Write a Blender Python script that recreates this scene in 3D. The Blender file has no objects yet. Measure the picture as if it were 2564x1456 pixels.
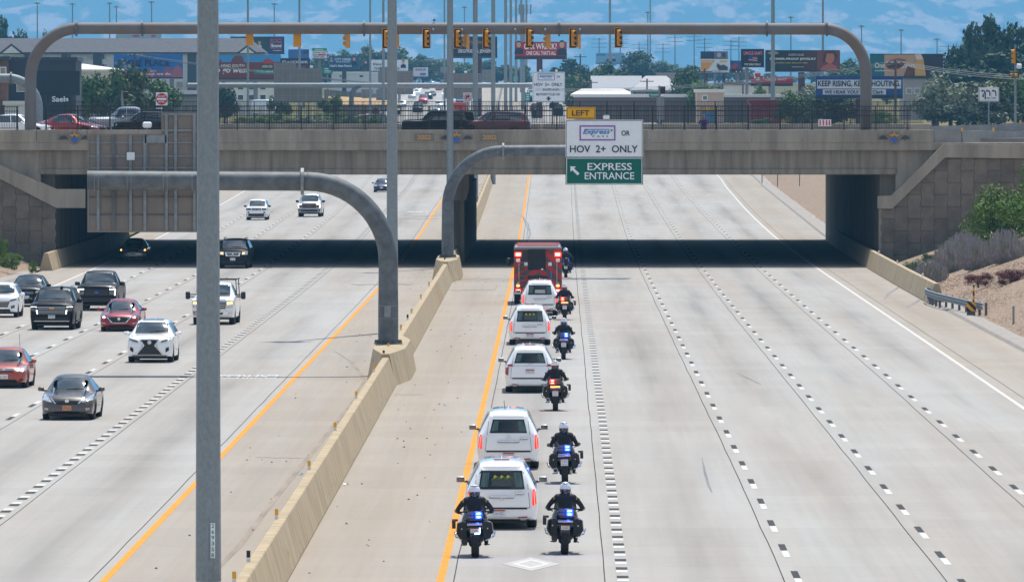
import bpy, bmesh, math, random
from mathutils import Vector, Matrix
from mathutils.bvhtree import BVHTree
R = math.radians
random.seed(7)
scene = bpy.context.scene
COL = scene.collection
# ------------------------------------------------------------------ camera
F, H, YH, CX, CY = 22380.0, 11.3, 215.0, 1282.0, 728.0     # focal length in photo pixels, eye height, horizon row
cam_d = bpy.data.cameras.new('camera'); cam = bpy.data.objects.new('camera', cam_d); COL.objects.link(cam)
cam_d.sensor_width = 36.0; cam_d.lens = F/2564*36.0; cam_d.clip_start = 1.0; cam_d.clip_end = 60000
cam.location = (0, 0, H); cam.rotation_euler = (R(90) - math.atan((CY-YH)/F), 0, 0)
scene.camera = cam
# ------------------------------------------------------------------ world and sun
SUN_EL, SUN_AZ = 67.0, 16.0        # ahead of the camera, a little to the right
w = bpy.data.worlds.new('World'); scene.world = w; w.use_nodes = True
nt = w.node_tree; nt.nodes.clear()
def wn(t, **k):
    n = nt.nodes.new(t)
    for a, b in k.items(): setattr(n, a, b)
    return n
sky = wn('ShaderNodeTexSky', sky_type='NISHITA', sun_disc=False)
sky.sun_elevation = R(SUN_EL); sky.sun_rotation = R(SUN_AZ); sky.altitude = 1300; sky.dust_density = 1.0
tc = wn('ShaderNodeTexCoord'); sep = wn('ShaderNodeSeparateXYZ'); nt.links.new(tc.outputs['Generated'], sep.inputs[0])
mx = wn('ShaderNodeMath', operation='MAXIMUM'); nt.links.new(sep.outputs['Z'], mx.inputs[0]); mx.inputs[1].default_value = 0.06
cmb = wn('ShaderNodeCombineXYZ')
for i, a in enumerate('XY'):
    d = wn('ShaderNodeMath', operation='DIVIDE'); nt.links.new(sep.outputs[a], d.inputs[0]); nt.links.new(mx.outputs[0], d.inputs[1]); nt.links.new(d.outputs[0], cmb.inputs[i])
cn = wn('ShaderNodeTexNoise'); cn.inputs['Scale'].default_value = 2.3; cn.inputs['Detail'].default_value = 7; cn.inputs['Roughness'].default_value = .58
nt.links.new(cmb.outputs[0], cn.inputs['Vector'])
cr = wn('ShaderNodeValToRGB'); cr.color_ramp.elements[0].position = .44; cr.color_ramp.elements[1].position = .64
nt.links.new(cn.outputs['Fac'], cr.inputs[0])
mixc = wn('ShaderNodeMix', data_type='RGBA'); nt.links.new(cr.outputs[0], mixc.inputs[0]); nt.links.new(sky.outputs[0], mixc.inputs[6]); mixc.inputs[7].default_value = (9.0, 9.3, 9.8, 1)
bg = wn('ShaderNodeBackground'); bg.inputs[1].default_value = 0.10
nt.links.new(mixc.outputs[2], bg.inputs[0])
nt.links.new(bg.outputs[0], wn('ShaderNodeOutputWorld').inputs[0])
sd = bpy.data.lights.new('sun', 'SUN'); sd.energy = 5.0; sd.angle = R(0.5); sd.color = (1, .95, .87)
sun = bpy.data.objects.new('sun', sd); COL.objects.link(sun)
sv = Vector((math.sin(R(SUN_AZ))*math.cos(R(SUN_EL)), math.cos(R(SUN_AZ))*math.cos(R(SUN_EL)), math.sin(R(SUN_EL))))
sun.rotation_euler = sv.to_track_quat('Z', 'Y').to_euler(); sun.location = (60, 300, 200)
vs = scene.view_settings; vs.view_transform = 'Standard'; vs.look = 'None'; vs.exposure = 0.20; vs.gamma = 1.0; vs.use_curve_mapping = False
scene.render.engine = 'CYCLES'; cy = scene.cycles
cy.use_denoising = True; cy.max_bounces = 5; cy.use_adaptive_sampling = True; cy.adaptive_threshold = .02; cy.transparent_max_bounces = 12; cy.volume_bounces = 1; cy.sample_clamp_indirect = 4.0; cy.caustics_reflective = False; cy.caustics_refractive = False
# ------------------------------------------------------------------ helpers
def P(x, y, Z):                      # a photo pixel at a distance -> a point of the place
    return Vector(((x-CX)/F*Z, Z, H-(y-YH)/F*Z))
def G(x, y, z=0.0):                  # a photo pixel -> the point on level ground at height z
    return P(x, y, F*(H-z)/(y-YH))
def lerp(a, b, t): return a+(b-a)*t
def interp(tab, v):
    if v <= tab[0][0]: return tab[0][1]
    for (a, p), (b, q) in zip(tab, tab[1:]):
        if v <= b: return lerp(p, q, (v-a)/(b-a))
    return tab[-1][1]
MATS = {}
def srgb(*c): return tuple(((x/255/12.92) if x/255 <= .04045 else ((x/255+.055)/1.055)**2.4) for x in c)
def mat(name, col, rough=.6, metal=0., var=0., scale=3., spec=.5, bump=0., bscale=40., emit=None, es=0., trans=0., coat=0., alpha=1., stretch=(1, 1, 1), col2=None, lo=.35, hi=.65):
    if name in MATS: return MATS[name]
    m = bpy.data.materials.new(name); m.use_nodes = True; MATS[name] = m
    t = m.node_tree; b = t.nodes['Principled BSDF']
    b.inputs['Base Color'].default_value = (*col, 1); b.inputs['Roughness'].default_value = rough; b.inputs['Metallic'].default_value = metal
    b.inputs['Specular IOR Level'].default_value = spec; b.inputs['Coat Weight'].default_value = coat; b.inputs['Coat Roughness'].default_value = .04
    b.inputs['Transmission Weight'].default_value = trans; b.inputs['Alpha'].default_value = alpha
    if emit: b.inputs['Emission Color'].default_value = (*emit, 1); b.inputs['Emission Strength'].default_value = es
    if var or bump or col2:
        c = t.nodes.new('ShaderNodeTexCoord'); mp = t.nodes.new('ShaderNodeMapping'); mp.inputs['Scale'].default_value = stretch
        t.links.new(c.outputs['Object'], mp.inputs[0])
    if var or col2:
        n = t.nodes.new('ShaderNodeTexNoise'); n.inputs['Scale'].default_value = scale; n.inputs['Detail'].default_value = 6; n.inputs['Roughness'].default_value = .62
        t.links.new(mp.outputs[0], n.inputs['Vector'])
        r = t.nodes.new('ShaderNodeValToRGB'); r.color_ramp.elements[0].position = lo; r.color_ramp.elements[1].position = hi
        a = tuple(max(0, x*(1-var)) for x in col); z = col2 if col2 else tuple(min(1, x*(1+var)) for x in col)
        r.color_ramp.elements[0].color = (*a, 1); r.color_ramp.elements[1].color = (*z, 1)
        t.links.new(n.outputs['Fac'], r.inputs[0]); t.links.new(r.outputs[0], b.inputs['Base Color'])
    if bump:
        n2 = t.nodes.new('ShaderNodeTexNoise'); n2.inputs['Scale'].default_value = bscale; n2.inputs['Detail'].default_value = 4
        t.links.new(mp.outputs[0], n2.inputs['Vector']); bp = t.nodes.new('ShaderNodeBump'); bp.inputs['Strength'].default_value = bump; bp.inputs['Distance'].default_value = .02
        t.links.new(n2.outputs['Fac'], bp.inputs['Height']); t.links.new(bp.outputs[0], b.inputs['Normal'])
    return m
def flat(c, rough=.6):               # plain print colour
    return mat('print_%02x%02x%02x' % tuple(int(max(0, min(255, v))) for v in c), srgb(*c), rough)
def paint(c, name=None, metal=0.0, var=.0):
    dk = max(c) < 60; return mat(name or 'paint_%02x%02x%02x' % tuple(c), tuple(v*(.5 if dk else 1) for v in srgb(*c)), .35, metal if not dk else 0, coat=.16 if dk else 1.0, spec=.18 if dk else .5)
def link(o, parent=None):
    COL.objects.link(o)
    if parent is not None: o.parent = parent
    return o
def tag(o, label=None, cat=None, group=None, kind=None):
    if label: o['label'] = label
    if cat: o['category'] = cat
    if group: o['group'] = group
    if kind: o['kind'] = kind
    return o
def thing(name, label, cat, loc=(0, 0, 0), rz=0., group=None):
    o = bpy.data.objects.new(name, None); link(o); o.location = loc; o.rotation_euler = (0, 0, rz); o.empty_display_size = .3
    return tag(o, label, cat, group)
def obj(name, me, m=None, parent=None, loc=None, smooth=None):
    if m is not None and not me.materials: me.materials.append(m)
    o = bpy.data.objects.new(name, me); link(o, parent)
    if loc is not None: o.location = loc
    return o
def copytree(o, parent=None):
    c = o.copy(); COL.objects.link(c); c.parent = parent
    for ch in o.children: copytree(ch, c)
    return c
class MB:                             # collects simple solids into ONE mesh
    def __init__(s): s.v = []; s.f = []
    def add(s, v, f):
        n = len(s.v); s.v += [tuple(p) for p in v]; s.f += [tuple(i+n for i in q) for q in f]; return s
    def box(s, c, d, rz=0., bev=0.):
        x, y, z = (k/2 for k in d); ca, sa = math.cos(rz), math.sin(rz)
        if bev <= 0:
            v = [(i*x, j*y, k*z) for k in (-1, 1) for j in (-1, 1) for i in (-1, 1)]
            f = [(0, 2, 3, 1), (4, 5, 7, 6), (0, 1, 5, 4), (2, 6, 7, 3), (0, 4, 6, 2), (1, 3, 7, 5)]
        else:
            b = min(bev, x*.9, y*.9, z*.9); v = []; f = []
            def ring(xx, yy, zz, cc): return [(xx-cc, -yy, zz), (xx, -yy+cc, zz), (xx, yy-cc, zz), (xx-cc, yy, zz), (-xx+cc, yy, zz), (-xx, yy-cc, zz), (-xx, -yy+cc, zz), (-xx+cc, -yy, zz)]
            v = ring(x-b, y-b, -z, b*.5)+ring(x, y, -z+b, b)+ring(x, y, z-b, b)+ring(x-b, y-b, z, b*.5)
            for k in range(3):
                for i in range(8): f.append((k*8+i, k*8+(i+1) % 8, k*8+8+(i+1) % 8, k*8+8+i))
            f += [tuple(range(7, -1, -1)), tuple(range(24, 32))]
        return s.add([(c[0]+p[0]*ca-p[1]*sa, c[1]+p[0]*sa+p[1]*ca, c[2]+p[2]) for p in v], f)
    def quad(s, *p): return s.add(p, [tuple(range(len(p)))])
    def tube(s, pts, r, n=10, cap=True):
        pts = [Vector(p) for p in pts]; rs = r if isinstance(r, (list, tuple)) else [r]*len(pts)
        v = []; f = []; up = None
        for i, p in enumerate(pts):
            d = (pts[min(i+1, len(pts)-1)]-pts[max(i-1, 0)]).normalized()
            if up is None: up = Vector((0, 0, 1)) if abs(d.z) < .9 else Vector((1, 0, 0))
            a = d.cross(up)
            if a.length < 1e-4: a = d.cross(Vector((0, 1, 0)))
            a.normalize(); b = a.cross(d).normalized(); up = b
            for k in range(n):
                t = 2*math.pi*k/n; v.append(p+(a*math.cos(t)+b*math.sin(t))*rs[i])
        for i in range(len(pts)-1):
            for k in range(n): f.append((i*n+k, i*n+(k+1) % n, (i+1)*n+(k+1) % n, (i+1)*n+k))
        if cap: f += [tuple(range(n-1, -1, -1)), tuple(range((len(pts)-1)*n, len(pts)*n))]
        return s.add(v, f)
    def prism(s, poly, y0, y1):       # polygon in x,z pushed along y
        n = len(poly); v = [(x, y0, z) for x, z in poly]+[(x, y1, z) for x, z in poly]
        f = [tuple(range(n)), tuple(range(2*n-1, n-1, -1))]+[((i+1) % n, i, n+i, n+(i+1) % n) for i in range(n)]
        return s.add(v, f)
    def lathe(s, prof, c=(0, 0, 0), axis='x', n=20):  # prof: (along axis, radius)
        v = []; f = []
        for a, r in prof:
            for k in range(n):
                t = 2*math.pi*k/n; p = {'x': (a, r*math.cos(t), r*math.sin(t)), 'z': (r*math.cos(t), r*math.sin(t), a), 'y': (r*math.cos(t), a, r*math.sin(t))}[axis]
                v.append((p[0]+c[0], p[1]+c[1], p[2]+c[2]))
        m = len(prof)
        for i in range(m-1):
            for k in range(n): f.append((i*n+k, i*n+(k+1) % n, (i+1)*n+(k+1) % n, (i+1)*n+k))
        f += [tuple(range(n-1, -1, -1)), tuple(range((m-1)*n, m*n))]
        return s.add(v, f)
    def mesh(s, name, m=None, smooth=None):
        me = bpy.data.meshes.new(name); me.from_pydata(s.v, [], s.f); me.update()
        bm = bmesh.new(); bm.from_mesh(me); bmesh.ops.recalc_face_normals(bm, faces=bm.faces); bm.to_mesh(me); bm.free()
        if m is not None: me.materials.append(m)
        if smooth:
            me.shade_smooth(); me.set_sharp_from_angle(angle=R(smooth))
        return me
    def build(s, name, m, parent=None, loc=None, smooth=None):
        return obj(name, s.mesh(name, m, smooth), None, parent, loc)
_txt = {}
def textmesh(s, wd=None, ht=None, depth=.01, bold=0., m=None, shear=0.):   # lettering standing upright, read from -y, centred
    key = (s, wd, ht, bold, m.name if m else '', shear)
    if key in _txt: return _txt[key]
    cu = bpy.data.curves.new('lettering', 'FONT'); cu.body = s; cu.align_x = 'CENTER'; cu.offset = bold; cu.resolution_u = 3; cu.shear = shear
    o = bpy.data.objects.new('t', cu); COL.objects.link(o); dg = bpy.context.evaluated_depsgraph_get()
    me = bpy.data.meshes.new_from_object(o.evaluated_get(dg)); bpy.data.objects.remove(o)
    xs = [v.co.x for v in me.vertices]; ys = [v.co.y for v in me.vertices]
    if xs:
        x0, x1, y0, y1 = min(xs), max(xs), min(ys), max(ys)
        sz = ht/(y1-y0) if ht else wd/(x1-x0); sx = wd/(x1-x0) if wd else sz
        for v in me.vertices: v.co = ((v.co.x-(x0+x1)/2)*sx, 0, (v.co.y-(y0+y1)/2)*sz)
    if m: me.materials.clear(); me.materials.append(m)
    _txt[key] = me
    return me
def text(s, c, wd=None, ht=None, m=None, parent=None, name='lettering', bold=0., shear=0.):
    return obj(name, textmesh(s, wd, ht, bold=bold, m=m, shear=shear), None, parent, c)
# ------------------------------------------------------------------ common materials
STEEL = mat('galvanised_steel', (.24, .265, .285), .6, .2, var=.16, scale=5, bump=.15, bscale=30)
DARKSTEEL = mat('weathered_steel', (.115, .13, .143), .62, .1, var=.28, scale=2.2)
TUBEST = mat('stained_tube_steel', (.165, .165, .17), .68, .05, scale=.5, col2=(.17, .125, .095), lo=.42, hi=.68)
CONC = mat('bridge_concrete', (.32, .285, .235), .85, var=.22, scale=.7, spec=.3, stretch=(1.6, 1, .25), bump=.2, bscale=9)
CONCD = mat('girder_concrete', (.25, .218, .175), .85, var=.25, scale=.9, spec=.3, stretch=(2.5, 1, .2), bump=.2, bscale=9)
BARR = mat('barrier_concrete', (.41, .325, .21), .85, var=.16, scale=1.4, spec=.3, stretch=(1, 1, .4), bump=.2, bscale=12)
BLACK = mat('black_steel', (.012, .013, .016), .45)
RUBBER = mat('rubber', (.012, .012, .013), .8)
BLKP = mat('black_plastic', (.014, .014, .016), .42)
CHROME = mat('chrome', (.72, .74, .77), .12, 1.0)
ALLOY = mat('alloy', (.45, .46, .48), .28, .9)
YEL = mat('signal_yellow', (.72, .31, .008), .45)
WHITEM = mat('white_paint', (.78, .78, .77), .55)
GLASS = mat('dark_glass', (.02, .036, .04), .07, spec=1.0, coat=1.0)
for n_ in ('IOR', 'Coat IOR'): GLASS.node_tree.nodes['Principled BSDF'].inputs[n_].default_value = 1.65
CLEAR = mat('clear_screen', (.92, .95, .97), .03, trans=.92, spec=.5)

def scuff(m):                         # rubber scuffs and dirt low on the barrier faces
    t = m.node_tree; b = t.nodes['Principled BSDF']; src = b.inputs['Base Color'].links[0].from_socket; N = t.nodes.new; L = t.links.new
    c = N('ShaderNodeTexCoord'); mp = N('ShaderNodeMapping'); mp.inputs['Scale'].default_value = (1, .16, .9); L(c.outputs['Object'], mp.inputs[0]); n = N('ShaderNodeTexNoise'); n.inputs['Scale'].default_value = 2.6; n.inputs['Detail'].default_value = 7; n.inputs['Roughness'].default_value = .7; L(mp.outputs[0], n.inputs['Vector'])
    r = N('ShaderNodeValToRGB'); r.color_ramp.elements[0].position = .60; r.color_ramp.elements[1].position = .68; L(n.outputs['Fac'], r.inputs[0])
    s = N('ShaderNodeSeparateXYZ'); L(c.outputs['Object'], s.inputs[0]); k = N('ShaderNodeMapRange'); L(s.outputs[2], k.inputs[0]); k.inputs[1].default_value = .1; k.inputs[2].default_value = .75; k.inputs[3].default_value = .75; k.inputs[4].default_value = 0
    f = N('ShaderNodeMath'); f.operation = 'MULTIPLY'; L(r.outputs[0], f.inputs[0]); L(k.outputs[0], f.inputs[1])
    x = N('ShaderNodeMix'); x.data_type = 'RGBA'; L(f.outputs[0], x.inputs[0]); L(src, x.inputs[6]); x.inputs[7].default_value = (.09, .085, .08, 1); L(x.outputs[2], b.inputs['Base Color'])   # scuffs
scuff(BARR)
# ================================================================== the setting
K = (1420-CX)/F                        # the freeway's bearing
ZS = [150, 250, 350, 450, 550, 650, 800, 950, 1100, 1500, 2000, 3200]
LINES = {
 'RY': [-2.85, -2.93, -3.0, -3.15, -3.3, -3.5, -3.9, -4.3, -4.7, -6.5, -10, -16],
 'A': [1.32, 1.25, 1.15, 1.05, .95, .9, .88, .88, .88, -1.5, -5.5, -12],
 'B': [5.28, 5.3, 5.1, 4.95, 4.8, 4.75, 4.95, 5.3, 5.5, 3, -1.5, -8],
 'C': [9.1, 8.95, 8.75, 8.5, 8.4, 8.4, 8.6, 8.9, 9.2, 6.8, 2.2, -4.5],
 'D': [12.75, 12.6, 12.5, 12.2, 12.05, 12.1, 12.3, 12.7, 13.1, 10.6, 6, -1],
 'RE': [16.3, 16.15, 15.95, 15.75, 15.5, 15.45, 16.2, 17.4, 18.6, 15, 10, 3],
 'RS': [19.9, 19.8, 19.7, 19.1, 18.9, 19.2, 20.4, 21.6, 22.8, 19, 14, 7],
 'BC': [-6.75, -6.8, -6.85, -6.95, -7.05, -7.3, -7.9, -8.6, -9.3, -11.3, -15.5, -22.5],
 'LY': [-10.6, -10.57, -10.55, -10.52, -10.6, -11.0, -11.9, -12.7, -13.5, -16, -20, -27],
 'LA': [-14.9, -14.93, -14.9, -14.77, -14.85, -15.4, -16.45, -17.5, -18.7, -21.5, -26, -33],
 'LE': [-19.05, -19.0, -18.9, -18.72, -18.78, -19.45, -20.75, -22.5, -24.2, -26, -30, -37],
 'LF': [-22.75, -22.65, -22.5, -22.2, -22.2, -23.1, -24.7, -26.6, -28.5, -30, -34, -41],
 'LG': [-26.1, -26.0, -25.85, -25.6, -25.7, -26.7, -28.5, -30.5, -32.5, -34.5, -38, -45],
 'LW': [-29.3, -29.2, -29.0, -28.7, -29.2, -30.2, -32.2, -34.5, -37, -39.5, -42, -49],
 'LS': [-33.0, -33.0, -33.0, -32.6, -32.0, -32.2, -35, -38, -41, -43, -46, -53]}
TAB = {k: list(zip(ZS, v)) for k, v in LINES.items()}
def LX(line, Z):                       # smoothed across neighbours so that bends are gentle
    t = TAB[line]; return sum(interp(t, Z+d)*wt for d, wt in ((-45, .25), (0, .5), (45, .25))) + K*Z
ELEV = [(1000, 0), (1300, 1.2), (1700, 4.2), (2000, 7.3), (2500, 10.6), (3000, 12.4), (3600, 12.6)]
def ZR(Z): return interp(ELEV, Z)
def nodes_mat(name):
    m = bpy.data.materials.new(name); m.use_nodes = True; MATS[name] = m
    return m, m.node_tree, m.node_tree.nodes['Principled BSDF']
def road_material(name, base, tint, wear):
    m, t, b = nodes_mat(name); N = t.nodes.new; L = t.links.new
    def math_(op, a, bb=None):
        n = N('ShaderNodeMath'); n.operation = op
        for i, v in enumerate((a, bb)):
            if v is None: continue
            if isinstance(v, (int, float)): n.inputs[i].default_value = v
            else: L(v, n.inputs[i])
        return n.outputs[0]
    uv = N('ShaderNodeUVMap'); sp = N('ShaderNodeSeparateXYZ'); L(uv.outputs[0], sp.inputs[0]); u, v = sp.outputs[0], sp.outputs[1]
    def noise(su, sv_, sc, det=5, rough=.6):
        c = N('ShaderNodeCombineXYZ'); L(math_('MULTIPLY', u, su), c.inputs[0]); L(math_('MULTIPLY', v, sv_), c.inputs[1])
        n = N('ShaderNodeTexNoise'); n.inputs['Scale'].default_value = sc; n.inputs['Detail'].default_value = det; n.inputs['Roughness'].default_value = rough
        L(c.outputs[0], n.inputs['Vector']); return n.outputs['Fac']
    fu = math_('FRACT', u); c = math_('ABSOLUTE', math_('SUBTRACT', fu, .5))
    track = math_('POWER', math_('SUBTRACT', 1.0, math_('MULTIPLY', c, 2.0)), 2.5)          # rubber and oil down the middle of a lane
    streak = math_('MULTIPLY', track, math_('MULTIPLY', math_('MAXIMUM', math_('SUBTRACT', noise(1.2, .012, 1.0, 3), .38), 0), 5.0*wear))
    slab = N('ShaderNodeTexWhiteNoise'); slab.noise_dimensions = '2D'; cc = N('ShaderNodeCombineXYZ')
    L(math_('FLOOR', u), cc.inputs[0]); L(math_('FLOOR', math_('DIVIDE', v, 4.57)), cc.inputs[1]); L(cc.outputs[0], slab.inputs['Vector'])
    val = math_('ADD', .90, math_('MULTIPLY', slab.outputs['Value'], .055))
    val = math_('ADD', val, math_('MULTIPLY', math_('SUBTRACT', noise(1.2, .006, 1.6, 6), .5), .20))
    val = math_('ADD', val, math_('MULTIPLY', math_('SUBTRACT', noise(9, .02, 2.0, 4), .5), .16))
    val = math_('ADD', val, math_('MULTIPLY', math_('SUBTRACT', noise(3, 1.2, 1.0, 6, .75), .5), .14))
    jt = math_('ABSOLUTE', math_('SUBTRACT', math_('FRACT', math_('DIVIDE', v, 4.57)), .5))
    joint = math_('MULTIPLY', math_('GREATER_THAN', jt, .4955), .16)
    val = math_('SUBTRACT', math_('SUBTRACT', val, streak), joint)
    mixn = N('ShaderNodeMix'); mixn.data_type = 'RGBA'; rmp = N('ShaderNodeValToRGB'); rmp.color_ramp.elements[0].position = .36; rmp.color_ramp.elements[1].position = .66
    L(noise(.8, .006, 1.7, 6), rmp.inputs[0]); L(rmp.outputs[0], mixn.inputs[0]); mixn.inputs[6].default_value = (*base, 1); mixn.inputs[7].default_value = (*tint, 1)
    mul = N('ShaderNodeMix'); mul.data_type = 'RGBA'; mul.blend_type = 'MULTIPLY'; mul.inputs[0].default_value = 1; L(mixn.outputs[2], mul.inputs[6])
    g = N('ShaderNodeCombineColor'); [L(val, g.inputs[i]) for i in range(3)]; L(g.outputs[0], mul.inputs[7])
    L(mul.outputs[2], b.inputs['Base Color']); b.inputs['Roughness'].default_value = .9; b.inputs['Specular IOR Level'].default_value = .12
    return m
LANE = road_material('lane_concrete', (.405, .395, .38), (.375, .345, .312), .22)
SHLD = road_material('shoulder_concrete', (.365, .315, .26), (.382, .35, .312), .08)
def carriageway(name, strips):
    zs = list(range(-150, 1000, 15))+list(range(1000, 3201, 25)); me = bpy.data.meshes.new(name); v = []; f = []; uvs = []; mi = []
    for s, (a, b, mslot, n) in enumerate(strips):
        base = len(v)
        for Z in zs:
            for i in range(n+1):
                v.append((lerp(LX(a, Z), LX(b, Z), i/n), Z, ZR(Z))); uvs.append((s+i/n*.999+.0005+10*(name[0] == 'l'), Z))
        for r in range(len(zs)-1):
            for i in range(n):
                q = base+r*(n+1)+i; f.append((q, q+1, q+n+2, q+n+1)); mi.append(mslot)
    me.from_pydata(v, [], f); me.materials.append(LANE); me.materials.append(SHLD)
    for p, k in zip(me.polygons, mi): p.material_index = k
    uvl = me.uv_layers.new(name='UVMap')
    for l in me.loops: uvl.data[l.index].uv = uvs[l.vertex_index]
    return tag(obj(name, me), kind='structure')
right_road = carriageway('right_road', [('BC', 'RY', 1, 2), ('RY', 'A', 0, 2), ('A', 'B', 0, 2), ('B', 'C', 0, 2), ('C', 'D', 0, 2), ('D', 'RE', 0, 2), ('RE', 'RS', 1, 2)])
left_road = carriageway('left_road', [('LS', 'LW', 1, 2), ('LW', 'LG', 0, 2), ('LG', 'LF', 0, 2), ('LF', 'LE', 0, 2), ('LE', 'LA', 0, 2), ('LA', 'LY', 0, 2), ('LY', 'BC', 1, 2)])
MW = mat('marking_white', (.56, .55, .53), .9, spec=.1, var=.12, scale=2); MY = mat('marking_yellow', (.74, .295, .055), .9, spec=.1, var=.10, scale=1.5)
MK = mat('marking_black', (.08, .082, .088), 1., spec=0., var=.2, scale=4); CRACK = mat('joint_sealant', (.075, .07, .07), 1., spec=0., var=.3, scale=3, stretch=(1, .2, 1)); GHOST = mat('ground_off_paint', (.42, .405, .38), .8, var=.12, scale=4)
def ribbon(mb, line, off, wd, z0, z1, dz=.006, step=15, wob=0):
    n = max(1, int((z1-z0)/step)); pts = [z0+(z1-z0)*i/n for i in range(n+1)]; ww = [random.uniform(-wob, wob) for _ in pts]
    xs = [LX(line, z)+off+w_ for z, w_ in zip(pts, ww)]
    v = []; 
    for x, z in zip(xs, pts): v += [(x-wd/2, z, ZR(z)+dz), (x+wd/2, z, ZR(z)+dz)]
    mb.add(v, [(2*i, 2*i+1, 2*i+3, 2*i+2) for i in range(n)])
def marking(name, m, parent, fn):
    mb = MB(); fn(mb); return mb.build(name, m, parent)
for road, y, e in ((right_road, 'RY', 'RE'), (left_road, 'LY', 'LW')):
    marking('yellow_edge_line', MY, road, lambda mb: ribbon(mb, y, 0, .18, 60, 1900))
    marking('white_edge_line', MW, road, lambda mb: ribbon(mb, e, 0, .165, 60, 1900))
sgn = lambda road: 1 if road is right_road else -1
for road, ln, ph in ((right_road, 'B', 205.2), (right_road, 'C', 214.0), (right_road, 'D', 213.8), (left_road, 'LE', 317.7), (left_road, 'LF', 375.8), (left_road, 'LG', 420.)):
    p0 = ph - 12.19*int((ph-70)/12.19); ps = [p0+12.19*i for i in range(86)]
    a = [(p-3.05, p) if road is right_road else (p, p+3.05) for p in ps]; b = [(p+.02, p+3.07) if road is right_road else (p-3.07, p-.02) for p in ps]
    def dashes(mb, segs):
        for q in segs: ribbon(mb, ln, 0, .165, q[0], q[1])
    marking('white_lane_dashes', MW, road, lambda mb: dashes(mb, a)); marking('black_lane_dashes', MK, road, lambda mb: dashes(mb, b))
for road, ln in ((right_road, 'A'), (left_road, 'LA')):
    s = sgn(road); ps = [66+3.66*i for i in range(285)]
    def dens(mb, o0, o1):
        for p in ps: ribbon(mb, ln, 0, .27, p+min(s*o0, s*o1), p+max(s*o0, s*o1))
    marking('white_express_lane_dashes', MW, road, lambda mb: dens(mb, -1.15, 0)); marking('black_express_lane_dashes', MK, road, lambda mb: dens(mb, .02, 1.15))
for road, lst in ((right_road, (('RY', .30), ('A', -.42), ('B', -.32), ('C', -.35), ('D', -.35), ('RE', .55))), (left_road, (('LY', -.32), ('LA', .33), ('LE', .3), ('LF', .3), ('LG', .3)))):
    for ln, of in lst: marking('joint_seam', CRACK, road, lambda mb: ribbon(mb, ln, of, .026, 60, 1150, .004, 7, .014))
def tyre(mb, px, wd):
    pts = [G(*q) for q in px]
    v = []
    for i, p in enumerate(pts): wv = wd*(.35 if i in (0, len(pts)-1) else 1)/2; v += [(p.x-wv, p.y, .008), (p.x+wv, p.y, .008)]
    mb.add(v, [(2*i, 2*i+1, 2*i+3, 2*i+2) for i in range(len(pts)-1)])
TRK = mat('tyre_track', (.27, .22, .175), .85, var=.2, scale=1.2, stretch=(3, .2, 1)); SKID = mat('skid_mark', (.20, .20, .205), .8, var=.3, scale=1.5, stretch=(3, .15, 1))
for road, m, wd, px in ((left_road, TRK, .16, [(1058, 775), (985, 880), (900, 985), (800, 1110), (690, 1245), (600, 1365), (470, 1500)]),
                        (left_road, TRK, .14, [(840, 880), (880, 905), (915, 950), (890, 985)]), (right_road, SKID, .13, [(1305, 537), (1322, 560), (1328, 585), (1318, 610), (1308, 640)]),
                        (right_road, SKID, .10, [(1270, 525), (1310, 545), (1322, 575), (1318, 602)]),
                        (right_road, SKID, .16, [(2215, 750), (2225, 735), (2245, 722), (2262, 712)]), (right_road, SKID, .22, [(2270, 770), (2300, 752), (2330, 738), (2345, 730)]),
                        (right_road, SKID, .07, [(1758, 1145), (1765, 1180), (1775, 1215), (1783, 1232)]), (right_road, SKID, .06, [(1848, 935), (1870, 945), (1905, 962)]), (right_road, SKID, .25, [(2560, 830), (2600, 845), (2640, 850)])):
    mb = MB(); tyre(mb, px, wd); mb.build('tyre_mark', m, road)
def cross(mb, x0, x1, y, w_):          # a crack running across the lanes
    n = 14; v = []
    for i in range(n+1):
        p = G(lerp(x0, x1, i/n), y+random.uniform(-1.2, 1.2)*y/900); v += [(p.x, p.y-w_, .007), (p.x, p.y+w_, .007)]
    mb.add(v, [(2*i, 2*i+1, 2*i+3, 2*i+2) for i in range(n)])
for road, x0, x1, y, w_ in ((right_road, 1130, 1290, 702, .2), (right_road, 1420, 1580, 696, .22), (left_road, 880, 1030, 712, .3), (left_road, 985, 1100, 548, .4), (right_road, 1085, 1240, 726, .15), (right_road, 985, 1060, 988, .07), (left_road, 640, 760, 1146, .05)):
    mb = MB(); cross(mb, x0, x1, y, w_); mb.build('transverse_crack', CRACK, road)
# express lane diamond and lettering
c = G(1330, 1412); q = MB()
for s in (1,):
    o_ = [(0, 2.15), (.46, 0), (0, -2.15), (-.46, 0)]; i_ = [(0, 1.40), (.30, 0), (0, -1.40), (-.30, 0)]
    q.add([(c.x+a, c.y+b, .010) for a, b in o_]+[(c.x+a, c.y+b, .010) for a, b in i_], [(k, (k+1) % 4, 4+(k+1) % 4, 4+k) for k in range(4)])
q.build('diamond_marking', MW, right_road)
MB().quad(*[(c.x+a*1.5, c.y+b*1.4, .006) for a, b in o_]).build('worn_diamond_patch', GHOST, right_road)
def ground_text(s, p, wd, ln, m, parent, rev):
    me = textmesh(s, wd, ln, m=m, bold=.02).copy(); o = obj('road_lettering', me, None, parent, (p.x, p.y, .008)); o.rotation_euler = (R(-90), 0, math.pi if rev else 0)
    return o
ground_text('EXPRESS', G(620, 943), 2.3, 4.6, MW, left_road, True); ground_text('LANE', G(1045, 530), 1.9, 8, MW, left_road, True)
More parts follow.
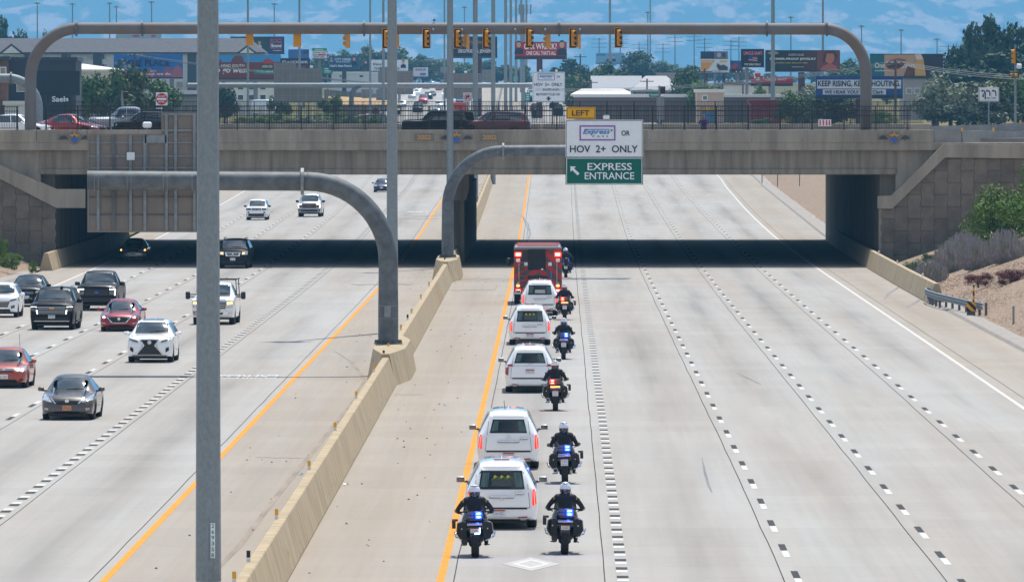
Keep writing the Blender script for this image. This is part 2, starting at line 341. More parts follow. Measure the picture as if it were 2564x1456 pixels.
# ------------------------------------------------------------------ terrain
GROUND = mat('dry_ground', (.13, .115, .07), .95, scale=.02, col2=(.07, .085, .035), spec=.1)
GRAVEL = mat('pink_gravel', (.285, .215, .16), .95, var=.35, scale=6, spec=.1, bump=.6, bscale=14, stretch=(1, .35, 1)); DIRT = mat('planting_soil', (.12, .09, .07), .95, var=.4, scale=5, spec=.1)
GRASS = mat('verge_grass', (.06, .09, .025), .95, scale=.15, col2=(.22, .17, .08), spec=.1)
v = []; f = []; xs = [-7500, -1500, -500, -250, -120, -60, -30, 0, 30, 60, 120, 250, 500, 1500, 7500]; zs = [-300, 0, 400, 1000, 1150, 1300, 1500, 1700, 2000, 2250, 2500, 3000, 3600, 4500, 6300, 12000, 36000]
for Z in zs:
    for X in xs: v.append((X, Z, ZR(Z)-.22))
for r in range(len(zs)-1):
    for i in range(len(xs)-1): q0 = r*len(xs)+i; f.append((q0, q0+1, q0+len(xs)+1, q0+len(xs)))
me = bpy.data.meshes.new('ground'); me.from_pydata(v, [], f); tag(obj('ground', me, GROUND), kind='structure')
def slope(name, m, edge, side, prof, z0, z1, step=8, kind='structure'):  # bank rising outwards from a road edge
    v = []; f = []; n = len(prof); k = 0; Z = z0
    while Z <= z1+.1:
        for d, h in prof: v.append((LX(edge, Z)+side*d, Z, ZR(Z)+h+(random.uniform(-.06, .06) if d > .6 else 0))); 
        k += 1; Z += step
    for r in range(k-1):
        for i in range(n-1): a = r*n+i; f.append((a, a+1, a+n+1, a+n))
    me = bpy.data.meshes.new(name); me.from_pydata(v, [], f); return tag(obj(name, me, m), kind=kind)
KERB = mat('kerb_concrete', (.33, .30, .27), .9, var=.15, scale=1.5, spec=.2)
bankR = slope('gravel_bank_right', GRAVEL, 'RS', 1, [(.5, -.05), (1.2, .15), (3, .75), (5, 1.4), (8, 2.4), (14, 3.6), (40, 5)], 150, 558)
slope('gravel_bank_left', GRAVEL, 'LS', -1, [(.5, -.05), (1.2, .15), (3, .75), (6, 1.5), (14, 3.2), (40, 5)], 150, 558)
slope('gravel_bank_beyond_bridge', GRAVEL, 'RS', 1, [(.6, -.05), (1.5, .25), (4, 1.1), (8, 2.1), (9, 2.2)], 664, 1160)
slope('ramp_road', SHLD, 'RS', 1, [(9, 2.21), (17, 2.5), (26, 2.7)], 664, 1160)
slope('kerb', KERB, 'RS', 1, [(-.1, .006), (0, .12), (.5, .13), (.9, .1)], 150, 462, 6); slope('kerb_beyond_bridge', KERB, 'RS', 1, [(-.1, .006), (0, .12), (.55, .14), (1.1, .16)], 664, 1160, 6)
slope('kerb_left', KERB, 'LS', -1, [(-.1, .006), (0, .12), (.5, .13), (.9, .1)], 150, 540, 6); slope('verge_left', GRASS, 'LS', -1, [(.4, -.05), (4, .6), (9, 1.6), (40, 3)], 664, 1900, 20)
slope('verge_right', GRASS, 'RS', 1, [(.4, -.05), (6, .5), (20, .9)], 1170, 2400, 20)

# raised land either side of the freeway beyond the bridge
def terrace(name, edge, side, m):
    v = []; f = []; k = 0
    for Z in (1142, 1165, 1400, 1700, 1950, 2250):
        for d in (6, 14, 60, 400): v.append((LX(edge, Z)+side*d, Z, max(ZR(Z)+.05, -.25 if Z < 1150 else (5.6 if d > 6 else ZR(Z)-.1)))); 
        k += 1
    for r in range(k-1):
        for i in range(3): a = r*4+i; f.append((a, a+1, a+5, a+4))
    me = bpy.data.meshes.new(name); me.from_pydata(v, [], f); tag(obj(name, me, m), kind='structure')
YARD = mat('yard_grass', (.07, .085, .03), .95, scale=.05, col2=(.22, .17, .08), spec=.1)
terrace('land_left', 'LS', -1, YARD); terrace('land_right', 'RS', 1, YARD)
def ZT(Z): return max(ZR(Z), 5.6) if Z >= 1165 else ZR(Z)
# loose gravel and litter that breaks up the bank
def scatter(name, label_, m, pts, sz, seed=1):
    rnd = random.Random(seed); mb = MB()
    for p in pts:
        s = sz*rnd.uniform(.5, 1.4); a = rnd.uniform(0, 6.28); ca, sa = math.cos(a)*s, math.sin(a)*s
        mb.add([(p.x+ca, p.y+sa, p.z), (p.x-sa, p.y+ca, p.z), (p.x-ca, p.y-sa, p.z), (p.x+sa, p.y-ca, p.z), (p.x, p.y, p.z+s*.8)], [(0, 1, 4), (1, 2, 4), (2, 3, 4), (3, 0, 4)])
    return tag(mb.build(name, m), label_, 'gravel' if 'gravel' in name else 'debris', kind='stuff')
rnd = random.Random(3); pts = []
for _ in range(5200):
    Z = rnd.uniform(330, 500); d = rnd.uniform(1.0, 6.5); pts.append(Vector((LX('RS', Z)+d, Z, interp([(1.2, .15), (3, .75), (5, 1.4), (8, 2.4)], d))))
scatter('bank_gravel', 'loose pinkish stones lying over the right bank', mat('gravel_stone', (.32, .23, .175), .95, var=.5, scale=3, spec=.1), pts, .05, 3)
pts = []
for _ in range(170):
    Z = rnd.uniform(205, 560); pts.append(Vector((LX('BC', Z)+(rnd.uniform(.5, 3.4) if rnd.random() < .6 else -rnd.uniform(.5, 3.2)), Z, .004)))
scatter('road_debris', 'small dark scraps of debris on the median shoulders', mat('debris', (.07, .06, .055), .9), pts, .035, 5)
# ------------------------------------------------------------------ barriers
def barrier(name, label, line, off, z0, z1, seg, h=1.07, m=BARR, ft=.40, tp=.13, skip=()):
    t = thing(name, label, 'barrier', (LX(line, z0)+off, z0, ZR(z0))); o = t.location; Z = z0
    while Z < z1-.5:
        Z2 = min(z1, Z+seg)-.012; mb = MB(); ring = []
        for k in (0, 1):
            q = lerp(Z, Z2, k); x = LX(line, q)+off-o.x; zz = ZR(q)-o.z
            ring += [(x-ft, q-o.y, zz-.05), (x-ft, q-o.y, zz+.06), (x-tp, q-o.y, zz+h-.02), (x-tp+.02, q-o.y, zz+h), (x+tp-.02, q-o.y, zz+h), (x+tp, q-o.y, zz+h-.02), (x+ft, q-o.y, zz+.06), (x+ft, q-o.y, zz-.05)]
        mb.add(ring, [(i, (i+1) % 8, 8+(i+1) % 8, 8+i) for i in range(8)]+[tuple(range(8)), tuple(range(15, 7, -1))])
        mb.build('segment', m, t); Z += seg
    return t
barrier('median_barrier', 'long tan concrete barrier running between the two carriageways', 'BC', 0, 110, 1110, 12.2)
barrier('shoulder_barrier', 'tan concrete barrier along the right shoulder under the bridge abutment', 'RS', .05, 463, 652, 12)
barrier('shoulder_barrier', 'tan concrete barrier along the left shoulder under the bridge abutment', 'LS', .2, 547, 652, 12)
YR = mat('reflector_amber', (.80, .42, .02), .4); WR = mat('reflector_white', (.75, .76, .76), .4)
dm0 = MB().box((0, 0, .045), (.085, .03, .09)).mesh('base', WR); dm1 = MB().box((0, 0, .165), (.085, .03, .15)).mesh('reflector', YR); dm2 = MB().box((0, 0, .165), (.085, .03, .15)).mesh('reflector', BLACK)
def delin(Z, x=None, blk=False, off=-.09):
    t = thing('delineator', 'small black and white marker post on the median barrier' if blk else 'small amber and white reflector post on the median barrier', 'marker', (LX('BC', Z)+off if x is None else x, Z, 1.07 if x is None else 1.02), 0, 'black barrier markers' if blk else 'amber barrier markers')
    obj('base', dm0, None, t); obj('reflector', dm2 if blk else dm1, None, t)
for i in range(33): delin(184+27.2*i)
for Z in (192.3, 338, 391, 520, 700): delin(Z, None, True)
for x, Z in ((22.35, 480), (22.6, 515), (22.9, 545)): tag(MB().box((0, 0, .1), (.09, .04, .2)).build('delineator', WR, None, (LX('RS', Z)+.05, Z, 1.07)), 'small white marker on the right shoulder barrier', 'marker', 'white barrier markers')
# ------------------------------------------------------------------ guardrail and object marker
gr = thing('guardrail', 'grey W-beam guardrail curving off the end of the right barrier', 'guardrail', (LX('RS', 465)+.05, 463, 0)); o = gr.location
path = [(LX('RS', 465)-.4, 466), (LX('RS', 462)-.45, 462), (LX('RS', 456)-.30, 456), (LX('RS', 448)+.1, 448), (LX('RS', 440)+.55, 440), (LX('RS', 434)+1.0, 434)]
mb = MB(); prof = [(.42, 0), (.47, -.07), (.53, 0), (.58, -.07), (.64, -.07), (.69, 0), (.75, -.07), (.78, 0)]; v = []
for x, y in path: v += [(x+d-o.x, y-o.y, z) for z, d in prof]
mb.add(v, [(r*8+i, r*8+i+1, r*8+i+9, r*8+i+8) for r in range(len(path)-1) for i in range(7)]); mb.build('rail', STEEL, gr, smooth=30)
pm = MB().box((0, 0, .38), (.12, .16, .8)).mesh('post', DARKSTEEL)
for i in range(13):
    t_ = i/12*4.98; k = int(t_); x, y = (lerp(path[k][j], path[min(k+1, 5)][j], t_-k) for j in (0, 1)); obj('post', pm, None, gr, (x+.14-o.x, y-o.y, 0))
mk, t, b = nodes_mat('hazard_stripes'); N = t.nodes.new
c_ = N('ShaderNodeTexCoord'); wv = N('ShaderNodeTexWave'); wv.inputs['Scale'].default_value = 1.5; wv.bands_direction = 'DIAGONAL'; wv.inputs['Distortion'].default_value = 0
r_ = N('ShaderNodeValToRGB'); r_.color_ramp.interpolation = 'CONSTANT'; r_.color_ramp.elements[0].color = (.01, .01, .01, 1); r_.color_ramp.elements[1].color = (.75, .36, .01, 1); r_.color_ramp.elements[1].position = .5
t.links.new(c_.outputs['Object'], wv.inputs[0]); t.links.new(wv.outputs['Color'], r_.inputs[0]); t.links.new(r_.outputs[0], b.inputs['Base Color'])
p = G(2432, 795); om = thing('object_marker', 'black and yellow striped marker at the end of the guardrail', 'marker', p)
MB().box((0, 0, .25), (.4, .3, .5)).build('base', DARKSTEEL, om); MB().box((0, -.2, .55), (.46, .03, .46)).build('striped_panel', mk, om); MB().box((.12, -.02, 1.0), (.09, .03, 1.2)).build('striped_post', mk, om)
p = P(2538, 825, 415); tag(MB().box((0, 0, .55), (.1, .05, 1.1)).build('marker_post', STEEL, None, (p.x, p.y, p.z)), 'thin grey marker post standing in the right gravel bank', 'post')
# ------------------------------------------------------------------ overpass
YF, YB = 560.0, 660.0
br = thing('overpass_bridge', 'wide concrete freeway overpass with black picket railing and 2002 parapet', 'bridge', (-3, YF, 0)); bo = br.location
def bpart(name, mb, m, loc=None, smooth=None):
    o = mb.build(name, m, br, None, smooth); o.location = (-bo.x, -bo.y, 0); return o
def bx(mb, x0, x1, y0, y1, z0, z1, bev=0): return mb.box(((x0+x1)/2, (y0+y1)/2, (z0+z1)/2), (x1-x0, y1-y0, z1-z0), 0, bev)
XL, XR = -29.6, 24.1
ASPH = mat('deck_pavement', (.22, .21, .20), .9, var=.1, scale=.5, spec=.2)
bpart('deck', bx(MB(), -45, 45, 564.2, YB-3.5, 7.25, 8.0), ASPH); bpart('sidewalk', bx(MB(), -45, 45, YF+.25, 564.19, 7.25, 7.74), CONC); bpart('sidewalk', bx(MB(), -45, 45, YB-3.49, YB-.25, 7.25, 7.74), CONC)
bpart('deck_edge', bx(MB(), -33, 27.5, YF-.02, YF+.25, 7.28, 7.74), CONC); bpart('deck_edge', bx(MB(), -33, 31, YB-.25, YB+.02, 7.28, 7.74), CONC)
for y0 in (YF+.35, YB-.9):
    g_ = MB(); yy = y0
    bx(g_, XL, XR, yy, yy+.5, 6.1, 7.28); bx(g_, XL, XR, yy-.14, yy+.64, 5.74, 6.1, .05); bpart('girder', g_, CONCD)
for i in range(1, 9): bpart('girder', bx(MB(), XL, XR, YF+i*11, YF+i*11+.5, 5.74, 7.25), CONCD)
seg = 3.2; x = -33.0; npan = 0
while x < 26.3:
    x1 = min(x+seg, 26.4); bpart('parapet_panel', bx(MB(), x+.008, x1-.008, YF-.06+(npan % 2)*.006, YF+.24, 7.741, 8.55, .025), CONC); x += seg; npan += 1
x = -33.0
while x < 30.5: bpart('far_parapet_panel', bx(MB(), x+.008, x+seg-.008, YB-.25, YB+.06, 7.741, 8.5, .025), CONC); x += seg
# pier with hammerhead cap
kx = K*78
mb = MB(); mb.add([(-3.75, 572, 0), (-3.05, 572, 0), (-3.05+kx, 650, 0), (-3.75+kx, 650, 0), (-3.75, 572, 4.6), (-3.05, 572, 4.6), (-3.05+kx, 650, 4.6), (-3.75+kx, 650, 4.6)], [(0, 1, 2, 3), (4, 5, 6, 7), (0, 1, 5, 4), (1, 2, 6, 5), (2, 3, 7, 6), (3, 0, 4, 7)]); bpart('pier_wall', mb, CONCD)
mb = MB(); mb.prism([(-3.85, 4.0), (-2.95, 4.0), (-2.75, 4.6), (-2.75, 5.72), (-3.95, 5.72), (-3.95, 4.5)], 570.6, 651); bpart('pier_cap', mb, CONC)
# abutments with coping
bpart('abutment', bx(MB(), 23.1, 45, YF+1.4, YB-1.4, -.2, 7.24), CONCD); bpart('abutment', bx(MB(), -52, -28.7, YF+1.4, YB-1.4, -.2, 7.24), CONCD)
def XZ(x, y, Z=YF): p = P(x, y, Z); return (p.x, p.z)
copR = [XZ(2564, 365), XZ(2361, 361), XZ(2231, 489), XZ(2197, 491), XZ(2197, 521), XZ(2233, 522), XZ(2365, 394), XZ(2564, 402)]
copR[0] = (46, copR[0][1]); copR[7] = (46, copR[7][1])
bpart('wall_coping', MB().prism(copR, YF-.6, YF+.5), CONC); bpart('cheek_wall', bx(MB(), 24.05, 46, YF+.45, YF+1.35, 3.6, 7.66), CONC)
copL = [(-52, XZ(0, 360)[1]), (XZ(-60, 362)[0], XZ(0, 362)[1]), XZ(145, 474), XZ(213, 474), XZ(213, 520), XZ(140, 521), XZ(0, 428), (XZ(-100, 428)[0], XZ(0, 396)[1]+.6), (-52, XZ(0, 396)[1]+.6)]
copL = [(-52, 7.2), (-33.9, 7.2), XZ(0, 400+27-15), XZ(143, 473), XZ(214, 473), XZ(214, 520), XZ(142, 520), XZ(0, 447), (-34.6, 6.2), (-52, 6.2)]
bpart('wall_coping', MB().prism(copL, YF-.6, YF+.5), CONC); bpart('cheek_wall', bx(MB(), -52, XL+.05, YF+.45, YF+1.35, 3.6, 7.66), CONC)
PAN = [mat('wall_panel_%d' % i, c, .9, var=.18, scale=1.3, spec=.2, bump=.25, bscale=12) for i, c in enumerate([(.185, .155, .125), (.205, .172, .138), (.168, .142, .116)])]
def panels(xa, n, sg, top):
    cw, rh = .83, 1.5
    for c in range(n):
        x0 = xa+sg*c*cw; x0, x1 = min(x0, x0+sg*cw), max(x0, x0+sg*cw)
        z = -1.5+(.75 if c % 2 else 0)
        while z < 8:
            za, zb = z+.012, z+rh-.012; tl, tr = top(x0), top(x1)
            if za < min(tl, tr)-.05:
                def pt(x, zz, lim): return (x, min(zz, lim))
                def edge(x):
                    e = []; k = 0
                    while k < 4:
                        a_, b_ = z+k*.375, z+(k+1)*.375; o_ = .028 if int(round((a_+3)/.375)) % 2 else -.028; e += [(x+o_, max(a_, za)), (x+o_, min(b_, zb))]; k += 1
                    return e
                L = edge(x0+.009); Rr = edge(x1-.009)[::-1]
                poly = [pt(*q, tl) for q in L]+[pt(*q, tr) for q in Rr]; cl = []
                for q in poly:
                    if not cl or (abs(q[0]-cl[-1][0])+abs(q[1]-cl[-1][1])) > .004: cl.append(q)
                bpart('wall_panel', MB().prism(cl, YF-.42+random.uniform(0, .02), YF+.1), random.choice(PAN))
            z += rh
topR = [(XZ(2204, 0)[0], XZ(0, 505)[1]), (XZ(2233, 0)[0], XZ(0, 505)[1]), (XZ(2363, 0)[0], XZ(0, 377)[1]), (46, XZ(0, 383)[1])]
panels(XZ(2206, 0)[0], 17, 1, lambda x: interp(topR, x))
topL = [(-52, 6.7), (-34.2, 6.7), (XZ(0, 0)[0], XZ(0, 430)[1]), (XZ(142, 0)[0], XZ(0, 497)[1]), (XZ(214, 0)[0], XZ(0, 497)[1])]
panels(XZ(140, 0)[0], 12, -1, lambda x: interp(topL, x))
bpart('wall_backing', bx(MB(), XZ(2208, 0)[0], 46, YF+.06, YF+.5, -.5, 3.9), PAN[2]); bpart('wall_backing', bx(MB(), -52, XZ(138, 0)[0], YF+.06, YF+.5, -.5, 4.0), PAN[2])
bpart('wall_corner', bx(MB(), XZ(118, 0)[0], XZ(136, 0)[0], YF-.35, YF+1.6, -.5, XZ(0, 515)[1]), CONC); bpart('wall_corner', bx(MB(), 23.0, 23.22, YF-.35, YF+1.6, -.5, XZ(0, 515)[1]), CONC)
# numerals and emblems on the parapet
GOLD = mat('gold_paint', (.62, .33, .06), .6); EMB = mat('emblem_dark', (.06, .06, .065), .7); PLQ = mat('plaque', (.21, .185, .165), .85, var=.1); BLU = mat('emblem_blue', (.03, .12, .5), .6)
def at_parapet(px, py, d=.09): p = P(px, py, YF); return (p.x-bo.x, -d, p.z)
for px in (1062, 1226):
    a = at_parapet(px, 343.5, .085); o = MB().box((0, 0, 0), (1.25, .03, .46)).build('numeral_plaque', PLQ, br, a); text('2002', (0, -.025, 0), .86, .30, GOLD, o, 'numerals', .02)
for px in (187, 1143, 2239):
    a = at_parapet(px, 343.5, .085); o = MB().box((0, 0, 0), (2.1, .03, .34)).build('emblem_plaque', PLQ, br, a)
    MB().lathe([(-.045, .40), (-.02, .41)], axis='y', n=24).build('emblem_disc', PLQ, o)
    for s in (-1, 1):
        mb = MB(); mb.prism([(s*.38, -.12), (s*.95, -.12), (s*.95, 0), (s*.8, .08), (s*.66, .12), (s*.52, .05)], -.028, -.018); mb.build('emblem_relief', EMB, o)
    mb = MB()
    for k in range(7): 
        an = R(30+k*20) if k in (0, 3, 6) else R(30+k*20); ln = .36 if k in (0, 3, 6) else .22
        cx_, cz_ = math.cos(an), math.sin(an); nx, nz = -cz_*.035, cx_*.035; mb.prism([(nx*.6, nz*.6-.02), (cx_*ln+nx, cz_*ln+nz), (cx_*ln-nx, cz_*ln-nz), (-nx*.6, -nz*.6-.02)], -.075, -.06)
    mb.build('emblem_star', GOLD, o)
    mb = MB(); mb.prism([(-.24, -.06), (0, 0), (.24, -.06), (.14, -.22), (0, -.36), (-.14, -.22)], -.07, -.055); mb.build('emblem_base', BLU, o)
# railings
def railing(label, xa, xb, Y, zb, zt, sp=.105):
    t = thing('picket_railing', label, 'railing', (xa, Y, zb)); L = xb-xa; h = zt-zb; n = int(L/sp); mb = MB(); rd = .026
    for i in range(n):
        x = (i+.5)*sp; pr = [(0, .05), (0, h*.74), (.03, h*.88), (.10, h)]
        v = []
        for dy, z in pr: v += [(x-rd/2, -dy-rd/2, z), (x+rd/2, -dy-rd/2, z), (x+rd/2, -dy+rd/2, z), (x-rd/2, -dy+rd/2, z)]
        mb.add(v, [(j*4+k, j*4+(k+1) % 4, j*4+4+(k+1) % 4, j*4+4+k) for j in range(3) for k in range(4)])
    tag(mb.build('pickets', BLACK, t), kind='stuff')
    for z, dy in ((h, -.10), (h*.80, -.005), (h*.60, 0), (.10, 0)): MB().box((L/2, dy, z), (L, .045, .04)).build('rail', BLACK, t)
    m = MB(); m.box((0, 0, h*.45), (.075, .075, h*.9)).box((0, -.045, h*.95), (.075, .09, .12)).box((0, 0, .01), (.2, .16, .02)); pm = m.mesh('post', BLACK); k = 0
    while k*2.0 <= L+.01: obj('post', pm, None, t, (min(k*2.0, L), 0, 0)); k += 1
    return t
railing('black picket railing along the near parapet of the overpass', -29.2, 25.0, YF+.09, 8.55, 10.02)
railing('short black picket railing left of the steel arch post', -33.0, -30.9, YF+.09, 8.55, 10.0)
railing('black picket railing along the far parapet of the overpass', -33.0, 30.4, YB-.1, 8.5, 10.15)
# approach barriers to the right of the bridge
def wallrun(name, label, pts, h0, th, m=CONC):
    t = thing(name, label, 'barrier', pts[0][0]); o = t.location
    for (a, ha), (b, hb) in zip(pts, pts[1:]):
        a, b = Vector(a), Vector(b); n = (b-a).cross(Vector((0, 0, 1))).normalized()*th/2; e = (b-a).normalized()*.02; v = []
        for p_, hh in ((a+e, ha), (b-e, hb)): v += [p_-n-o, p_+n-o, p_+n*.5+Vector((0, 0, hh))-o, p_-n*.5+Vector((0, 0, hh))-o]
        MB().add(v, [(0, 1, 2, 3), (4, 5, 6, 7), (0, 1, 5, 4), (1, 2, 6, 5), (2, 3, 7, 6), (3, 0, 4, 7)]).build('segment', m, t)
CONL = mat('pale_concrete', (.28, .27, .255), .85, var=.15, scale=.8, spec=.3)
def AP(x, y, Z): return P(x, y, Z)
wallrun('approach_barrier', 'pale concrete barrier continuing right from the overpass parapet', [((26.45, 561, 7.4), 1.15), ((28.2, 562, 7.4), 1.05), ((29.9, 565, 7.35), 1.15), ((32.6, 568, 7.3), 1.1), ((36, 570, 7.25), 1.05), ((45, 572, 7.2), 1.0)], 1, .35, CONL)
wallrun('approach_barrier', 'pale concrete barrier behind the lane sign right of the overpass', [((30.6, 655, 7.4), .95), ((35.5, 652, 7.45), 1.05), ((38.6, 650, 7.5), 1.3), ((44, 648, 7.5), 1.15), ((50, 646, 7.5), 1.1)], 1, .35, CONL)
tag(MB().box((36, 610, 7.55), (20, 92, .3)).build('approach_road', ASPH), kind='structure'); tag(MB().box((-42, 610, 7.4), (20, 92, .3)).build('approach_road', ASPH), kind='structure')
for Z, X in ((562.2, 28.3), (564.5, 30.4), (650.5, 37.0)):
    tag(MB().box((0, 0, .1), (.12, .05, .22)).build('delineator', YR, None, (X, Z, 8.45 if Z < 600 else 8.6)), 'small amber reflector on the pale approach barrier right of the bridge', 'marker', 'amber approach markers')
# ------------------------------------------------------------------ steel arches and gantries
def arc(c0, c1, c2, n=10):            # quarter bend between two straight runs (corner at c1)
    c0, c1, c2 = Vector(c0), Vector(c1), Vector(c2); o_ = c0+c2-c1
    return [o_+(c1-c2)*math.cos(math.pi/2*i/n)+(c1-c0)*math.sin(math.pi/2*i/n) for i in range(n+1)]
def flange(mb, p, r, axis): 
    mb.lathe([(-.06, r), (-.005, r), (.005, r), (.06, r)], p, axis, 24)
zt = 14.9; ar = thing('signal_arch', 'huge weathered steel tube arch carrying traffic signals over the bridge', 'signal arch', (-30.2, YF+.7, 8.4)); o = ar.location; xl, xr = -30.2, 22.2; Yt = YF+.7
pts = [Vector((xl, Yt, 8.4)), Vector((xl, Yt, 10.5))]+arc((xl, Yt, zt-3.2), (xl, Yt, zt), (xl+3.0, Yt, zt))
pts2 = arc((xr-2.6, Yt, zt-.04), (xr, Yt, zt-.04), (xr, Yt, zt-2.9))+[Vector((xr, Yt, 10.5)), Vector((xr, Yt, 8.4))]
for nm, pp in (('post', pts), ('crossbeam', [Vector((xl+3, Yt, zt)), Vector((-10, Yt, zt+.0)), Vector((xr-2.6, Yt, zt-.04))]), ('post', pts2)):
    MB().tube([p_-o for p_ in pp], .365, 24).build(nm, TUBEST, ar, smooth=40)
for px in (192, 357, 912, 1400, 1920, 2070):
    mb = MB(); flange(mb, (P(px, 70, Yt).x-o.x, 0, zt-o.z-.01), .50, 'x'); mb.build('flange', DARKSTEEL, ar)
for px in (1085, 1157, 1219, 1290, 1365, 1452): 
    MB().lathe([(-.10, .05), (0, .09), (.04, .09)], (P(px, 76, Yt).x-o.x, -.40, zt-o.z-.1), 'y', 10).build('vehicle_detector', STEEL, ar)
sm_b = MB().box((0, .02, .53), (.30, .12, 1.06), 0, .03); sm_b = sm_b.mesh('housing', YEL)
bk = MB().box((0, .09, .53), (.50, .02, 1.26)).mesh('backplate', BLACK); bk2 = MB().box((0, .10, .53), (.56, .02, 1.32)).mesh('backplate_rim', YEL)
vis = MB()
for k in range(3): vis.lathe([(-.24, .125), (-.04, .135), (-.03, .135)], (0, 0, .18+.35*k), 'y', 12)
vis = vis.mesh('visor', YEL); 
len_ = MB()
for k in range(3): len_.lathe([(-.245, .112), (-.25, .112)], (0, 0, .18+.35*k), 'y', 12)
len_ = len_.mesh('lens', BLACK)
brk = MB().tube([(.28, 0, -.05), (.28, 0, 1.12), (.0, .1, 1.12)], .014, 6).box((.15, 0, 0), (.28, .02, .02)).mesh('bracket', STEEL)
def signal(px, py_bot, rz, label, dY):
    p = P(px, py_bot, Yt+dY); s = thing('traffic_signal', label, 'traffic signal', p, rz, None)
    obj('housing', sm_b, None, s); obj('backplate', bk, None, s); obj('backplate_rim', bk2, None, s); s.scale = (.95, .95, .95); obj('visor', vis, None, s); obj('lens', len_, None, s); obj('bracket', brk, None, s)
    return s
ordn = ['first', 'second', 'third', 'fourth', 'fifth', 'sixth', 'seventh', 'eighth', 'ninth', 'tenth', 'eleventh', 'twelfth', 'thirteenth', 'fourteenth']
SIG = [(627, 109, 150, .62), (746, 113, 160, .62), (868, 116, 60+180, .62), (968, 117, 25, -.55), (990, 116, 235, .62), (1069, 117, 22, -.55), (1147, 117, 30, -.55), (1168, 118, 250, .62), (1219, 117, 42, -.55), (1327, 115, 40, -.55), (1370, 118, 240, .62), (1436, 116, 30, -.55), (1447, 118, 250, .62), (1550, 115, 28, -.55)]
for i, (px, py, a, dY) in enumerate(SIG): signal(px, py, R(a), 'yellow traffic signal on the steel arch, %s from the left' % ordn[i], dY)
# ------------------------------------------------------------------ flat boards laid out by their place in the photograph, built at their real distance and size
class Board:
    def __init__(s, name, label, cat, x, y, Z, group=None, lay=.012, root=None, off=(0, 0, 0)):
        s.Z = Z; s.lay = lay; p = P(x, y, Z); s.t = root if root else thing(name, label, cat, p, 0, group); s.o = p if not root else Vector(off); s.n = 0
    def xz(s, x, y): p = P(x, y, s.Z); return p.x-s.o.x, p.z-s.o.z
    def box(s, name, x0, y0, x1, y1, m, y=0., th=.06, bev=0.):
        a, b = s.xz(x0, y1), s.xz(x1, y0)
        return MB().box(((a[0]+b[0])/2, y, (a[1]+b[1])/2), (abs(b[0]-a[0]), th, abs(b[1]-a[1])), 0, bev).build(name, m, s.t)
    def flat(s, name, pts, m, k=1):
        return MB().quad(*[(q[0], -.035-s.lay*k, q[1]) for q in (s.xz(*p) for p in pts)]).build(name, m, s.t)
    def rect(s, name, x0, y0, x1, y1, m, k=1): return s.flat(name, [(x0, y1), (x1, y1), (x1, y0), (x0, y0)], m, k)
    def frame(s, name, x0, y0, x1, y1, w, m, k=1, r=0):
        mb = MB(); y = -.035-s.lay*k
        for a in ((x0, y0, x1, y0+w), (x0, y1-w, x1, y1), (x0, y0+w, x0+w, y1-w), (x1-w, y0+w, x1, y1-w)):
            c = [s.xz(a[0], a[3]), s.xz(a[2], a[1])]; mb.quad((c[0][0], y, c[0][1]), (c[1][0], y, c[0][1]), (c[1][0], y, c[1][1]), (c[0][0], y, c[1][1]))
        return mb.build(name, m, s.t)
    def oval(s, name, cx, cy_, rx, ry, m, k=1, n=16): return s.flat(name, [(cx+rx*math.cos(6.2832*i/n), cy_-ry*math.sin(6.2832*i/n)) for i in range(n)], m, k)
    def text(s, st, x0, y0, x1, y1, m, k=2, bold=.015, shear=0.):
        a, b = s.xz(x0, y1), s.xz(x1, y0); return text(st, ((a[0]+b[0])/2, -.035-s.lay*k, (a[1]+b[1])/2), b[0]-a[0], b[1]-a[1], m, s.t, 'lettering', bold, shear)
    def post(s, x, y0, zb, r, m, name='post', y=.3):
        a = s.xz(x, y0); return MB().tube([(a[0], y, zb-s.o.z), (a[0], y, a[1])], r, 12).build(name, m, s.t, smooth=40)
SW = mat('sign_white', (.80, .84, .88), .55, spec=.3, var=.03, scale=3); SG = mat('sign_green', (.0, .125, .085), .55, spec=.3, var=.05, scale=2); SY = mat('sign_yellow', (.78, .40, .006), .55, spec=.3); SP = mat('sign_purple', (.28, .11, .44), .6); SB = mat('sign_blue', (.02, .14, .48), .6); SK = mat('sign_black', (.012, .013, .014), .6); ST = mat('sign_teal', (.0, .25, .18), .6); SR = mat('sign_red', (.55, .012, .018), .55)
SBACK = mat('sign_back_sheet', (.235, .205, .18), .75, .1, var=.1, scale=1.2, stretch=(1, 1, .3))
def pedestal(t, o, Zc, h=1.2):
    rows = [(-13, .14, .41), (-6, .62, .86), (6, .62, .86), (13, .14, .41)]; v = []
    for d, tp, ft in rows:
        x = LX('BC', Zc+d)-o.x; y = Zc+d-o.y
        v += [(x-ft, y, -o.z-.05), (x-tp, y, h-o.z), (x+tp, y, h-o.z), (x+ft, y, -o.z-.05)]
    return MB().add(v, [(r*4+i, r*4+(i+1) % 4, r*4+4+(i+1) % 4, r*4+4+i) for r in range(3) for i in range(4)]+[(0, 1, 2, 3), (15, 14, 13, 12)]).build('pedestal', BARR, t)
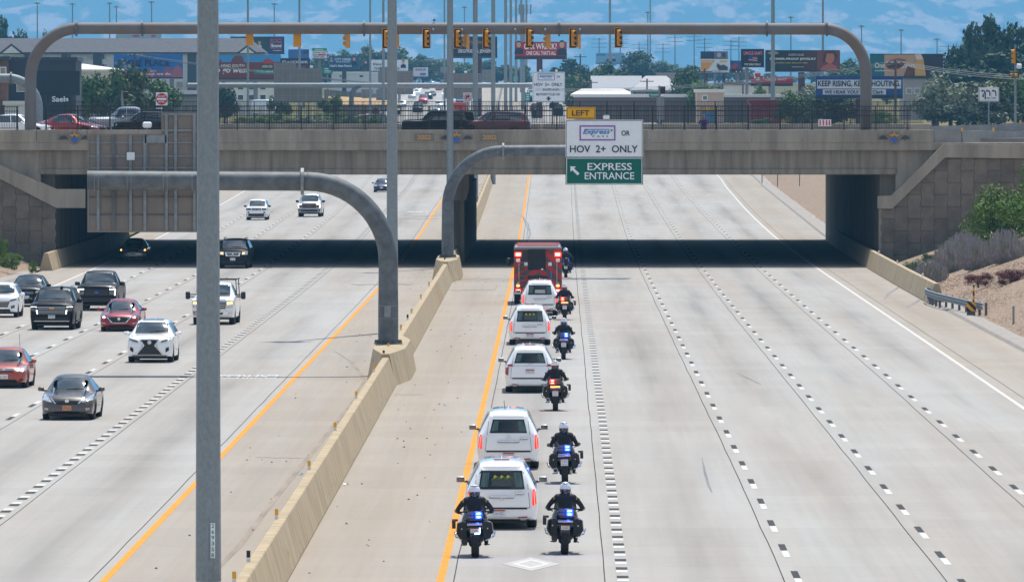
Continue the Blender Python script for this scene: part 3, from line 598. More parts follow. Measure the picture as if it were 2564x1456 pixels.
def gantry(label, xp, Zc, zarm, rad, xend, r, m, flx):
    X = P(xp, 0, Zc).x; t = thing('sign_gantry', label, 'sign gantry', (X, Zc, 1.2)); o = t.location; s = 1 if P(xend, 0, Zc).x > X else -1
    pedestal(t, o, Zc)
    pts = [Vector((X, Zc, 1.2)), Vector((X, Zc, 2.6))]+arc((X, Zc, zarm-rad), (X, Zc, zarm), (X+s*rad, Zc, zarm), 14)
    MB().tube([p-o for p in pts], [r*1.06]*2+[r]*(len(pts)-2), 28).build('post', m, t, smooth=40)
    a = Vector((X+s*rad, Zc, zarm)); b = Vector((P(xend, 0, Zc).x, Zc, zarm+.05)); MB().tube([a-o, b-o], r, 28).build('arm', m, t, smooth=40)
    mb = MB(); flange(mb, (P(flx, 0, Zc).x-o.x, 0, zarm-o.z), r*1.42, 'x'); mb.build('flange', STEEL, t)
    mb = MB(); mb.lathe([(0, r*1.5), (.05, r*1.5)], (0, 0, 0), 'z', 24); mb.build('base_plate', DARKSTEEL, t)
    bm_ = MB().lathe([(0, .03), (.14, .03)], (0, 0, 0), 'z', 8).lathe([(.05, .05), (.1, .05)], (0, 0, 0), 'z', 6).mesh('anchor_bolt', DARKSTEEL)
    for k in range(12): obj('anchor_bolt', bm_, None, t, (r*1.33*math.cos(k*R(30)), r*1.33*math.sin(k*R(30)), .03))
    return t
g1 = gantry('grey steel gantry arching left from the barrier, holding a sign seen from behind', 972, 350, 7.56, 3.15, 219, .372, DARKSTEEL, 757)
o = g1.location
MB().box((-.02, -.40, 1.28), (.26, .12, .46), 0, .02).build('switch_box', STEEL, g1)
for z in (1.0, 1.5): mb = MB(); mb.lathe([(z, .405), (z+.02, .405)], (0, 0, 0), 'z', 24); mb.build('strap', STEEL, g1)
sb = Board('overhead_sign', 'back of a big tan sign hung on the left gantry arm', 'sign', 355, 580, 351.0)
sb.box('sheet', 220, 336, 536, 580, SBACK, 0, .05); sb.box('sheet', 404, 281, 536, 337.5, SBACK, .002, .05)
for x in (246, 285, 327, 363, 417, 440, 487, 522):
    y0 = 338 if x < 410 else 284
    sb.box('upright_bar', x-3.5, y0, x+3.5, 577, STEEL if x != 285 else DARKSTEEL, -.07, .09)
for y in (357, 391, 420, 493, 537): sb.box('cross_bar', 222, y-1.8, 534, y+1.8, DARKSTEEL if y > 480 else STEEL, -.05, .05)
for y in (286, 326): sb.box('cross_bar', 406, y-2, 534, y+2, STEEL, -.05, .05)
sb.frame('rim', 219, 335, 537, 581, 4.5, SBACK, 4); sb.box('junction_box', 318, 381, 338, 401, SW, -.16, .12, .02); sb.box('plate', 363, 338, 417, 358, STEEL, -.10, .03)
sb.box('lamp_housing', 358, 305, 380, 320, SW, -.1, .3, .05); sb.box('lamp_arm', 367.5, 320, 369.5, 420, STEEL, -.12, .04)
for x in (240, 250, 322, 332, 412, 422, 484):
    a = sb.xz(x, 454); mb = MB(); mb.lathe([(-.012, .392), (.012, .392)], (a[0], -1.0, 7.56-sb.o.z), 'x', 24); mb.build('arm_strap', STEEL, sb.t)
g2 = gantry('grey steel gantry arching right from the barrier to the express lane sign', 1121, 527, 7.46, 3.25, 1606, .34, DARKSTEEL, 1260)
g2['label'] = 'grey steel gantry arching right from the barrier, holding the express lane sign'
def express_logo(b, x0, y0, x1, y1, w):
    W, Hh = x1-x0, y1-y0; X = lambda t: x0+W*t; Y = lambda t: y0+Hh*t
    b.frame('logo_frame', x0, y0, x1, y1, w, SP, 2)
    b.text('Express', X(.09), Y(.25), X(.85), Y(.66), SB, 2, .02, .35); b.flat('logo_bar', [(X(.14), Y(.29)), (X(.83), Y(.29)), (X(.83), Y(.24)), (X(.14), Y(.24))], SB, 2)
    b.text('P A S S', X(.36), Y(.66), X(.80), Y(.78), ST, 2); b.flat('logo_arrow', [(X(.87), Y(.42)), (X(.93), Y(.32)), (X(.87), Y(.22))], ST, 2)
es = Board('overhead_sign', 'white and green express lane sign hanging over the right carriageway', 'sign', 1513, 462, 526.2)
es.box('panel', 1416, 300, 1610, 394, SW, 0, .06); es.box('panel', 1416, 394.2, 1610, 462, SG, 0, .06)
es.frame('border', 1417.5, 301.5, 1608.5, 393.5, 1.1, SK, 1); es.frame('border', 1418, 395.5, 1608, 460.5, 1.5, SW, 1)
express_logo(es, 1451, 314, 1541, 352, 3.6)
es.text('OR', 1556, 327, 1577, 340, SK); es.text('HOV  2+  ONLY', 1427, 364, 1597, 382, SK, 2, .012)
es.text('EXPRESS', 1471, 408, 1582, 426, SW, 2, .01); es.text('ENTRANCE', 1464, 431, 1588, 449, SW, 2, .01)
es.flat('arrow', [(1428, 416), (1442, 417), (1437.5, 421.5), (1451, 434), (1446, 439), (1433, 426), (1428.5, 430)], SW, 2)
es.box('mounting_bar', 1440, 300, 1445, 462, STEEL, .12, .1); es.box('mounting_bar', 1580, 300, 1585, 462, STEEL, .12, .1)
lp = Board('left_exit_panel', 'small yellow LEFT panel above the express lane sign', 'sign', 1454, 298, 526.2)
lp.box('panel', 1418, 268.5, 1491, 297.5, SY, 0, .05, .01); lp.frame('border', 1419.5, 270, 1489.5, 296, 1, SK, 1); lp.text('LEFT', 1432, 276, 1476, 290, SK, 2, .012)
hb = Board('sign_lamp', 'small pale lamp box on top of the express lane sign', 'lamp', 1518, 299, 526.2); hb.box('housing', 1510, 289, 1526, 298, SW, 0, .3, .03); hb.box('lid', 1512, 286.5, 1525, 289, STEEL, 0, .28)
# ------------------------------------------------------------------ high-mast light poles in the median and beyond
POLE = mat('pole_galvanised', (.235, .275, .295), .5, .35, scale=14, bump=.1, bscale=25, var=.12, stretch=(1, 1, .6))
def mast(label, X, Y, zb, hgt, r0, r1, n=12, ring=True, group=None, m=POLE):
    t = thing('light_mast', label, 'light pole', (X, Y, zb), 0, group)
    MB().tube([(0, 0, 0), (0, 0, hgt*.5), (0, 0, hgt)], [r0, (r0+r1)/2, r1], n).build('shaft', m, t, smooth=25)
    if ring:
        mb = MB(); mb.lathe([(hgt-.1, .55), (hgt+.15, .75), (hgt+.3, .35)], (0, 0, 0), 'z', 10); mb.build('lamp_ring', DARKSTEEL, t)
        lm = MB().box((0, 0, hgt-.18), (.5, .4, .35), 0, .05).mesh('lamp', STEEL)
        for k in range(6): l_ = obj('lamp', lm, None, t, (math.cos(k*R(60))*.9, math.sin(k*R(60))*.9, 0))
    return t
m1 = mast('thick grey light mast in the foreground, cutting the picture left of centre', P(521, 0, 185).x, 185, 1.05, 37, .265, .12)
m1b = Board('', '', '', 0, 0, 184.5, root=m1, off=m1.location)
def tagplate(x0, y0, x1, y1):
    a, b = m1b.xz(x0, y1), m1b.xz(x1, y0); MB().box(((a[0]+b[0])/2, -.275, (a[1]+b[1])/2), (b[0]-a[0], .012, b[1]-a[1])).build('number_plate', SW, m1)
    for i, ch in enumerate('26935B'):
        yy = lerp(y0, y1, (i+.5)/6); c_ = m1b.xz((x0+x1)/2, yy); text(ch, (c_[0], -.284, c_[1]), .055, .082, ST, m1, 'lettering', .02)
tagplate(525.5, 1310, 537, 1398)
mast('second grey light mast, rising behind the left gantry post', P(982, 0, 410).x, 410, 1.0, 37, .27, .12)
mast('third grey light mast, in front of the bridge beside the right gantry', P(1127, 0, 556).x, 556, 1.0, 37, .235, .12)
for i, (x, Z) in enumerate(((1190, 790), (1235, 1020), (1266, 1400), (1279, 1750), (1292, 2050), (1305, 2350), (1318, 2700))):
    mast('grey light mast beyond the bridge, %s in the row toward the horizon' % ordn[i], P(x, 0, Z).x, Z, ZR(Z), 40+i*1.5, .26+.02*i, .16)
for i, (x, yt) in enumerate(((94, 8), (182, 10), (275, 8), (292, 17), (380, 5), (687, 10), (1163, 18), (1622, 31), (1980, 43), (2157, 65), (2256, 75), (2346, 98))):
    Z = 3300+70*(i % 4); p = P(x, yt, Z); mast('distant thin light mast with a lamp ring, %s from the left' % ordn[i], p.x, Z, 12.0, p.z-12, .33, .2, 8)
for i, (x, Z) in enumerate(((621, 1500), (750, 1550), (927, 1650), (960, 1300), (1113, 1900), (1527, 2300), (1628, 2600), (1935, 1350), (2060, 1500))):
    mast('bare grey pole behind the bridge running out of the top, %s from the left' % ordn[i], P(x, 0, Z).x, Z, ZR(Z), 38, .22 if i not in (5, 7) else .34, .14 if i not in (5, 7) else .24)
# ------------------------------------------------------------------ vegetation
def leafmat(name, a, b): return mat(name, a, .75, scale=.9, col2=b, spec=.25, lo=.3, hi=.7)
LG_ = leafmat('leaf_green', (.05, .095, .025), (.11, .17, .04)); LD_ = leafmat('leaf_dark', (.028, .058, .026), (.06, .10, .038)); LS_ = leafmat('leaf_silver', (.15, .175, .11), (.27, .30, .21)); LB_ = leafmat('leaf_bright', (.07, .15, .02), (.15, .23, .04)); LO_ = leafmat('leaf_olive', (.06, .085, .03), (.13, .14, .05)); LV_ = leafmat('lavender', (.20, .17, .22), (.30, .27, .36)); LR_ = leafmat('leaf_red', (.10, .025, .03), (.17, .05, .05)); BARK = mat('bark', (.09, .07, .05), .9, var=.3, scale=6)
def crown_mesh(name, seed, shape, n, leaf, m):
    r = random.Random(seed); v = []; f = []
    clumps = []
    for _ in range(26 if shape != 'cone' else 34):
        while True:
            x, y, z = (r.uniform(-1, 1) for _ in range(3))
            if x*x+y*y+z*z < 1: break
        if shape == 'round': c = Vector((x*.40, y*.40, .56+z*.36)); rad = r.uniform(.10, .19)
        elif shape == 'cone': t = r.random(); c = Vector((x*.36*(1-t)**.7, y*.36*(1-t)**.7, .06+t*.88)); rad = .16*(1-t)+.05
        elif shape == 'bush': c = Vector((x*.42, y*.42, max(.06, .42+z*.40))); rad = r.uniform(.12, .22)
        else: c = Vector((x*.26, y*.26, .5+z*.44)); rad = r.uniform(.09, .15)
        clumps.append((c, rad))
    for _ in range(n):
        c, rad = r.choice(clumps); d = Vector((r.gauss(0, 1), r.gauss(0, 1), r.gauss(0, 1))).normalized(); p = c+d*rad*(r.random()**.35)
        a = Vector((r.gauss(0, 1), r.gauss(0, 1), r.gauss(0, 1))).normalized(); b = a.cross(d+Vector((.1, 0, .1)))
        if b.length < .01: continue
        b.normalize(); l = leaf*r.uniform(.6, 1.5); k = len(v); v += [p-a*l, p+b*l*.55, p+a*l, p-b*l*.55]; f.append((k, k+1, k+2, k+3))
    me = bpy.data.meshes.new(name); me.from_pydata([tuple(q) for q in v], [], f); me.materials.append(m); return me
def trunk_mesh(seed):
    r = random.Random(seed); mb = MB(); mb.tube([(0, 0, 0), (r.uniform(-.02, .02), 0, .2), (r.uniform(-.03, .03), .01, .42), (0, 0, .62)], [.035, .026, .02, .008], 7)
    for k in range(5):
        a = r.uniform(0, 6.28); z = r.uniform(.22, .4); mb.tube([(0, 0, z), (math.cos(a)*.14, math.sin(a)*.14, z+.14), (math.cos(a)*.28, math.sin(a)*.28, z+.28)], [.016, .011, .004], 5)
    return mb.mesh('trunk', BARK)
TRUNKS = [trunk_mesh(i) for i in range(3)]
CR = {k: [crown_mesh('crown', 10*i+j, sh, n, lf, m) for j in range(2)] for i, (k, sh, n, lf, m) in enumerate([('green', 'round', 3000, .034, LG_), ('dark', 'round', 3200, .034, LD_), ('silver', 'round', 3400, .03, LS_), ('bright', 'round', 2800, .034, LB_), ('olive', 'round', 2800, .034, LO_), ('cone', 'cone', 2800, .034, LD_), ('tall', 'tall', 2800, .032, LD_), ('bush', 'bush', 7000, .02, LG_), ('bushb', 'bush', 9000, .017, LB_), ('bushs', 'bush', 3000, .034, LS_), ('bushr', 'bush', 7000, .017, LR_)])}
tcount = [0]
def tree(label, kind, x, y_top, y_bot, wpx, Z, zb=None, name='tree', cat='tree', group=None):
    tcount[0] += 1; p = P(x, y_top, Z); zb = ZT(Z)-.3 if zb is None else zb; hh = p.z-zb; wd = wpx/F*Z
    t = thing(name, label, cat, (p.x, Z, zb), random.uniform(0, 6.28), group)
    a = obj('trunk', TRUNKS[tcount[0] % 3], None, t); b = obj('crown', CR[kind][tcount[0] % 2], None, t)
    for q in (a, b): q.scale = (wd*1.3, wd*1.3, hh*1.04)
    return t
# near shrubs on the banks
tree('big bright green tree at the right edge before the panelled wall', 'bushb', 2515, 440, 640, 175, 530, .6)
tree('tall green shrub behind the big tree at the right edge', 'bushb', 2590, 400, 640, 130, 540, .8)
tree('dark juniper spreading along the foot of the panelled wall', 'bush', 2432, 583, 640, 130, 545, .7, 'shrub', 'shrub')
tree('dark green shrub at the right edge above the red bushes', 'bush', 2560, 590, 700, 70, 500, .7, 'shrub', 'shrub')
def grassy(label, px, py, Z, wd, hgt, n, m, seed, zb):
    r = random.Random(seed); mb = MB(); p = P(px, py, Z)
    for _ in range(n):
        a = r.uniform(0, 6.28); d = r.random()**.6*wd/2; bx_, by = math.cos(a)*d, math.sin(a)*d; l = hgt*r.uniform(.35, 1.15)*(1-.35*(d/(wd/2))**2); tx, ty = bx_*1.25+r.uniform(-.12, .12), by*1.25+r.uniform(-.12, .12); w_ = .007
        mb.add([(bx_*.8-w_, by*.8, 0), (bx_*.8+w_, by*.8, 0), (tx+w_, ty, l), (tx-w_, ty, l)], [(0, 1, 2, 3)])
        if r.random() < .6: mb.add([(tx-.02, ty, l*.8), (tx+.02, ty, l*.8), (tx+.012, ty+.01, l*1.08), (tx-.012, ty, l*1.08)], [(0, 1, 2, 3)])
    t = thing('shrub', label, 'shrub', (p.x, p.y, zb)); mb.build('stems', m, t)
    return t
LVG = mat('sage_stems', (.22, .235, .15), .8, scale=2.5, col2=(.40, .35, .42), spec=.2)
for i, (px, py, Z, wd, hg, lab) in enumerate(((2330, 690, 500, 1.6, 1.3, 'pale mauve sage shrub nearest the right shoulder barrier'), (2385, 680, 508, 1.8, 1.6, 'tall mauve sage shrub in the middle of the right bed'), (2450, 690, 500, 1.9, 1.5, 'mauve sage shrub left of the red leaved bushes'), (2520, 680, 496, 1.9, 1.7, 'mauve sage shrub at the right edge over the red bushes'), (2418, 660, 520, 1.8, 1.6, 'mauve sage shrub close to the panelled wall'))):
    grassy(lab, px, py, Z, wd, hg, 1100, LVG, i, interp([(1.2, .15), (3, .75), (5, 1.4), (8, 2.4)], P(px, 0, Z).x-LX('RS', Z))-.1)
tree('low red leaved bush in front of the mauve sage', 'bushr', 2450, 676, 716, 62, 470, .7, 'shrub', 'shrub'); tree('second low red leaved bush at the right edge', 'bushr', 2535, 668, 718, 75, 465, .9, 'shrub', 'shrub')
tree('light green clump beside the right shoulder barrier', 'bushs', 2290, 645, 700, 60, 515, .2, 'shrub', 'shrub')
tree('dark green clump at the wall foot above the right barrier', 'bush', 2330, 628, 690, 45, 540, .4, 'shrub', 'shrub')
tree('leafy green shrub at the left edge by the abutment', 'bushb', -2, 575, 660, 44, 540, .3, 'shrub', 'shrub'); tree('low bright green shrub in front of the left panelled wall', 'bushb', 30, 632, 668, 52, 532, .4, 'shrub', 'shrub'); tree('tiny weed at the end of the left shoulder barrier', 'bushb', 82, 648, 668, 18, 535, .1, 'weed', 'weed')
tree('dry green weed on the gravel bank beyond the bridge', 'bush', 2092, 503, 530, 18, 760, 1.2, 'weed', 'weed')
# belt of trees beyond the bridge
TR = [('green', 255, 165, 100, 1200, 'broad green tree beside the dark shop sign at left'), ('olive', 305, 158, 115, 1230, 'yellowish green tree below the blue billboard at left'), ('green', 380, 192, 110, 1240, 'round green tree behind the DO NOT ENTER sign'), ('bright', 215, 205, 60, 1190, 'low light green tree right of the dark shop sign'), ('dark', 562, 218, 60, 1350, 'dark tree just right of the foreground mast'),
 ('dark', 22, 45, 60, 2300, 'dark tree rising above the flats at the left edge'), ('green', 50, 72, 40, 2350, 'small dark tree above the flats at left'), ('green', 110, 84, 26, 2350, 'tiny tree above the flats beside the arch post'),
 ('olive', 815, 130, 60, 2700, 'olive tree between the billboards, left of the green price sign'), ('green', 870, 128, 60, 2750, 'green tree behind the price sign billboard'), ('olive', 920, 118, 80, 2800, 'rounded olive tree right of the price sign'), ('green', 1000, 122, 90, 2850, 'green tree left of the second light mast'), ('olive', 1060, 140, 70, 2850, 'olive tree right of the second light mast'), ('green', 1120, 150, 80, 2900, 'long green tree low on the skyline by the third mast'), ('green', 1180, 150, 90, 2900, 'green tree under the dark law firm billboard'), ('dark', 1245, 152, 70, 2700, 'dark green tree between the light masts'), ('green', 1300, 160, 60, 2600, 'green tree under the red billboard at left'),
 ('dark', 1435, 148, 80, 2100, 'dark green tree right of the red billboard'), ('green', 1480, 165, 90, 1900, 'broad green tree behind the express sign, right side'), ('dark', 1540, 158, 100, 2000, 'large dark tree below the blue billboard'), ('dark', 1505, 185, 90, 1750, 'low dark tree over the grey roofs'), ('olive', 1455, 205, 70, 1700, 'low olive tree beside the far express sign'), ('dark', 1592, 132, 75, 2500, 'tall hazy tree right of the blue billboard'), ('green', 1660, 155, 70, 2900, 'pale hazy tree near the middle of the right skyline'), ('dark', 1640, 160, 60, 2800, 'bluish hazy tree behind the grey roof'), ('green', 1740, 165, 70, 3000, 'far bluish tree left of the yellow billboard'),
 ('dark', 1715, 175, 70, 1500, 'dense dark green tree right of the grey roof'), ('bright', 1760, 200, 55, 1480, 'bright green tree below the yellow billboard'), ('green', 1820, 195, 60, 1900, 'green tree under the yellow billboard, right side'), ('green', 1905, 215, 40, 1500, 'small green tree left of the red sign'),
 ('silver', 2035, 205, 80, 1300, 'greyish tree left of the blue slogan billboard'), ('green', 1985, 230, 70, 1200, 'low green tree behind the railing, right part'), ('dark', 2085, 230, 110, 800, 'dark bushy tree behind the railing below the blue slogan'), ('green', 2120, 150, 80, 2400, 'hazy tree between the jewelry and skin care billboards'), ('olive', 2220, 185, 60, 2000, 'olive tree behind the arch post at right'),
 ('silver', 2380, 175, 110, 850, 'silvery tree right of the maroon billboard post'), ('silver', 2440, 195, 120, 840, 'silvery tree behind the lane arrow sign'), ('silver', 2340, 220, 80, 860, 'low silvery tree at the end of the railing'), ('olive', 2500, 190, 110, 900, 'olive green tree behind the signal pole'), ('bright', 2560, 190, 80, 900, 'bright green tree at the right edge behind the barrier'), ('silver', 2400, 240, 110, 830, 'low silvery bush on the right skyline'), ('olive', 2545, 240, 90, 820, 'low olive bush at the right edge'), ('silver', 2470, 250, 100, 825, 'low silvery bush behind the lane sign post')]
for k, x, yt, wd, Z, lab in TR: tree(lab, k, x, yt, 0, wd*1.2, max(Z, 1180+Z*.03), None)
for k, x, yt, wd, Z, lab in (('tall', 2440, 58, 95, 1500, 'huge dark poplar, left one of the clump at top right'), ('tall', 2490, 48, 100, 1520, 'huge dark poplar, tallest of the clump at top right'), ('tall', 2545, 60, 100, 1500, 'huge dark poplar at the top right edge'), ('dark', 2415, 120, 70, 1480, 'dark rounded tree left of the huge poplars'), ('dark', 2480, 130, 170, 1480, 'dark tree mass under the huge poplars')): tree(lab, k, x, yt, 0, wd*1.35, Z, None)
r = random.Random(11)
for i in range(34):
    x = 780+i*54+r.uniform(-12, 12); tree('hazy tree in the far belt of woodland on the horizon', r.choice(['green', 'dark', 'olive']), x, 178+r.uniform(-10, 16), 0, r.uniform(60, 95), 3600+r.uniform(-250, 250), 12.0, group='far woodland trees')
# ------------------------------------------------------------------ mountains and haze
from mathutils import noise as mn
v = []; f = []; nx, ny = 110, 54
for j in range(ny):
    Z = 25200+j*190
    for i in range(nx):
        X = -6500+13000*i/(nx-1); base = max(0, Z-25600)*.17; q = Vector((X/1500, Z/1500, 0))
        v.append((X, Z, 11.5+base*(1.0+.22*mn.fractal(q, 1., 2., 6))+(mn.fractal(q*4, 1., 2., 5)*26 if Z > 25700 else 0)*min(1, (Z-25600)/900)))
for j in range(ny-1):
    for i in range(nx-1): a = j*nx+i; f.append((a, a+1, a+nx+1, a+nx))
me = bpy.data.meshes.new('mountain'); me.from_pydata(v, [], f); me.shade_smooth()
mm = mat('mountain_scrub', (.085, .105, .085), .95, scale=.0100, col2=(.47, .335, .28), spec=.05, lo=.49, hi=.58, stretch=(1.0, .34, 1.3)); tag(obj('mountain', me, mm), kind='structure')
HZ = bpy.data.materials.new('haze_air'); HZ.use_nodes = True; t = HZ.node_tree; t.nodes.clear()
pv = t.nodes.new('ShaderNodeVolumePrincipled'); pv.inputs['Density'].default_value = 6.0e-5; pv.inputs['Color'].default_value = (.20, .58, 1.0, 1); pv.inputs['Anisotropy'].default_value = 0.0
t.links.new(pv.outputs[0], t.nodes.new('ShaderNodeOutputMaterial').inputs['Volume'])
hz = MB().box((0, 18000, 1250), (16000, 37000, 2502.6)).build('haze', HZ); tag(hz, 'pale blue haze hanging over the valley', 'haze', kind='stuff')
# ================================================================== vehicles: front towards -y, wheels on z = 0
TPL = {  # (place along length, top height, top half width, half width) as fractions
 'sedan': [(0, .37, .62, .70), (.012, .43, .70, .82), (.04, .50, .74, .92), (.10, .555, .76, .97), (.20, .60, .77, .99), (.275, .635, .77, 1), (.285, .65, .76, 1), (.36, .83, .68, 1), (.44, .975, .60, 1), (.52, 1, .585, 1), (.64, .985, .58, 1), (.72, .94, .575, 1), (.80, .83, .60, 1), (.875, .705, .66, .99), (.95, .69, .68, .96), (.985, .64, .68, .90), (1, .50, .62, .80)],
 'suv': [(0, .46, .66, .76), (.012, .54, .74, .88), (.035, .60, .77, .95), (.10, .64, .78, .985), (.20, .665, .79, 1), (.265, .685, .79, 1), (.275, .70, .78, 1), (.34, .85, .72, 1), (.405, .965, .66, 1), (.48, 1, .65, 1), (.70, .995, .645, 1), (.86, .965, .63, .99), (.91, .92, .63, .985), (.955, .76, .70, .97), (.985, .62, .74, .93), (1, .44, .70, .84)],
 'boxy': [(0, .50, .76, .86), (.010, .60, .80, .94), (.03, .645, .82, .975), (.10, .665, .83, 1), (.20, .68, .83, 1), (.27, .69, .83, 1), (.28, .705, .82, 1), (.325, .84, .77, 1), (.37, .965, .72, 1), (.42, 1, .71, 1), (.70, 1, .705, 1), (.93, .985, .70, 1), (.965, .95, .70, .99), (.985, .72, .78, .97), (.995, .60, .80, .95), (1, .42, .78, .9)],
 'pickup': [(0, .50, .80, .88), (.010, .615, .83, .96), (.03, .655, .84, .985), (.10, .67, .84, 1), (.18, .68, .84, 1), (.245, .69, .83, 1), (.255, .70, .82, 1), (.30, .84, .76, 1), (.345, .965, .71, 1), (.40, 1, .70, 1), (.53, .995, .70, 1), (.575, .96, .70, 1), (.60, .70, .82, 1), (.61, .66, .86, 1), (.80, .66, .88, 1), (.985, .66, .88, 1), (1, .42, .84, .95)],
 'hearse': [(0, .37, .66, .74), (.012, .46, .74, .86), (.04, .52, .78, .94), (.10, .565, .79, .98), (.18, .60, .80, 1), (.235, .625, .79, 1), (.245, .64, .78, 1), (.30, .82, .70, 1), (.355, .955, .62, 1), (.42, 1, .60, 1), (.70, 1.005, .60, 1), (.86, .995, .595, 1), (.925, .975, .59, .99), (.945, .93, .60, .985), (.965, .80, .66, .975), (.982, .675, .72, .96), (.992, .60, .74, .92), (1, .42, .70, .84)],
 'van': [(0, .40, .72, .84), (.012, .50, .77, .93), (.04, .55, .79, .97), (.09, .58, .79, .99), (.13, .62, .78, 1), (.20, .80, .74, 1), (.26, .96, .72, 1), (.32, 1, .72, 1), (.90, 1, .72, 1), (.985, .985, .72, .99), (1, .40, .72, .97)]}
WHEEL = {}
def wheel_meshes(r, wd):
    k = (round(r, 3), round(wd, 3))
    if k not in WHEEL:
        h = wd/2; ty = MB().lathe([(-h*.75, r*.66), (-h, r*.72), (-h, r*.90), (-h*.8, r*.985), (-h*.4, r), (h*.4, r), (h*.8, r*.985), (h, r*.90), (h, r*.72), (h*.75, r*.66)], axis='x', n=22).mesh('tyre', RUBBER, 50)
        rim = MB(); rim.lathe([(-h*.6, r*.60), (-h*.72, r*.66), (h*.72, r*.66), (h*.6, r*.60)], axis='x', n=22)
        for i in range(5):
            a = i*R(72); 
            for s in (-1, 1): rim.box((s*h*.72, math.cos(a)*r*.33, math.sin(a)*r*.33), (h*.16, r*.14, r*.14)).box((s*h*.72, math.cos(a)*r*.5, math.sin(a)*r*.5), (h*.14, r*.16, r*.16))
        rim.lathe([(-h*.8, r*.1), (-h*.82, r*.16), (h*.82, r*.16), (h*.8, r*.1)], axis='x', n=10)
        WHEEL[k] = (ty, rim.mesh('rim', ALLOY, 40))
    return WHEEL[k]
class Car:
    def __init__(s, name, label, cat, tpl, L, W, Hh, paintm, loc, rz=0., gc=.2, wb=None, fo=None, tr=.335, tw=.22, belt=.62, group=None, crown=.03, ylow=None):
        s.t = thing(name, label, cat, loc, rz, group); s.L, s.W, s.H = L, W, Hh; hw = W/2; wb = wb or L*.58; fo = fo or L*.19; s.yf, s.yr = fo-L/2, fo+wb-L/2; s.tr = tr
        rows = TPL[tpl]; ys = set(); 
        for q in rows: ys.add(round(q[0]*L-L/2, 4))
        for c in (s.yf, s.yr):
            for k in range(-4, 5): ys.add(round(c+(tr+.06)*math.sin(k/4*math.pi/2)*1.0, 4))
        ys = sorted(ys); T = lambda i, y: interp([(q[0]*L-L/2, q[i]) for q in rows], y)
        v = []; f = []; N = 14; prof = []
        for y in ys:
            w_ = T(3, y)*hw; zt = T(1, y)*Hh; wt = min(T(2, y)*hw, w_-.05); zs = min(belt*Hh, zt-.05); zb = gc+(.10 if (y < -L/2+.03 or y > L/2-.03) else .03 if (y < -L/2+.2 or y > L/2-.2) else 0); az = zb
            for c in (s.yf, s.yr):
                if abs(y-c) < tr+.06: az = max(az, tr+math.sqrt(max(0, (tr+.06)**2-(y-c)**2)))
            az = min(az, zs-.06); q = [(0, zb), (w_-.26, zb), (w_-.26, az), (w_-.035, az), (w_, az+.35*(zs-az)), (w_, az+.65*(zs-az)), (w_-.015, zs-.03), (w_-.05, zs)]
            for k in (.36, .72): q.append((lerp(w_-.05, wt, k**1.15), lerp(zs, zt-.04, k)))
            q += [(wt, zt-.04), (wt-.09, zt-.006), (wt*.5, zt+crown*.75), (0, zt+crown)]; prof.append(q)
        M = 2*N-2
        for y, q in zip(ys, prof):
            for x, z in q: v.append((x, y, z))
            for x, z in q[-2:0:-1]: v.append((-x, y, z))
        for r in range(len(ys)-1):
            for i in range(M): f.append((r*M+i, r*M+(i+1) % M, (r+1)*M+(i+1) % M, (r+1)*M+i))
        f += [tuple(range(M)), tuple(range(len(v)-1, len(v)-M-1, -1))]
        me = MB().add(v, f).mesh('body', paintm, 32); s.body = obj('body', me, None, s.t); s.paint = paintm
        bm = bmesh.new(); bm.from_mesh(me); bmesh.ops.triangulate(bm, faces=bm.faces); s.bvh = BVHTree.FromBMesh(bm); bm.free()
        ty, rim = wheel_meshes(tr, tw)
        for sx in (-1, 1):
            for y in (s.yf, s.yr): w0 = obj('wheel', ty, None, s.t, (sx*(hw-tw/2-.03), y, tr)); obj('rim', rim, None, w0)
        MB().box((0, 0, gc-.02), (W*.72, L*.86, .12)).box((0, s.yf, tr), (W*.8, .1, .1)).box((0, s.yr, tr), (W*.8, .12, .12)).build('underbody', BLKP, s.t)
    def hit(s, side, a, b, off):
        o, d = {'F': ((a, -s.L, b), (0, 1, 0)), 'R': ((a, s.L, b), (0, -1, 0)), 'L': ((-3, a, b), (1, 0, 0)), 'E': ((3, a, b), (-1, 0, 0)), 'T': ((a, b, 4), (0, 0, -1))}[side]
        h = s.bvh.ray_cast(Vector(o), Vector(d))
        if h[0] is None:
            n = s.bvh.find_nearest(Vector({'F': (a, -s.L/2, b), 'R': (a, s.L/2, b), 'L': (-s.W/2, a, b), 'E': (s.W/2, a, b), 'T': (a, b, s.H)}[side])); return n[0]-Vector(d)*off
        return h[0]-Vector(d)*off*.6+h[1]*off*.6*(1 if h[1].dot(Vector(d)) < 0 else -1)
    def patch(s, name, side, c, m, off=.01, nu=6, nv=3, parent=None):   # c: four corners, laid on the body
        v = []; f = []
        for j in range(nv+1):
            for i in range(nu+1):
                u, w_ = i/nu, j/nv; a = lerp(lerp(c[0][0], c[1][0], u), lerp(c[3][0], c[2][0], u), w_); b = lerp(lerp(c[0][1], c[1][1], u), lerp(c[3][1], c[2][1], u), w_); v.append(s.hit(side, a, b, off))
        for j in range(nv):
            for i in range(nu): q = j*(nu+1)+i; f.append((q, q+1, q+nu+2, q+nu+1))
        me = bpy.data.meshes.new(name); me.from_pydata([tuple(q) for q in v], [], f); me.update()
        d = {'F': Vector((0, -1, 0)), 'R': Vector((0, 1, 0)), 'L': Vector((-1, 0, 0)), 'E': Vector((1, 0, 0)), 'T': Vector((0, 0, 1))}[side]
        if sum((p.normal.dot(d)*p.area for p in me.polygons)) < 0: me.flip_normals()
        me.shade_smooth(); return obj(name, me, m, parent or s.t)
    def both(s, name, side, c, m, **k):
        s.patch(name, side, c, m, **k); s.patch(name, side, [(-x, z) for x, z in c], m, **k)
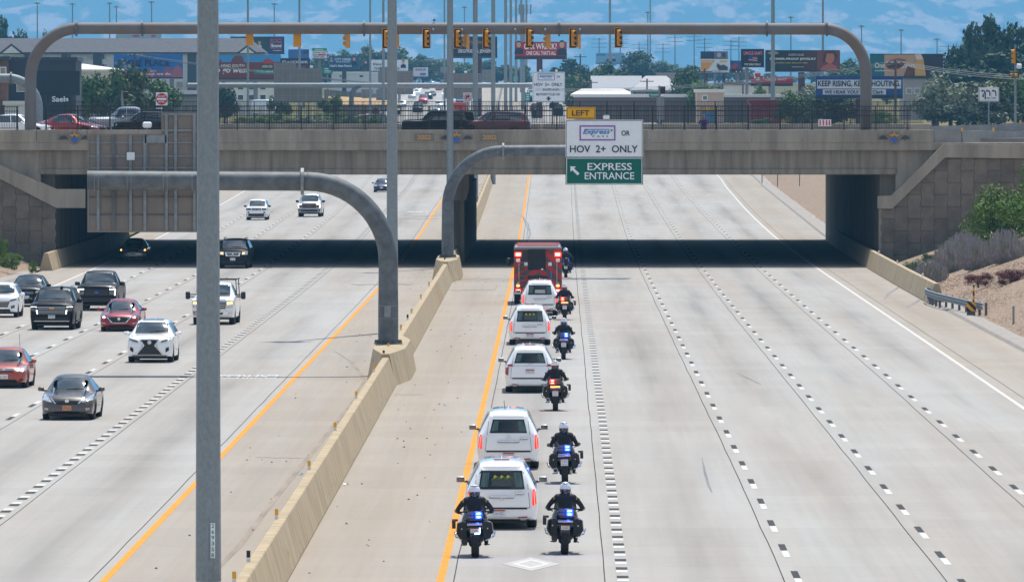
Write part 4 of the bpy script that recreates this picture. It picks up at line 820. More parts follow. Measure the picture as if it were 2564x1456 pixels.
    def trap(s, name, side, x0, x1, z0, z1, m, **k):   # symmetric: half width x0 at z0 (bottom), x1 at z1 (top)
        return s.patch(name, side, [(-x0, z0), (x0, z0), (x1, z1), (-x1, z1)], m, **k)
    def mirrors(s, z, y, w_=.22, h=.15, m=None, out=.12, gl=None, face=1):
        for sx in (-1, 1):
            x = sx*(s.W/2+out); a = MB().box((x, y, z), (w_, .14, h), 0, .04).build('mirror', m or s.paint, s.t, smooth=50)
            MB().tube([(sx*(s.W/2-.1), y, z-.06), (x-sx*w_*.3, y, z-.05)], .03, 6).build('arm', BLKP, a)
            MB().box((x, y+.075, z), (w_*.85, .01, h*.8)).build('mirror_glass', gl or GLASS, a)
    def sides(s, wins, m=None):
        for a, b, c, d in wins:          # y front bottom, y rear bottom, y rear top, y front top in fractions; z from belt to roof
            z0, z1 = s.belt_z; q = [(a*s.L-s.L/2, z0), (b*s.L-s.L/2, z0), (c*s.L-s.L/2, z1), (d*s.L-s.L/2, z1)]
            s.patch('side_window', 'L', q, m or GLASS, nu=4); s.patch('side_window', 'E', q, m or GLASS, nu=4)
    def plate(s, side, z, y, txt, cols=None, w_=.32, h=.16, m=None):
        d = -1 if side == 'F' else 1; p = s.hit(side, 0, z, .02); p.y += d*.015
        o = MB().box((0, 0, 0), (w_, .012, h), 0, .004).build('licence_plate', m or WHITEM, s.t, (p.x if y is None else y, p.y, z))
        if cols: MB().box((0, d*.008, h*.32), (w_*.96, .004, h*.24)).build('plate_band', cols, o)
        q = text(txt, (0, d*.009, -h*.08), w_*.8, h*.42, SB if side == 'R' else SK, o)
        if d > 0: q.rotation_euler = (0, 0, math.pi)
        return o
HEAD = mat('headlamp_glass', (.55, .58, .60), .08, .3, spec=.9, coat=1); LIT = mat('lamp_lit_white', (.9, .9, .9), .2, emit=(1, .98, .9), es=4.); AMB = mat('lamp_lit_amber', (.9, .5, .1), .2, emit=(1, .5, .12), es=3.0); HEADD = mat('headlamp_dark', (.10, .105, .11), .08, .4, spec=.9, coat=1)
TAIL = mat('tail_lamp_lit', (.6, .01, .01), .2, emit=(1, .02, .015), es=.9); TAILD = mat('tail_lamp', (.35, .012, .015), .15, coat=1); TAILC = mat('tail_lamp_core', (.9, .2, .15), .2, emit=(1, .10, .06), es=3.5); REFL = mat('reflector_red', (.40, .02, .02), .3)
GRL = mat('grille_black', (.008, .008, .009), .35); GRB = mat('grille_bar', (.06, .06, .065), .3, .5); SEAM = mat('panel_gap', (.02, .02, .022), .8)
def front(c, bottom, ws, wz, gl=None):   # windscreen with wiper cowl
    c.trap('windscreen', 'F', ws[0]*c.W/2*.89, ws[1]*c.W/2*.97, wz[0]*c.H, wz[1]*c.H, gl or GLASS, nu=10, nv=6, off=.008)
    c.trap('cowl', 'F', ws[0]*c.W/2*.90, ws[0]*c.W/2*.90, wz[0]*c.H-.045, wz[0]*c.H-.004, BLKP, nu=8, nv=1, off=.012)
    for s_ in (-1, 1):
        p = c.hit('F', s_*.12, wz[0]*c.H+.015, .02); q = c.hit('F', s_*.12+.42, wz[0]*c.H+.05, .02); MB().tube([p, q], .009, 5).build('wiper', BLKP, c.t)
def bars(c, name, x0, x1, z0, z1, n, m, th=.02, off=.022):
    for i in range(n):
        t_ = (i+.5)/n; z = lerp(z0, z1, t_); x = lerp(x0, x1, t_); c.trap(name, 'F', x, x, z-th/2, z+th/2, m, nu=6, nv=1, off=off)
def badge(c, side, z, r, m, x=0.):
    p = c.hit(side, x, z, .025); d = -1 if side == 'F' else 1
    mb = MB(); mb.lathe([(0, r), (d*.015, r*.9)], (p.x, p.y, p.z), 'y', 14); return mb.build('badge', m, c.t)
def carloc(x, y, z=0.): p = G(x, y, z); return (p.x, p.y, 0)
def ahead(loc, L): return (loc[0], loc[1]+L/2, loc[2])     # given the spot under the end nearest the camera
SD_WIN = [(.34, .52, .54, .435), (.535, .73, .70, .555)]
# --- grey brown sedan, nearest on the left
BRN = paint((86, 78, 74), 'paint_brown_grey', .5)
c = Car('sedan', 'grey brown sedan, nearest car on the left carriageway', 'car', 'sedan', 4.86, 1.83, 1.47, BRN, ahead(carloc(173, 1052), 4.86), R(-2)); c.belt_z = (.64*c.H, .93*c.H)
front(c, 0, (.80, .66), (.665, .945)); c.sides(SD_WIN); c.mirrors(1.0, -.62, .21, .14)
c.both('headlamp', 'F', [(.50, .60), (.86, .68), (.84, .86), (.62, .74)], HEAD, off=.014); c.trap('grille', 'F', .40, .54, .55, .74, GRL, off=.012); bars(c, 'grille_bar', .38, .46, .57, .70, 4, GRB)
for s_ in (-1, 1): c.patch('grille_chrome', 'F', [(s_*.40, .55), (s_*.36, .56), (s_*.53, .75), (s_*.59, .75)], CHROME, off=.022, nu=2)
c.trap('lower_intake', 'F', .48, .42, .22, .31, GRL, off=.012); c.both('fog_lamp', 'F', [(.64, .34), (.76, .36), (.76, .43), (.62, .42)], ALLOY, off=.014); badge(c, 'F', .64, .075, CHROME); c.plate('F', .42, None, 'U74 2AZ', None, .31, .16, mat('plate_orange', (.62, .26, .12), .5, var=.3, scale=8))
# --- orange red compact at the left edge
ORG = paint((168, 62, 40), 'paint_orange_red', .2)
c = Car('sedan', 'faded orange red sedan cut by the left edge', 'car', 'sedan', 4.55, 1.72, 1.47, ORG, ahead(carloc(14, 972), 4.55), R(-2)); c.belt_z = (.64*c.H, .93*c.H)
front(c, 0, (.80, .66), (.665, .945)); c.sides(SD_WIN); c.mirrors(.98, -.6, .20, .14); c.both('headlamp', 'F', [(.44, .62), (.80, .64), (.80, .82), (.48, .76)], LIT if False else HEAD, off=.014); c.trap('grille', 'F', .36, .40, .62, .74, GRL, off=.012); bars(c, 'grille_bar', .35, .38, .64, .74, 2, CHROME); c.trap('lower_intake', 'F', .50, .46, .24, .34, GRL, off=.012); c.both('fog_recess', 'F', [(.60, .27), (.72, .30), (.72, .36), (.58, .35)], GRL, off=.013); c.plate('F', .44, None, '52 SMG'); badge(c, 'F', .70, .06, CHROME)
MB().tube([(.35, .6, 1.42), (.32, .75, 1.95)], .008, 5).build('antenna', BLKP, c.t)
# --- white crossover with spindle grille
WHT = paint((246, 247, 249), 'paint_white'); SIL = paint((172, 176, 182), 'paint_silver', .7); BLK = paint((15, 16, 19), 'paint_black'); DBL = paint((20, 24, 34), 'paint_blue_black', .3); CHA = paint((30, 32, 36), 'paint_charcoal', .4)
c = Car('crossover', 'white crossover with a big spindle grille', 'car', 'suv', 4.89, 1.895, 1.70, WHT, ahead(carloc(379, 908), 4.89), R(-2), gc=.24, tr=.365, tw=.235, belt=.66); c.belt_z = (.68*c.H, .93*c.H)
front(c, 0, (.80, .68), (.715, .95)); c.sides([(.33, .50, .50, .41), (.515, .70, .70, .515), (.715, .85, .80, .715)]); c.mirrors(1.16, -.72, .25, .15)
c.patch('sunroof', 'T', [(-.42, -.35), (.42, -.35), (.42, .55), (-.42, .55)], GLASS, off=.012)
g_ = [(-.30, .93), (.30, .93), (.20, .70), (-.20, .70)]; c.trap('grille', 'F', .20, .34, .70, .94, GRL, off=.014); c.trap('grille', 'F', .52, .22, .34, .70, GRL, off=.014); bars(c, 'grille_bar', .48, .24, .38, .88, 8, GRB, .014, .02); c.trap('grille_chrome', 'F', .35, .36, .935, .96, CHROME, off=.022, nv=1)
for s_ in (-1, 1):
    c.patch('grille_chrome', 'F', [(s_*.52, .34), (s_*.57, .34), (s_*.24, .70), (s_*.20, .70)], CHROME, off=.022, nu=2); c.patch('grille_chrome', 'F', [(s_*.20, .70), (s_*.24, .70), (s_*.38, .94), (s_*.34, .94)], CHROME, off=.022, nu=2)
c.both('headlamp', 'F', [(.46, .82), (.85, .93), (.87, 1.02), (.50, .90)], HEADD, off=.016); c.both('daytime_lamp', 'F', [(.50, .82), (.84, .90), (.85, .925), (.50, .84)], HEAD, off=.022, nv=1); c.both('fog_recess', 'F', [(.66, .42), (.80, .52), (.78, .66), (.66, .60)], GRL, off=.014); c.trap('lower_lip', 'F', .70, .72, .27, .31, ALLOY, off=.02, nv=1); badge(c, 'F', .83, .09, CHROME); MB().prism([(-.015, 1.73), (.015, 1.73), (.004, 1.80), (-.004, 1.80)], .9, 1.1).build('antenna_fin', WHT, c.t)
# --- red sedan
RED = paint((150, 12, 26), 'paint_red', .35)
c = Car('sedan', 'bright red sedan between the black SUV and the white crossover', 'car', 'sedan', 4.87, 1.84, 1.45, RED, ahead(carloc(302, 830), 4.87), R(-2)); c.belt_z = (.64*c.H, .93*c.H)
front(c, 0, (.80, .66), (.665, .945)); c.sides(SD_WIN); c.mirrors(1.0, -.62, .22, .14); c.trap('grille', 'F', .30, .52, .42, .70, GRL, off=.014); bars(c, 'grille_bar', .34, .48, .46, .68, 4, GRB, .012, .02); c.trap('grille_chrome', 'F', .28, .31, .395, .42, CHROME, off=.022, nv=1)
for s_ in (-1, 1): c.patch('grille_wing', 'F', [(s_*.30, .42), (s_*.34, .41), (s_*.60, .67), (s_*.52, .68)], CHROME, off=.022, nu=2); c.patch('daytime_lamp', 'F', [(s_*.62, .64), (s_*.72, .61), (s_*.78, .66), (s_*.70, .70)], LIT, off=.024)
c.both('headlamp', 'F', [(.54, .61), (.84, .66), (.86, .78), (.56, .70)], HEADD, off=.016); c.trap('lower_intake', 'F', .52, .46, .22, .33, GRL, off=.013); c.both('fog_recess', 'F', [(.62, .36), (.82, .40), (.82, .43), (.62, .40)], CHROME, off=.016, nv=1); badge(c, 'F', .58, .075, CHROME)
# --- black SUV with bowtie
c = Car('suv', 'big black SUV with chrome bars across its grille', 'car', 'boxy', 5.35, 2.06, 1.92, BLK, ahead(carloc(134, 826), 5.35), R(-2), gc=.27, tr=.40, tw=.27, belt=.67); c.belt_z = (.69*c.H, .93*c.H)
front(c, 0, (.82, .72), (.715, .95)); c.sides([(.33, .49, .49, .38), (.505, .70, .70, .505), (.715, .93, .92, .715)]); c.mirrors(1.33, -.95, .26, .20); c.trap('grille', 'F', .62, .66, .72, 1.02, GRL, off=.014); bars(c, 'grille_bar', .60, .64, .74, 1.0, 4, ALLOY, .02); c.trap('chrome_bar', 'F', .66, .90, 1.03, 1.07, CHROME, off=.024, nv=1)
c.both('headlamp', 'F', [(.68, .86), (.95, .90), (.96, 1.06), (.68, 1.04)], HEADD, off=.016); c.both('daytime_lamp', 'F', [(.64, .74), (.68, .74), (.72, .92), (.66, .92)], LIT, off=.024, nv=3); c.both('daytime_lamp', 'F', [(.70, 1.055), (.96, 1.065), (.96, 1.085), (.70, 1.08)], LIT, off=.024, nv=1); c.trap('lower_intake', 'F', .80, .76, .42, .56, GRL, off=.014); c.trap('chrome_bar', 'F', .82, .82, .40, .425, CHROME, off=.022, nv=1)
p = c.hit('F', 0, .99, .03); MB().box((p.x, p.y, p.z), (.22, .02, .075), 0, .01).build('badge', GOLD, c.t); c.plate('F', .62, None, '427 GTZ', mat('plate_sky', (.25, .45, .60), .5)); MB().box((.3, -.6, 1.965), (.12, .2, .06)).build('roof_fin', BLK, c.t)
for s_ in (-1, 1): MB().tube([(s_*.66, -.55, 1.93), (s_*.66, 0, 1.97), (s_*.66, 1.9, 1.96)], .025, 6).build('roof_rail', ALLOY, c.t); MB().box((s_*1.0, 0, .38), (.14, 2.2, .06)).build('running_board', BLKP, c.t)
# --- pickups
def truck(label, loc, pm, rz=R(-2), tow=False, lamps='white', rack=False, gbar=GRB, bump=BLKP, gmat=None, ride=.0):
    c = Car('pickup', label, 'truck', 'pickup', 5.88, 2.03, 1.96+ride, pm, ahead(loc, 5.88), rz, gc=.33+ride, tr=.405, tw=.27, belt=.665); c.belt_z = (.69*c.H, .93*c.H); h = c.H
    front(c, 0, (.81, .71), (.705, .95)); c.sides([(.305, .43, .43, .355), (.445, .57, .565, .445)]); lm = LIT if lamps == 'white' else AMB
    c.trap('grille', 'F', .60, .62, .39*h, .56*h, gmat or GRL, off=.016); bars(c, 'grille_bar', .58, .60, .405*h, .555*h, 3, gbar, .03); c.trap('bumper', 'F', .90, .94, .235*h, .335*h, bump, off=.03); c.trap('lower_intake', 'F', .46, .5, .25*h, .30*h, GRL, off=.04)
    c.both('headlamp', 'F', [(.64, .41*h), (.93, .42*h), (.95, .56*h), (.64, .56*h)], HEADD if lamps == 'white' else HEAD, off=.018)
    if lamps == 'white': c.both('daytime_lamp', 'F', [(.88, .40*h), (.93, .40*h), (.95, .56*h), (.90, .56*h)], lm, off=.026, nv=3); c.both('daytime_lamp', 'F', [(.64, .545*h), (.90, .545*h), (.90, .565*h), (.64, .565*h)], lm, off=.026, nv=1)
    else: c.both('turn_lamp', 'F', [(.68, .49*h), (.92, .50*h), (.93, .55*h), (.68, .55*h)], lm, off=.026)
    c.both('fog_lamp', 'F', [(.72, .26*h), (.84, .26*h), (.84, .30*h), (.72, .30*h)], HEAD, off=.045); mb = MB(); p = c.hit('F', 0, .475*h, .03); mb.lathe([(0, .055), (-.02, .05)], (0, 0, 0), 'y', 16); b_ = mb.build('badge', SB, c.t, p); b_.scale = (2.1, 1, 1)
    if tow:
        for sx in (-1, 1):
            a = MB().box((sx*1.32, -1.0, .69*h), (.22, .12, .36), 0, .04).build('mirror', BLKP, c.t); MB().tube([(sx*.9, -1.0, .65*h), (sx*1.25, -1.0, .66*h)], .03, 6).tube([(sx*.9, -1.0, .71*h), (sx*1.25, -1.0, .71*h)], .03, 6).build('arm', BLKP, a)
    else: c.mirrors(.68*h, -1.0, .26, .20, BLKP)
    if rack:
        mb = MB()
        for y in (.7, 2.6):
            for sx in (-1, 1): mb.tube([(sx*.9, y, 1.25), (sx*.85, y, 2.08)], .025, 6)
            mb.tube([(-.9, y, 2.06), (.9, y, 2.06)], .025, 6)
        for x in (-.9, -.3, .3, .9): mb.tube([(x, .5, 2.1), (x, 2.7, 2.1)], .022, 6)
        mb.build('ladder_rack', BLACK, c.t)
    MB().box((0, 1.75, .99), (1.5, 2.0, .5)).build('bed_liner', BLKP, c.t) if False else None
    return c
c = truck('black pickup with lit bracket lamps behind the black SUV', carloc(247, 778), DBL, gbar=GRB); c.t.location.y += 0
MB().tube([(-.75, -1.2, 1.3), (-.78, -1.25, 1.95)], .008, 5).build('antenna', BLKP, c.t)
truck('white pickup with ladder rack and tow mirrors behind the foreground mast', carloc(538, 813), WHT, tow=True, lamps='amber', rack=True, gbar=CHROME, bump=CHROME)
truck('silver pickup with lit lamps beyond the bridge on the left', carloc(777, 543), SIL, gmat=mat('grille_copper', (.05, .03, .02), .3), gbar=mat('copper_bar', (.25, .09, .03), .3, .6))
# --- dark hatch and white small SUV at left
c = Car('hatchback', 'dark blue hatchback beside the white small SUV at left', 'car', 'suv', 4.6, 1.83, 1.58, DBL, ahead(carloc(69, 768), 4.6), R(-2), gc=.22, belt=.66); c.belt_z = (.68*c.H, .93*c.H)
front(c, 0, (.80, .68), (.715, .95)); c.sides([(.33, .50, .50, .41), (.515, .70, .70, .515)]); c.mirrors(1.08, -.72, .22, .14); c.trap('grille', 'F', .34, .42, .64, .80, GRL, off=.014); bars(c, 'grille_bar', .34, .4, .66, .78, 2, ALLOY); c.both('headlamp', 'F', [(.46, .70), (.84, .76), (.86, .90), (.50, .82)], HEAD, off=.016); c.both('fog_lamp', 'F', [(.62, .36), (.76, .38), (.76, .48), (.62, .46)], HEADD, off=.014); c.trap('lower_intake', 'F', .5, .46, .28, .38, GRL, off=.013); badge(c, 'F', .73, .07, SB); c.plate('F', .50, None, 'W42 1FN2')
c = Car('crossover', 'small white SUV cut by the left edge', 'car', 'suv', 4.1, 1.77, 1.66, WHT, ahead(carloc(2, 795), 4.1), R(-2), gc=.26, belt=.66); c.belt_z = (.68*c.H, .93*c.H)
front(c, 0, (.80, .68), (.715, .95)); c.sides([(.33, .50, .50, .41), (.515, .70, .70, .515)]); c.mirrors(1.12, -.62, .22, .15); c.trap('grille', 'F', .40, .50, .52, .78, GRL, off=.014); bars(c, 'grille_bar', .42, .48, .56, .76, 2, CHROME); c.both('headlamp', 'F', [(.48, .78), (.82, .86), (.84, .96), (.52, .86)], HEADD, off=.016); c.both('fog_lamp', 'F', [(.56, .44), (.74, .48), (.74, .62), (.56, .58)], HEADD, off=.014); c.trap('lower_intake', 'F', .55, .5, .3, .42, BLKP, off=.013)
for s_ in (-1, 1): MB().tube([(s_*.55, -.3, 1.66), (s_*.55, 0, 1.71), (s_*.55, 1.3, 1.69)], .02, 6).build('roof_rail', BLKP, c.t)
# --- black SUV emerging from the shade
c = Car('suv', 'black SUV with lit amber lamps leaving the bridge shadow', 'car', 'boxy', 4.85, 1.99, 1.80, BLK, ahead(carloc(586, 672), 4.85), R(-2), gc=.26, tr=.37, belt=.66); c.belt_z = (.68*c.H, .93*c.H)
front(c, 0, (.82, .72), (.715, .95)); c.sides([(.33, .49, .49, .38), (.505, .70, .70, .505), (.715, .93, .92, .715)]); c.mirrors(1.2, -.85, .22, .18); c.trap('grille', 'F', .42, .50, .76, 1.02, CHROME, off=.014); c.trap('grille_mesh', 'F', .33, .40, .80, .97, GRL, off=.020); bars(c, 'grille_bar', .34, .38, .82, .96, 2, ALLOY, .02, .028); c.both('headlamp', 'F', [(.56, .84), (.92, .86), (.93, 1.06), (.56, 1.03)], HEAD, off=.016); c.both('lit_lamp', 'F', [(.60, .90), (.74, .90), (.74, 1.0), (.60, 1.0)], AMB, off=.024); c.plate('F', .58, None, '8KL 40P'); c.trap('lower_intake', 'F', .7, .66, .32, .42, GRL, off=.013); badge(c, 'F', .9, .06, CHROME)
for s_ in (-1, 1): MB().tube([(s_*.66, -.45, 1.81), (s_*.66, -.2, 1.87), (s_*.66, 1.6, 1.86)], .028, 6).build('roof_rail', BLKP, c.t)
# --- old grey sedan in the shade
c = Car('sedan', 'old grey sedan driving in the bridge shadow at left', 'car', 'sedan', 4.7, 1.75, 1.42, paint((120, 126, 134), 'paint_grey', .4), ahead(carloc(335, 653), 4.7), R(-2)); c.belt_z = (.64*c.H, .93*c.H)
front(c, 0, (.80, .66), (.665, .945)); c.sides(SD_WIN); c.mirrors(.96, -.6, .19, .13); c.both('headlamp', 'F', [(.40, .62), (.80, .64), (.80, .76), (.44, .74)], HEAD, off=.014); c.both('turn_lamp', 'F', [(.72, .66), (.82, .66), (.82, .74), (.72, .74)], AMB, off=.02); c.trap('grille', 'F', .34, .36, .62, .72, GRL, off=.012); c.trap('bumper', 'F', .8, .8, .38, .52, SIL, off=.02); c.plate('F', .5, None, 'RG74')
# --- white compact SUV with slotted grille
c = Car('suv', 'white compact SUV with a seven slot grille beyond the bridge', 'car', 'boxy', 4.4, 1.81, 1.72, WHT, ahead(carloc(644, 551), 4.4), R(-2), gc=.25, belt=.66); c.belt_z = (.68*c.H, .93*c.H)
front(c, 0, (.82, .72), (.715, .95)); c.sides([(.33, .49, .49, .38), (.505, .70, .70, .505), (.715, .93, .92, .715)]); c.mirrors(1.17, -.75, .22, .17, BLKP)
for k in range(-3, 4): c.patch('grille_slot', 'F', [(k*.115-.038, .82), (k*.115+.038, .82), (k*.115+.038, 1.0), (k*.115-.038, 1.0)], GRL, off=.016, nu=2)
c.both('headlamp', 'F', [(.46, .84), (.84, .84), (.85, 1.0), (.48, 1.0)], HEADD, off=.016); c.trap('lower_bumper', 'F', .80, .84, .33, .56, BLKP, off=.014); c.both('fog_lamp', 'F', [(.60, .60), (.74, .60), (.74, .72), (.60, .72)], GRL, off=.014)
# --- dark blue sedan behind the second mast
c = Car('sedan', 'dark blue sedan partly behind the second light mast', 'car', 'sedan', 4.6, 1.78, 1.44, paint((26, 28, 66), 'paint_dark_blue', .4), ahead(carloc(957, 481), 4.6), R(-2)); c.belt_z = (.64*c.H, .93*c.H)
front(c, 0, (.80, .66), (.665, .945)); c.sides(SD_WIN); c.mirrors(.98, -.6, .2, .14, BLKP); c.both('headlamp', 'F', [(.46, .62), (.82, .66), (.82, .78), (.48, .72)], HEAD, off=.014); c.trap('grille', 'F', .30, .40, .40, .56, GRL, off=.012); c.plate('F', .48, None, 'U62 4VK')
# ================================================================== funeral coaches, seen from behind
CURT = mat('curtain', (.05, .10, .10), .8, var=.5, scale=25, stretch=(1, .1, .05)); PEARL = paint((246, 247, 249), 'paint_pearl_white'); HGL = mat('coach_glass', (.010, .016, .018), .08, spec=.7)
FLW = mat('flowers_yellow', (.55, .40, .03), .7); LEAFY = mat('flower_leaves', (.03, .11, .03), .7); CASK = mat('casket', (.10, .10, .10), .3, .4); PLB = mat('plate_red_band', (.45, .10, .05), .5)
def hearse(label, px, py, L=6.1, W=1.86, Hh=1.72, lit=True, win=(.565, .50, 1.05, 1.48), roofbar=True, plate='E95 2GE', flowers=False, handle=True, badgez=.80, xt6=False, ant=None, px_=None, coff=None, low=None):
    c = Car('hearse', label, 'hearse', 'hearse', L, W, Hh, PEARL, ahead(carloc(px, py), L), math.pi, gc=.24, wb=L*.60, fo=L*.165, tr=.36, tw=.26, belt=.60); c.belt_z = (.63*Hh, .93*Hh)
    front(c, 0, (.80, .66), (.655, .93)); c.sides([(.27, .40, .40, .345), (.42, .56, .56, .42), (.60, .88, .87, .60)], HGL); c.mirrors(.63*Hh, -1.55, .24, .16, None, .14)
    x0, x1, z0, z1 = win; c.trap('tailgate_seam', 'R', x0+.16, x1+.13, .56, z1+.10, SEAM, nu=8, nv=6, off=.006); c.trap('tailgate', 'R', x0+.148, x1+.118, .575, z1+.088, PEARL, nu=10, nv=8, off=.014)
    c.trap('rear_window_trim', 'R', x0+.02, x1+.02, z0-.02, z1+.015, BLKP, nu=8, nv=4, off=.020); c.trap('rear_window', 'R', x0, x1, z0, z1, HGL, nu=8, nv=4, off=.026)
    for s_ in (-1, 1): c.patch('curtain', 'R', [(s_*x0*.62, z0+.03), (s_*x0*.96, z0+.03), (s_*x1*.95, z1-.03), (s_*x1*.62, z1-.03)], CURT, off=.03)
    if coff: c.trap('casket_end', 'R', .26, .24, z0+.05, z0+.22, coff, off=.031)
    if flowers:
        for k in range(9): x = -.22+.055*k; q = c.hit('R', x, z0+.24+.04*math.sin(k*2.1), .034); MB().lathe([(0, .05), (.012, .035)], q, 'y', 7).build('flower', FLW if k % 3 == 1 else LEAFY, c.t)
    tm = TAIL if lit else TAILD
    if not xt6:
        for s_ in (-1, 1):
            c.patch('tail_lamp', 'R', [(s_*.78, .61), (s_*.885, .66), (s_*.84, 1.03), (s_*.79, 1.03)], tm, off=.018); 
            if lit: c.patch('lamp_core', 'R', [(s_*.825, .64), (s_*.848, .66), (s_*.825, 1.0), (s_*.81, 1.0)], TAILC, off=.026, nu=2)
    else:
        for s_ in (-1, 1): c.patch('tail_lamp', 'R', [(s_*.80, .66), (s_*.90, .70), (s_*.88, 1.05), (s_*.78, 1.05)], TAILD, off=.018); c.patch('tail_lamp', 'R', [(s_*.60, .99), (s_*.80, .99), (s_*.80, 1.06), (s_*.66, 1.06)], TAILD, off=.024)
        c.trap('chrome_strip', 'R', .62, .60, 1.0, 1.02, CHROME, nv=1, off=.03)
    if handle: q = c.hit('R', 0, .83, .03); MB().box((q.x, q.y+.02, q.z), (.66, .05, .05), 0, .02).build('chrome_handle', CHROME, c.t); q = c.hit('R', -.46, .92, .03); MB().box((q.x, q.y+.02, q.z), (.24, .04, .05), 0, .015).build('latch', CHROME, c.t)
    badge(c, 'R', badgez, .05, CHROME); c.trap('bumper_gap', 'R', .66, .64, .525, .565, BLKP, nu=8, nv=1, off=.022)
    c.plate('R', low or .44, px_, plate, PLB, .34, .18); c.both('reflector', 'R', [(.42, .31), (.66, .32), (.66, .345), (.42, .335)], REFL, off=.02, nv=1); c.trap('valance', 'R', .70, .74, .245, .285, BLKP, off=.014, nv=1)
    for s_ in (-1, 1): q = c.hit('R', s_*.55, .27, 0); MB().box((s_*.55, q.y-.04, .265), (.16, .12, .06), 0, .02).build('exhaust_tip', ALLOY, c.t)
    if roofbar: MB().box((0, L/2*.80, Hh+.045), (.40, .06, .035), 0, .012).build('roof_lamp', TAILD, c.t)
    MB().prism([(-.02, Hh+.02), (.02, Hh+.02), (.004, Hh+.14), (-.004, Hh+.14)], L/2*.55, L/2*.62).build('antenna_fin', PEARL, c.t)
    if ant: MB().tube([(ant, L/2*.7, Hh), (ant+.03, L/2*.66, Hh+.28)], .008, 5).build('antenna', BLKP, c.t)
    return c
h1 = hearse('white hearse nearest the camera, with flowers and casket in the rear window', 1256, 1326, flowers=True, coff=CASK, plate='C16 1GC', px_=.08); hearse('white hearse second from the camera, with a whip antenna', 1273, 1176, win=(.53, .44, 1.10, 1.46), roofbar=False, plate='5F5EM', badgez=.98, ant=.1)
hearse('white hearse with unlit L-shaped tail lamps and plate on the tailgate', 1327, 984, win=(.56, .46, 1.12, 1.46), lit=False, xt6=True, handle=False, plate='C1B 1YR', badgez=1.06, roofbar=True, low=.80)
hearse('white hearse fourth from the camera, with lit tail lamps', 1327, 864, flowers=True, coff=CASK, plate='E95 2GE'); hearse('white hearse right behind the fire engine', 1352, 790, plate='F21 8KD', coff=mat('casket_pale', (.4, .38, .36), .4))
# ================================================================== police motorcycles and riders (front towards -y)
NAVY = mat('uniform_navy', (.010, .012, .022), .8, var=.3, scale=14, bump=.3, bscale=18); HELW = mat('helmet_white', (.78, .79, .80), .15, coat=1); HELK = mat('helmet_black', (.012, .012, .014), .2, coat=1); SKIN = mat('skin', (.45, .26, .18), .6); LEATH = mat('black_leather', (.012, .011, .011), .5)
BIKE = mat('bike_black', (.006, .007, .012), .2, coat=.5); BAGM = mat('saddlebag_black', (.009, .0095, .011), .4, coat=.2, spec=.3); BLUE_L = mat('police_lamp_blue', (.05, .1, .9), .2, emit=(.01, .05, 1), es=5.); BLUE_C = mat('police_lamp_core', (.6, .75, 1), .2, emit=(.30, .50, 1), es=7.); RED_L = mat('police_lamp_red', (.9, .05, .03), .2, emit=(1, .02, .015), es=5.); RED_C = mat('police_lamp_red_core', (1, .5, .4), .2, emit=(1, .30, .18), es=7.); LENS = mat('smoked_lens', (.03, .035, .05), .1, coat=1); GREYL = mat('clear_lens', (.40, .38, .40), .12, coat=1)
def skinned(name, joints, bones, m, root=0, sub=2):
    me = bpy.data.meshes.new(name); me.from_pydata([j[0] for j in joints], bones, []); o = bpy.data.objects.new(name, me); COL.objects.link(o)
    o.modifiers.new('s', 'SKIN'); sm = o.modifiers.new('d', 'SUBSURF'); sm.levels = sub
    for i, j in enumerate(joints):
        r = j[1] if isinstance(j[1], tuple) else (j[1], j[1]); me.skin_vertices[0].data[i].radius = r; me.skin_vertices[0].data[i].use_root = (i == root)
    dg = bpy.context.evaluated_depsgraph_get(); out = bpy.data.meshes.new_from_object(o.evaluated_get(dg)); bpy.data.objects.remove(o)
    out.materials.clear(); out.materials.append(m); out.shade_smooth(); out.name = name; return out
def rider_body(lean=0.):
    J = [((0, .34, .88), (.17, .14)), ((0, .30, 1.05), (.165, .125)), ((0, .24, 1.24), (.20, .13)), ((0, .20, 1.36), (.17, .10)), ((0, .16, 1.44), .062), ((0, .14, 1.54), .075)]; B = [(0, 1), (1, 2), (2, 3), (3, 4), (4, 5)]
    for s in (-1, 1):
        k = len(J); J += [((s*.20, .21, 1.36+lean*.3), .085), ((s*(.30+lean), .12, 1.22+lean*.5), .068), ((s*(.365+lean*1.4), .0, 1.09+lean), .058), ((s*(.385+lean*.6), -.16, 1.06), .048), ((s*.37, -.30, 1.05), .038)]; B += [(3, k), (k, k+1), (k+1, k+2), (k+2, k+3), (k+3, k+4)]
        k = len(J); J += [((s*.13, .26, .84), .105), ((s*.22, .02, .83), .09), ((s*.27, -.20, .79), .075), ((s*.27, -.10, .58), .065), ((s*.265, .06, .38), .05), ((s*.265, .03, .32), .048), ((s*.275, -.12, .30), .035)]; B += [(0, k)]+[(k+i, k+i+1) for i in range(6)]
    return skinned('body', J, B, NAVY)
RBODY = [rider_body(0), rider_body(.035)]
hm = MB(); n = 20
prof = [(-.17, .06), (-.155, .105), (-.10, .13), (-.02, .138), (.04, .135)]; HM_LOW = MB().lathe([(-.165, .075), (-.16, .11), (-.11, .130), (-.05, .138), (-.03, .139)], (0, 0, 0), 'z', 22).mesh('helmet_shell', HELK, 50)
HM_TOP = MB().lathe([(-.035, .1405), (.0, .1415), (.05, .135), (.10, .112), (.135, .075), (.152, .03), (.154, .005)], (0, 0, 0), 'z', 22).mesh('helmet_crown', HELW, 50); HM_BAND = MB().lathe([(.10, .1135), (.112, .107)], (0, 0, 0), 'z', 22).mesh('helmet_stripe', HELK, 50); HM_V = MB().box((0, .115, .108), (.10, .02, .016), 0, .004).mesh('vent', HELK); HM_D = MB().lathe([(0, .012), (.012, .01)], (0, .138, -.065), 'y', 8).mesh('stud', CHROME); HM_VIS = MB()
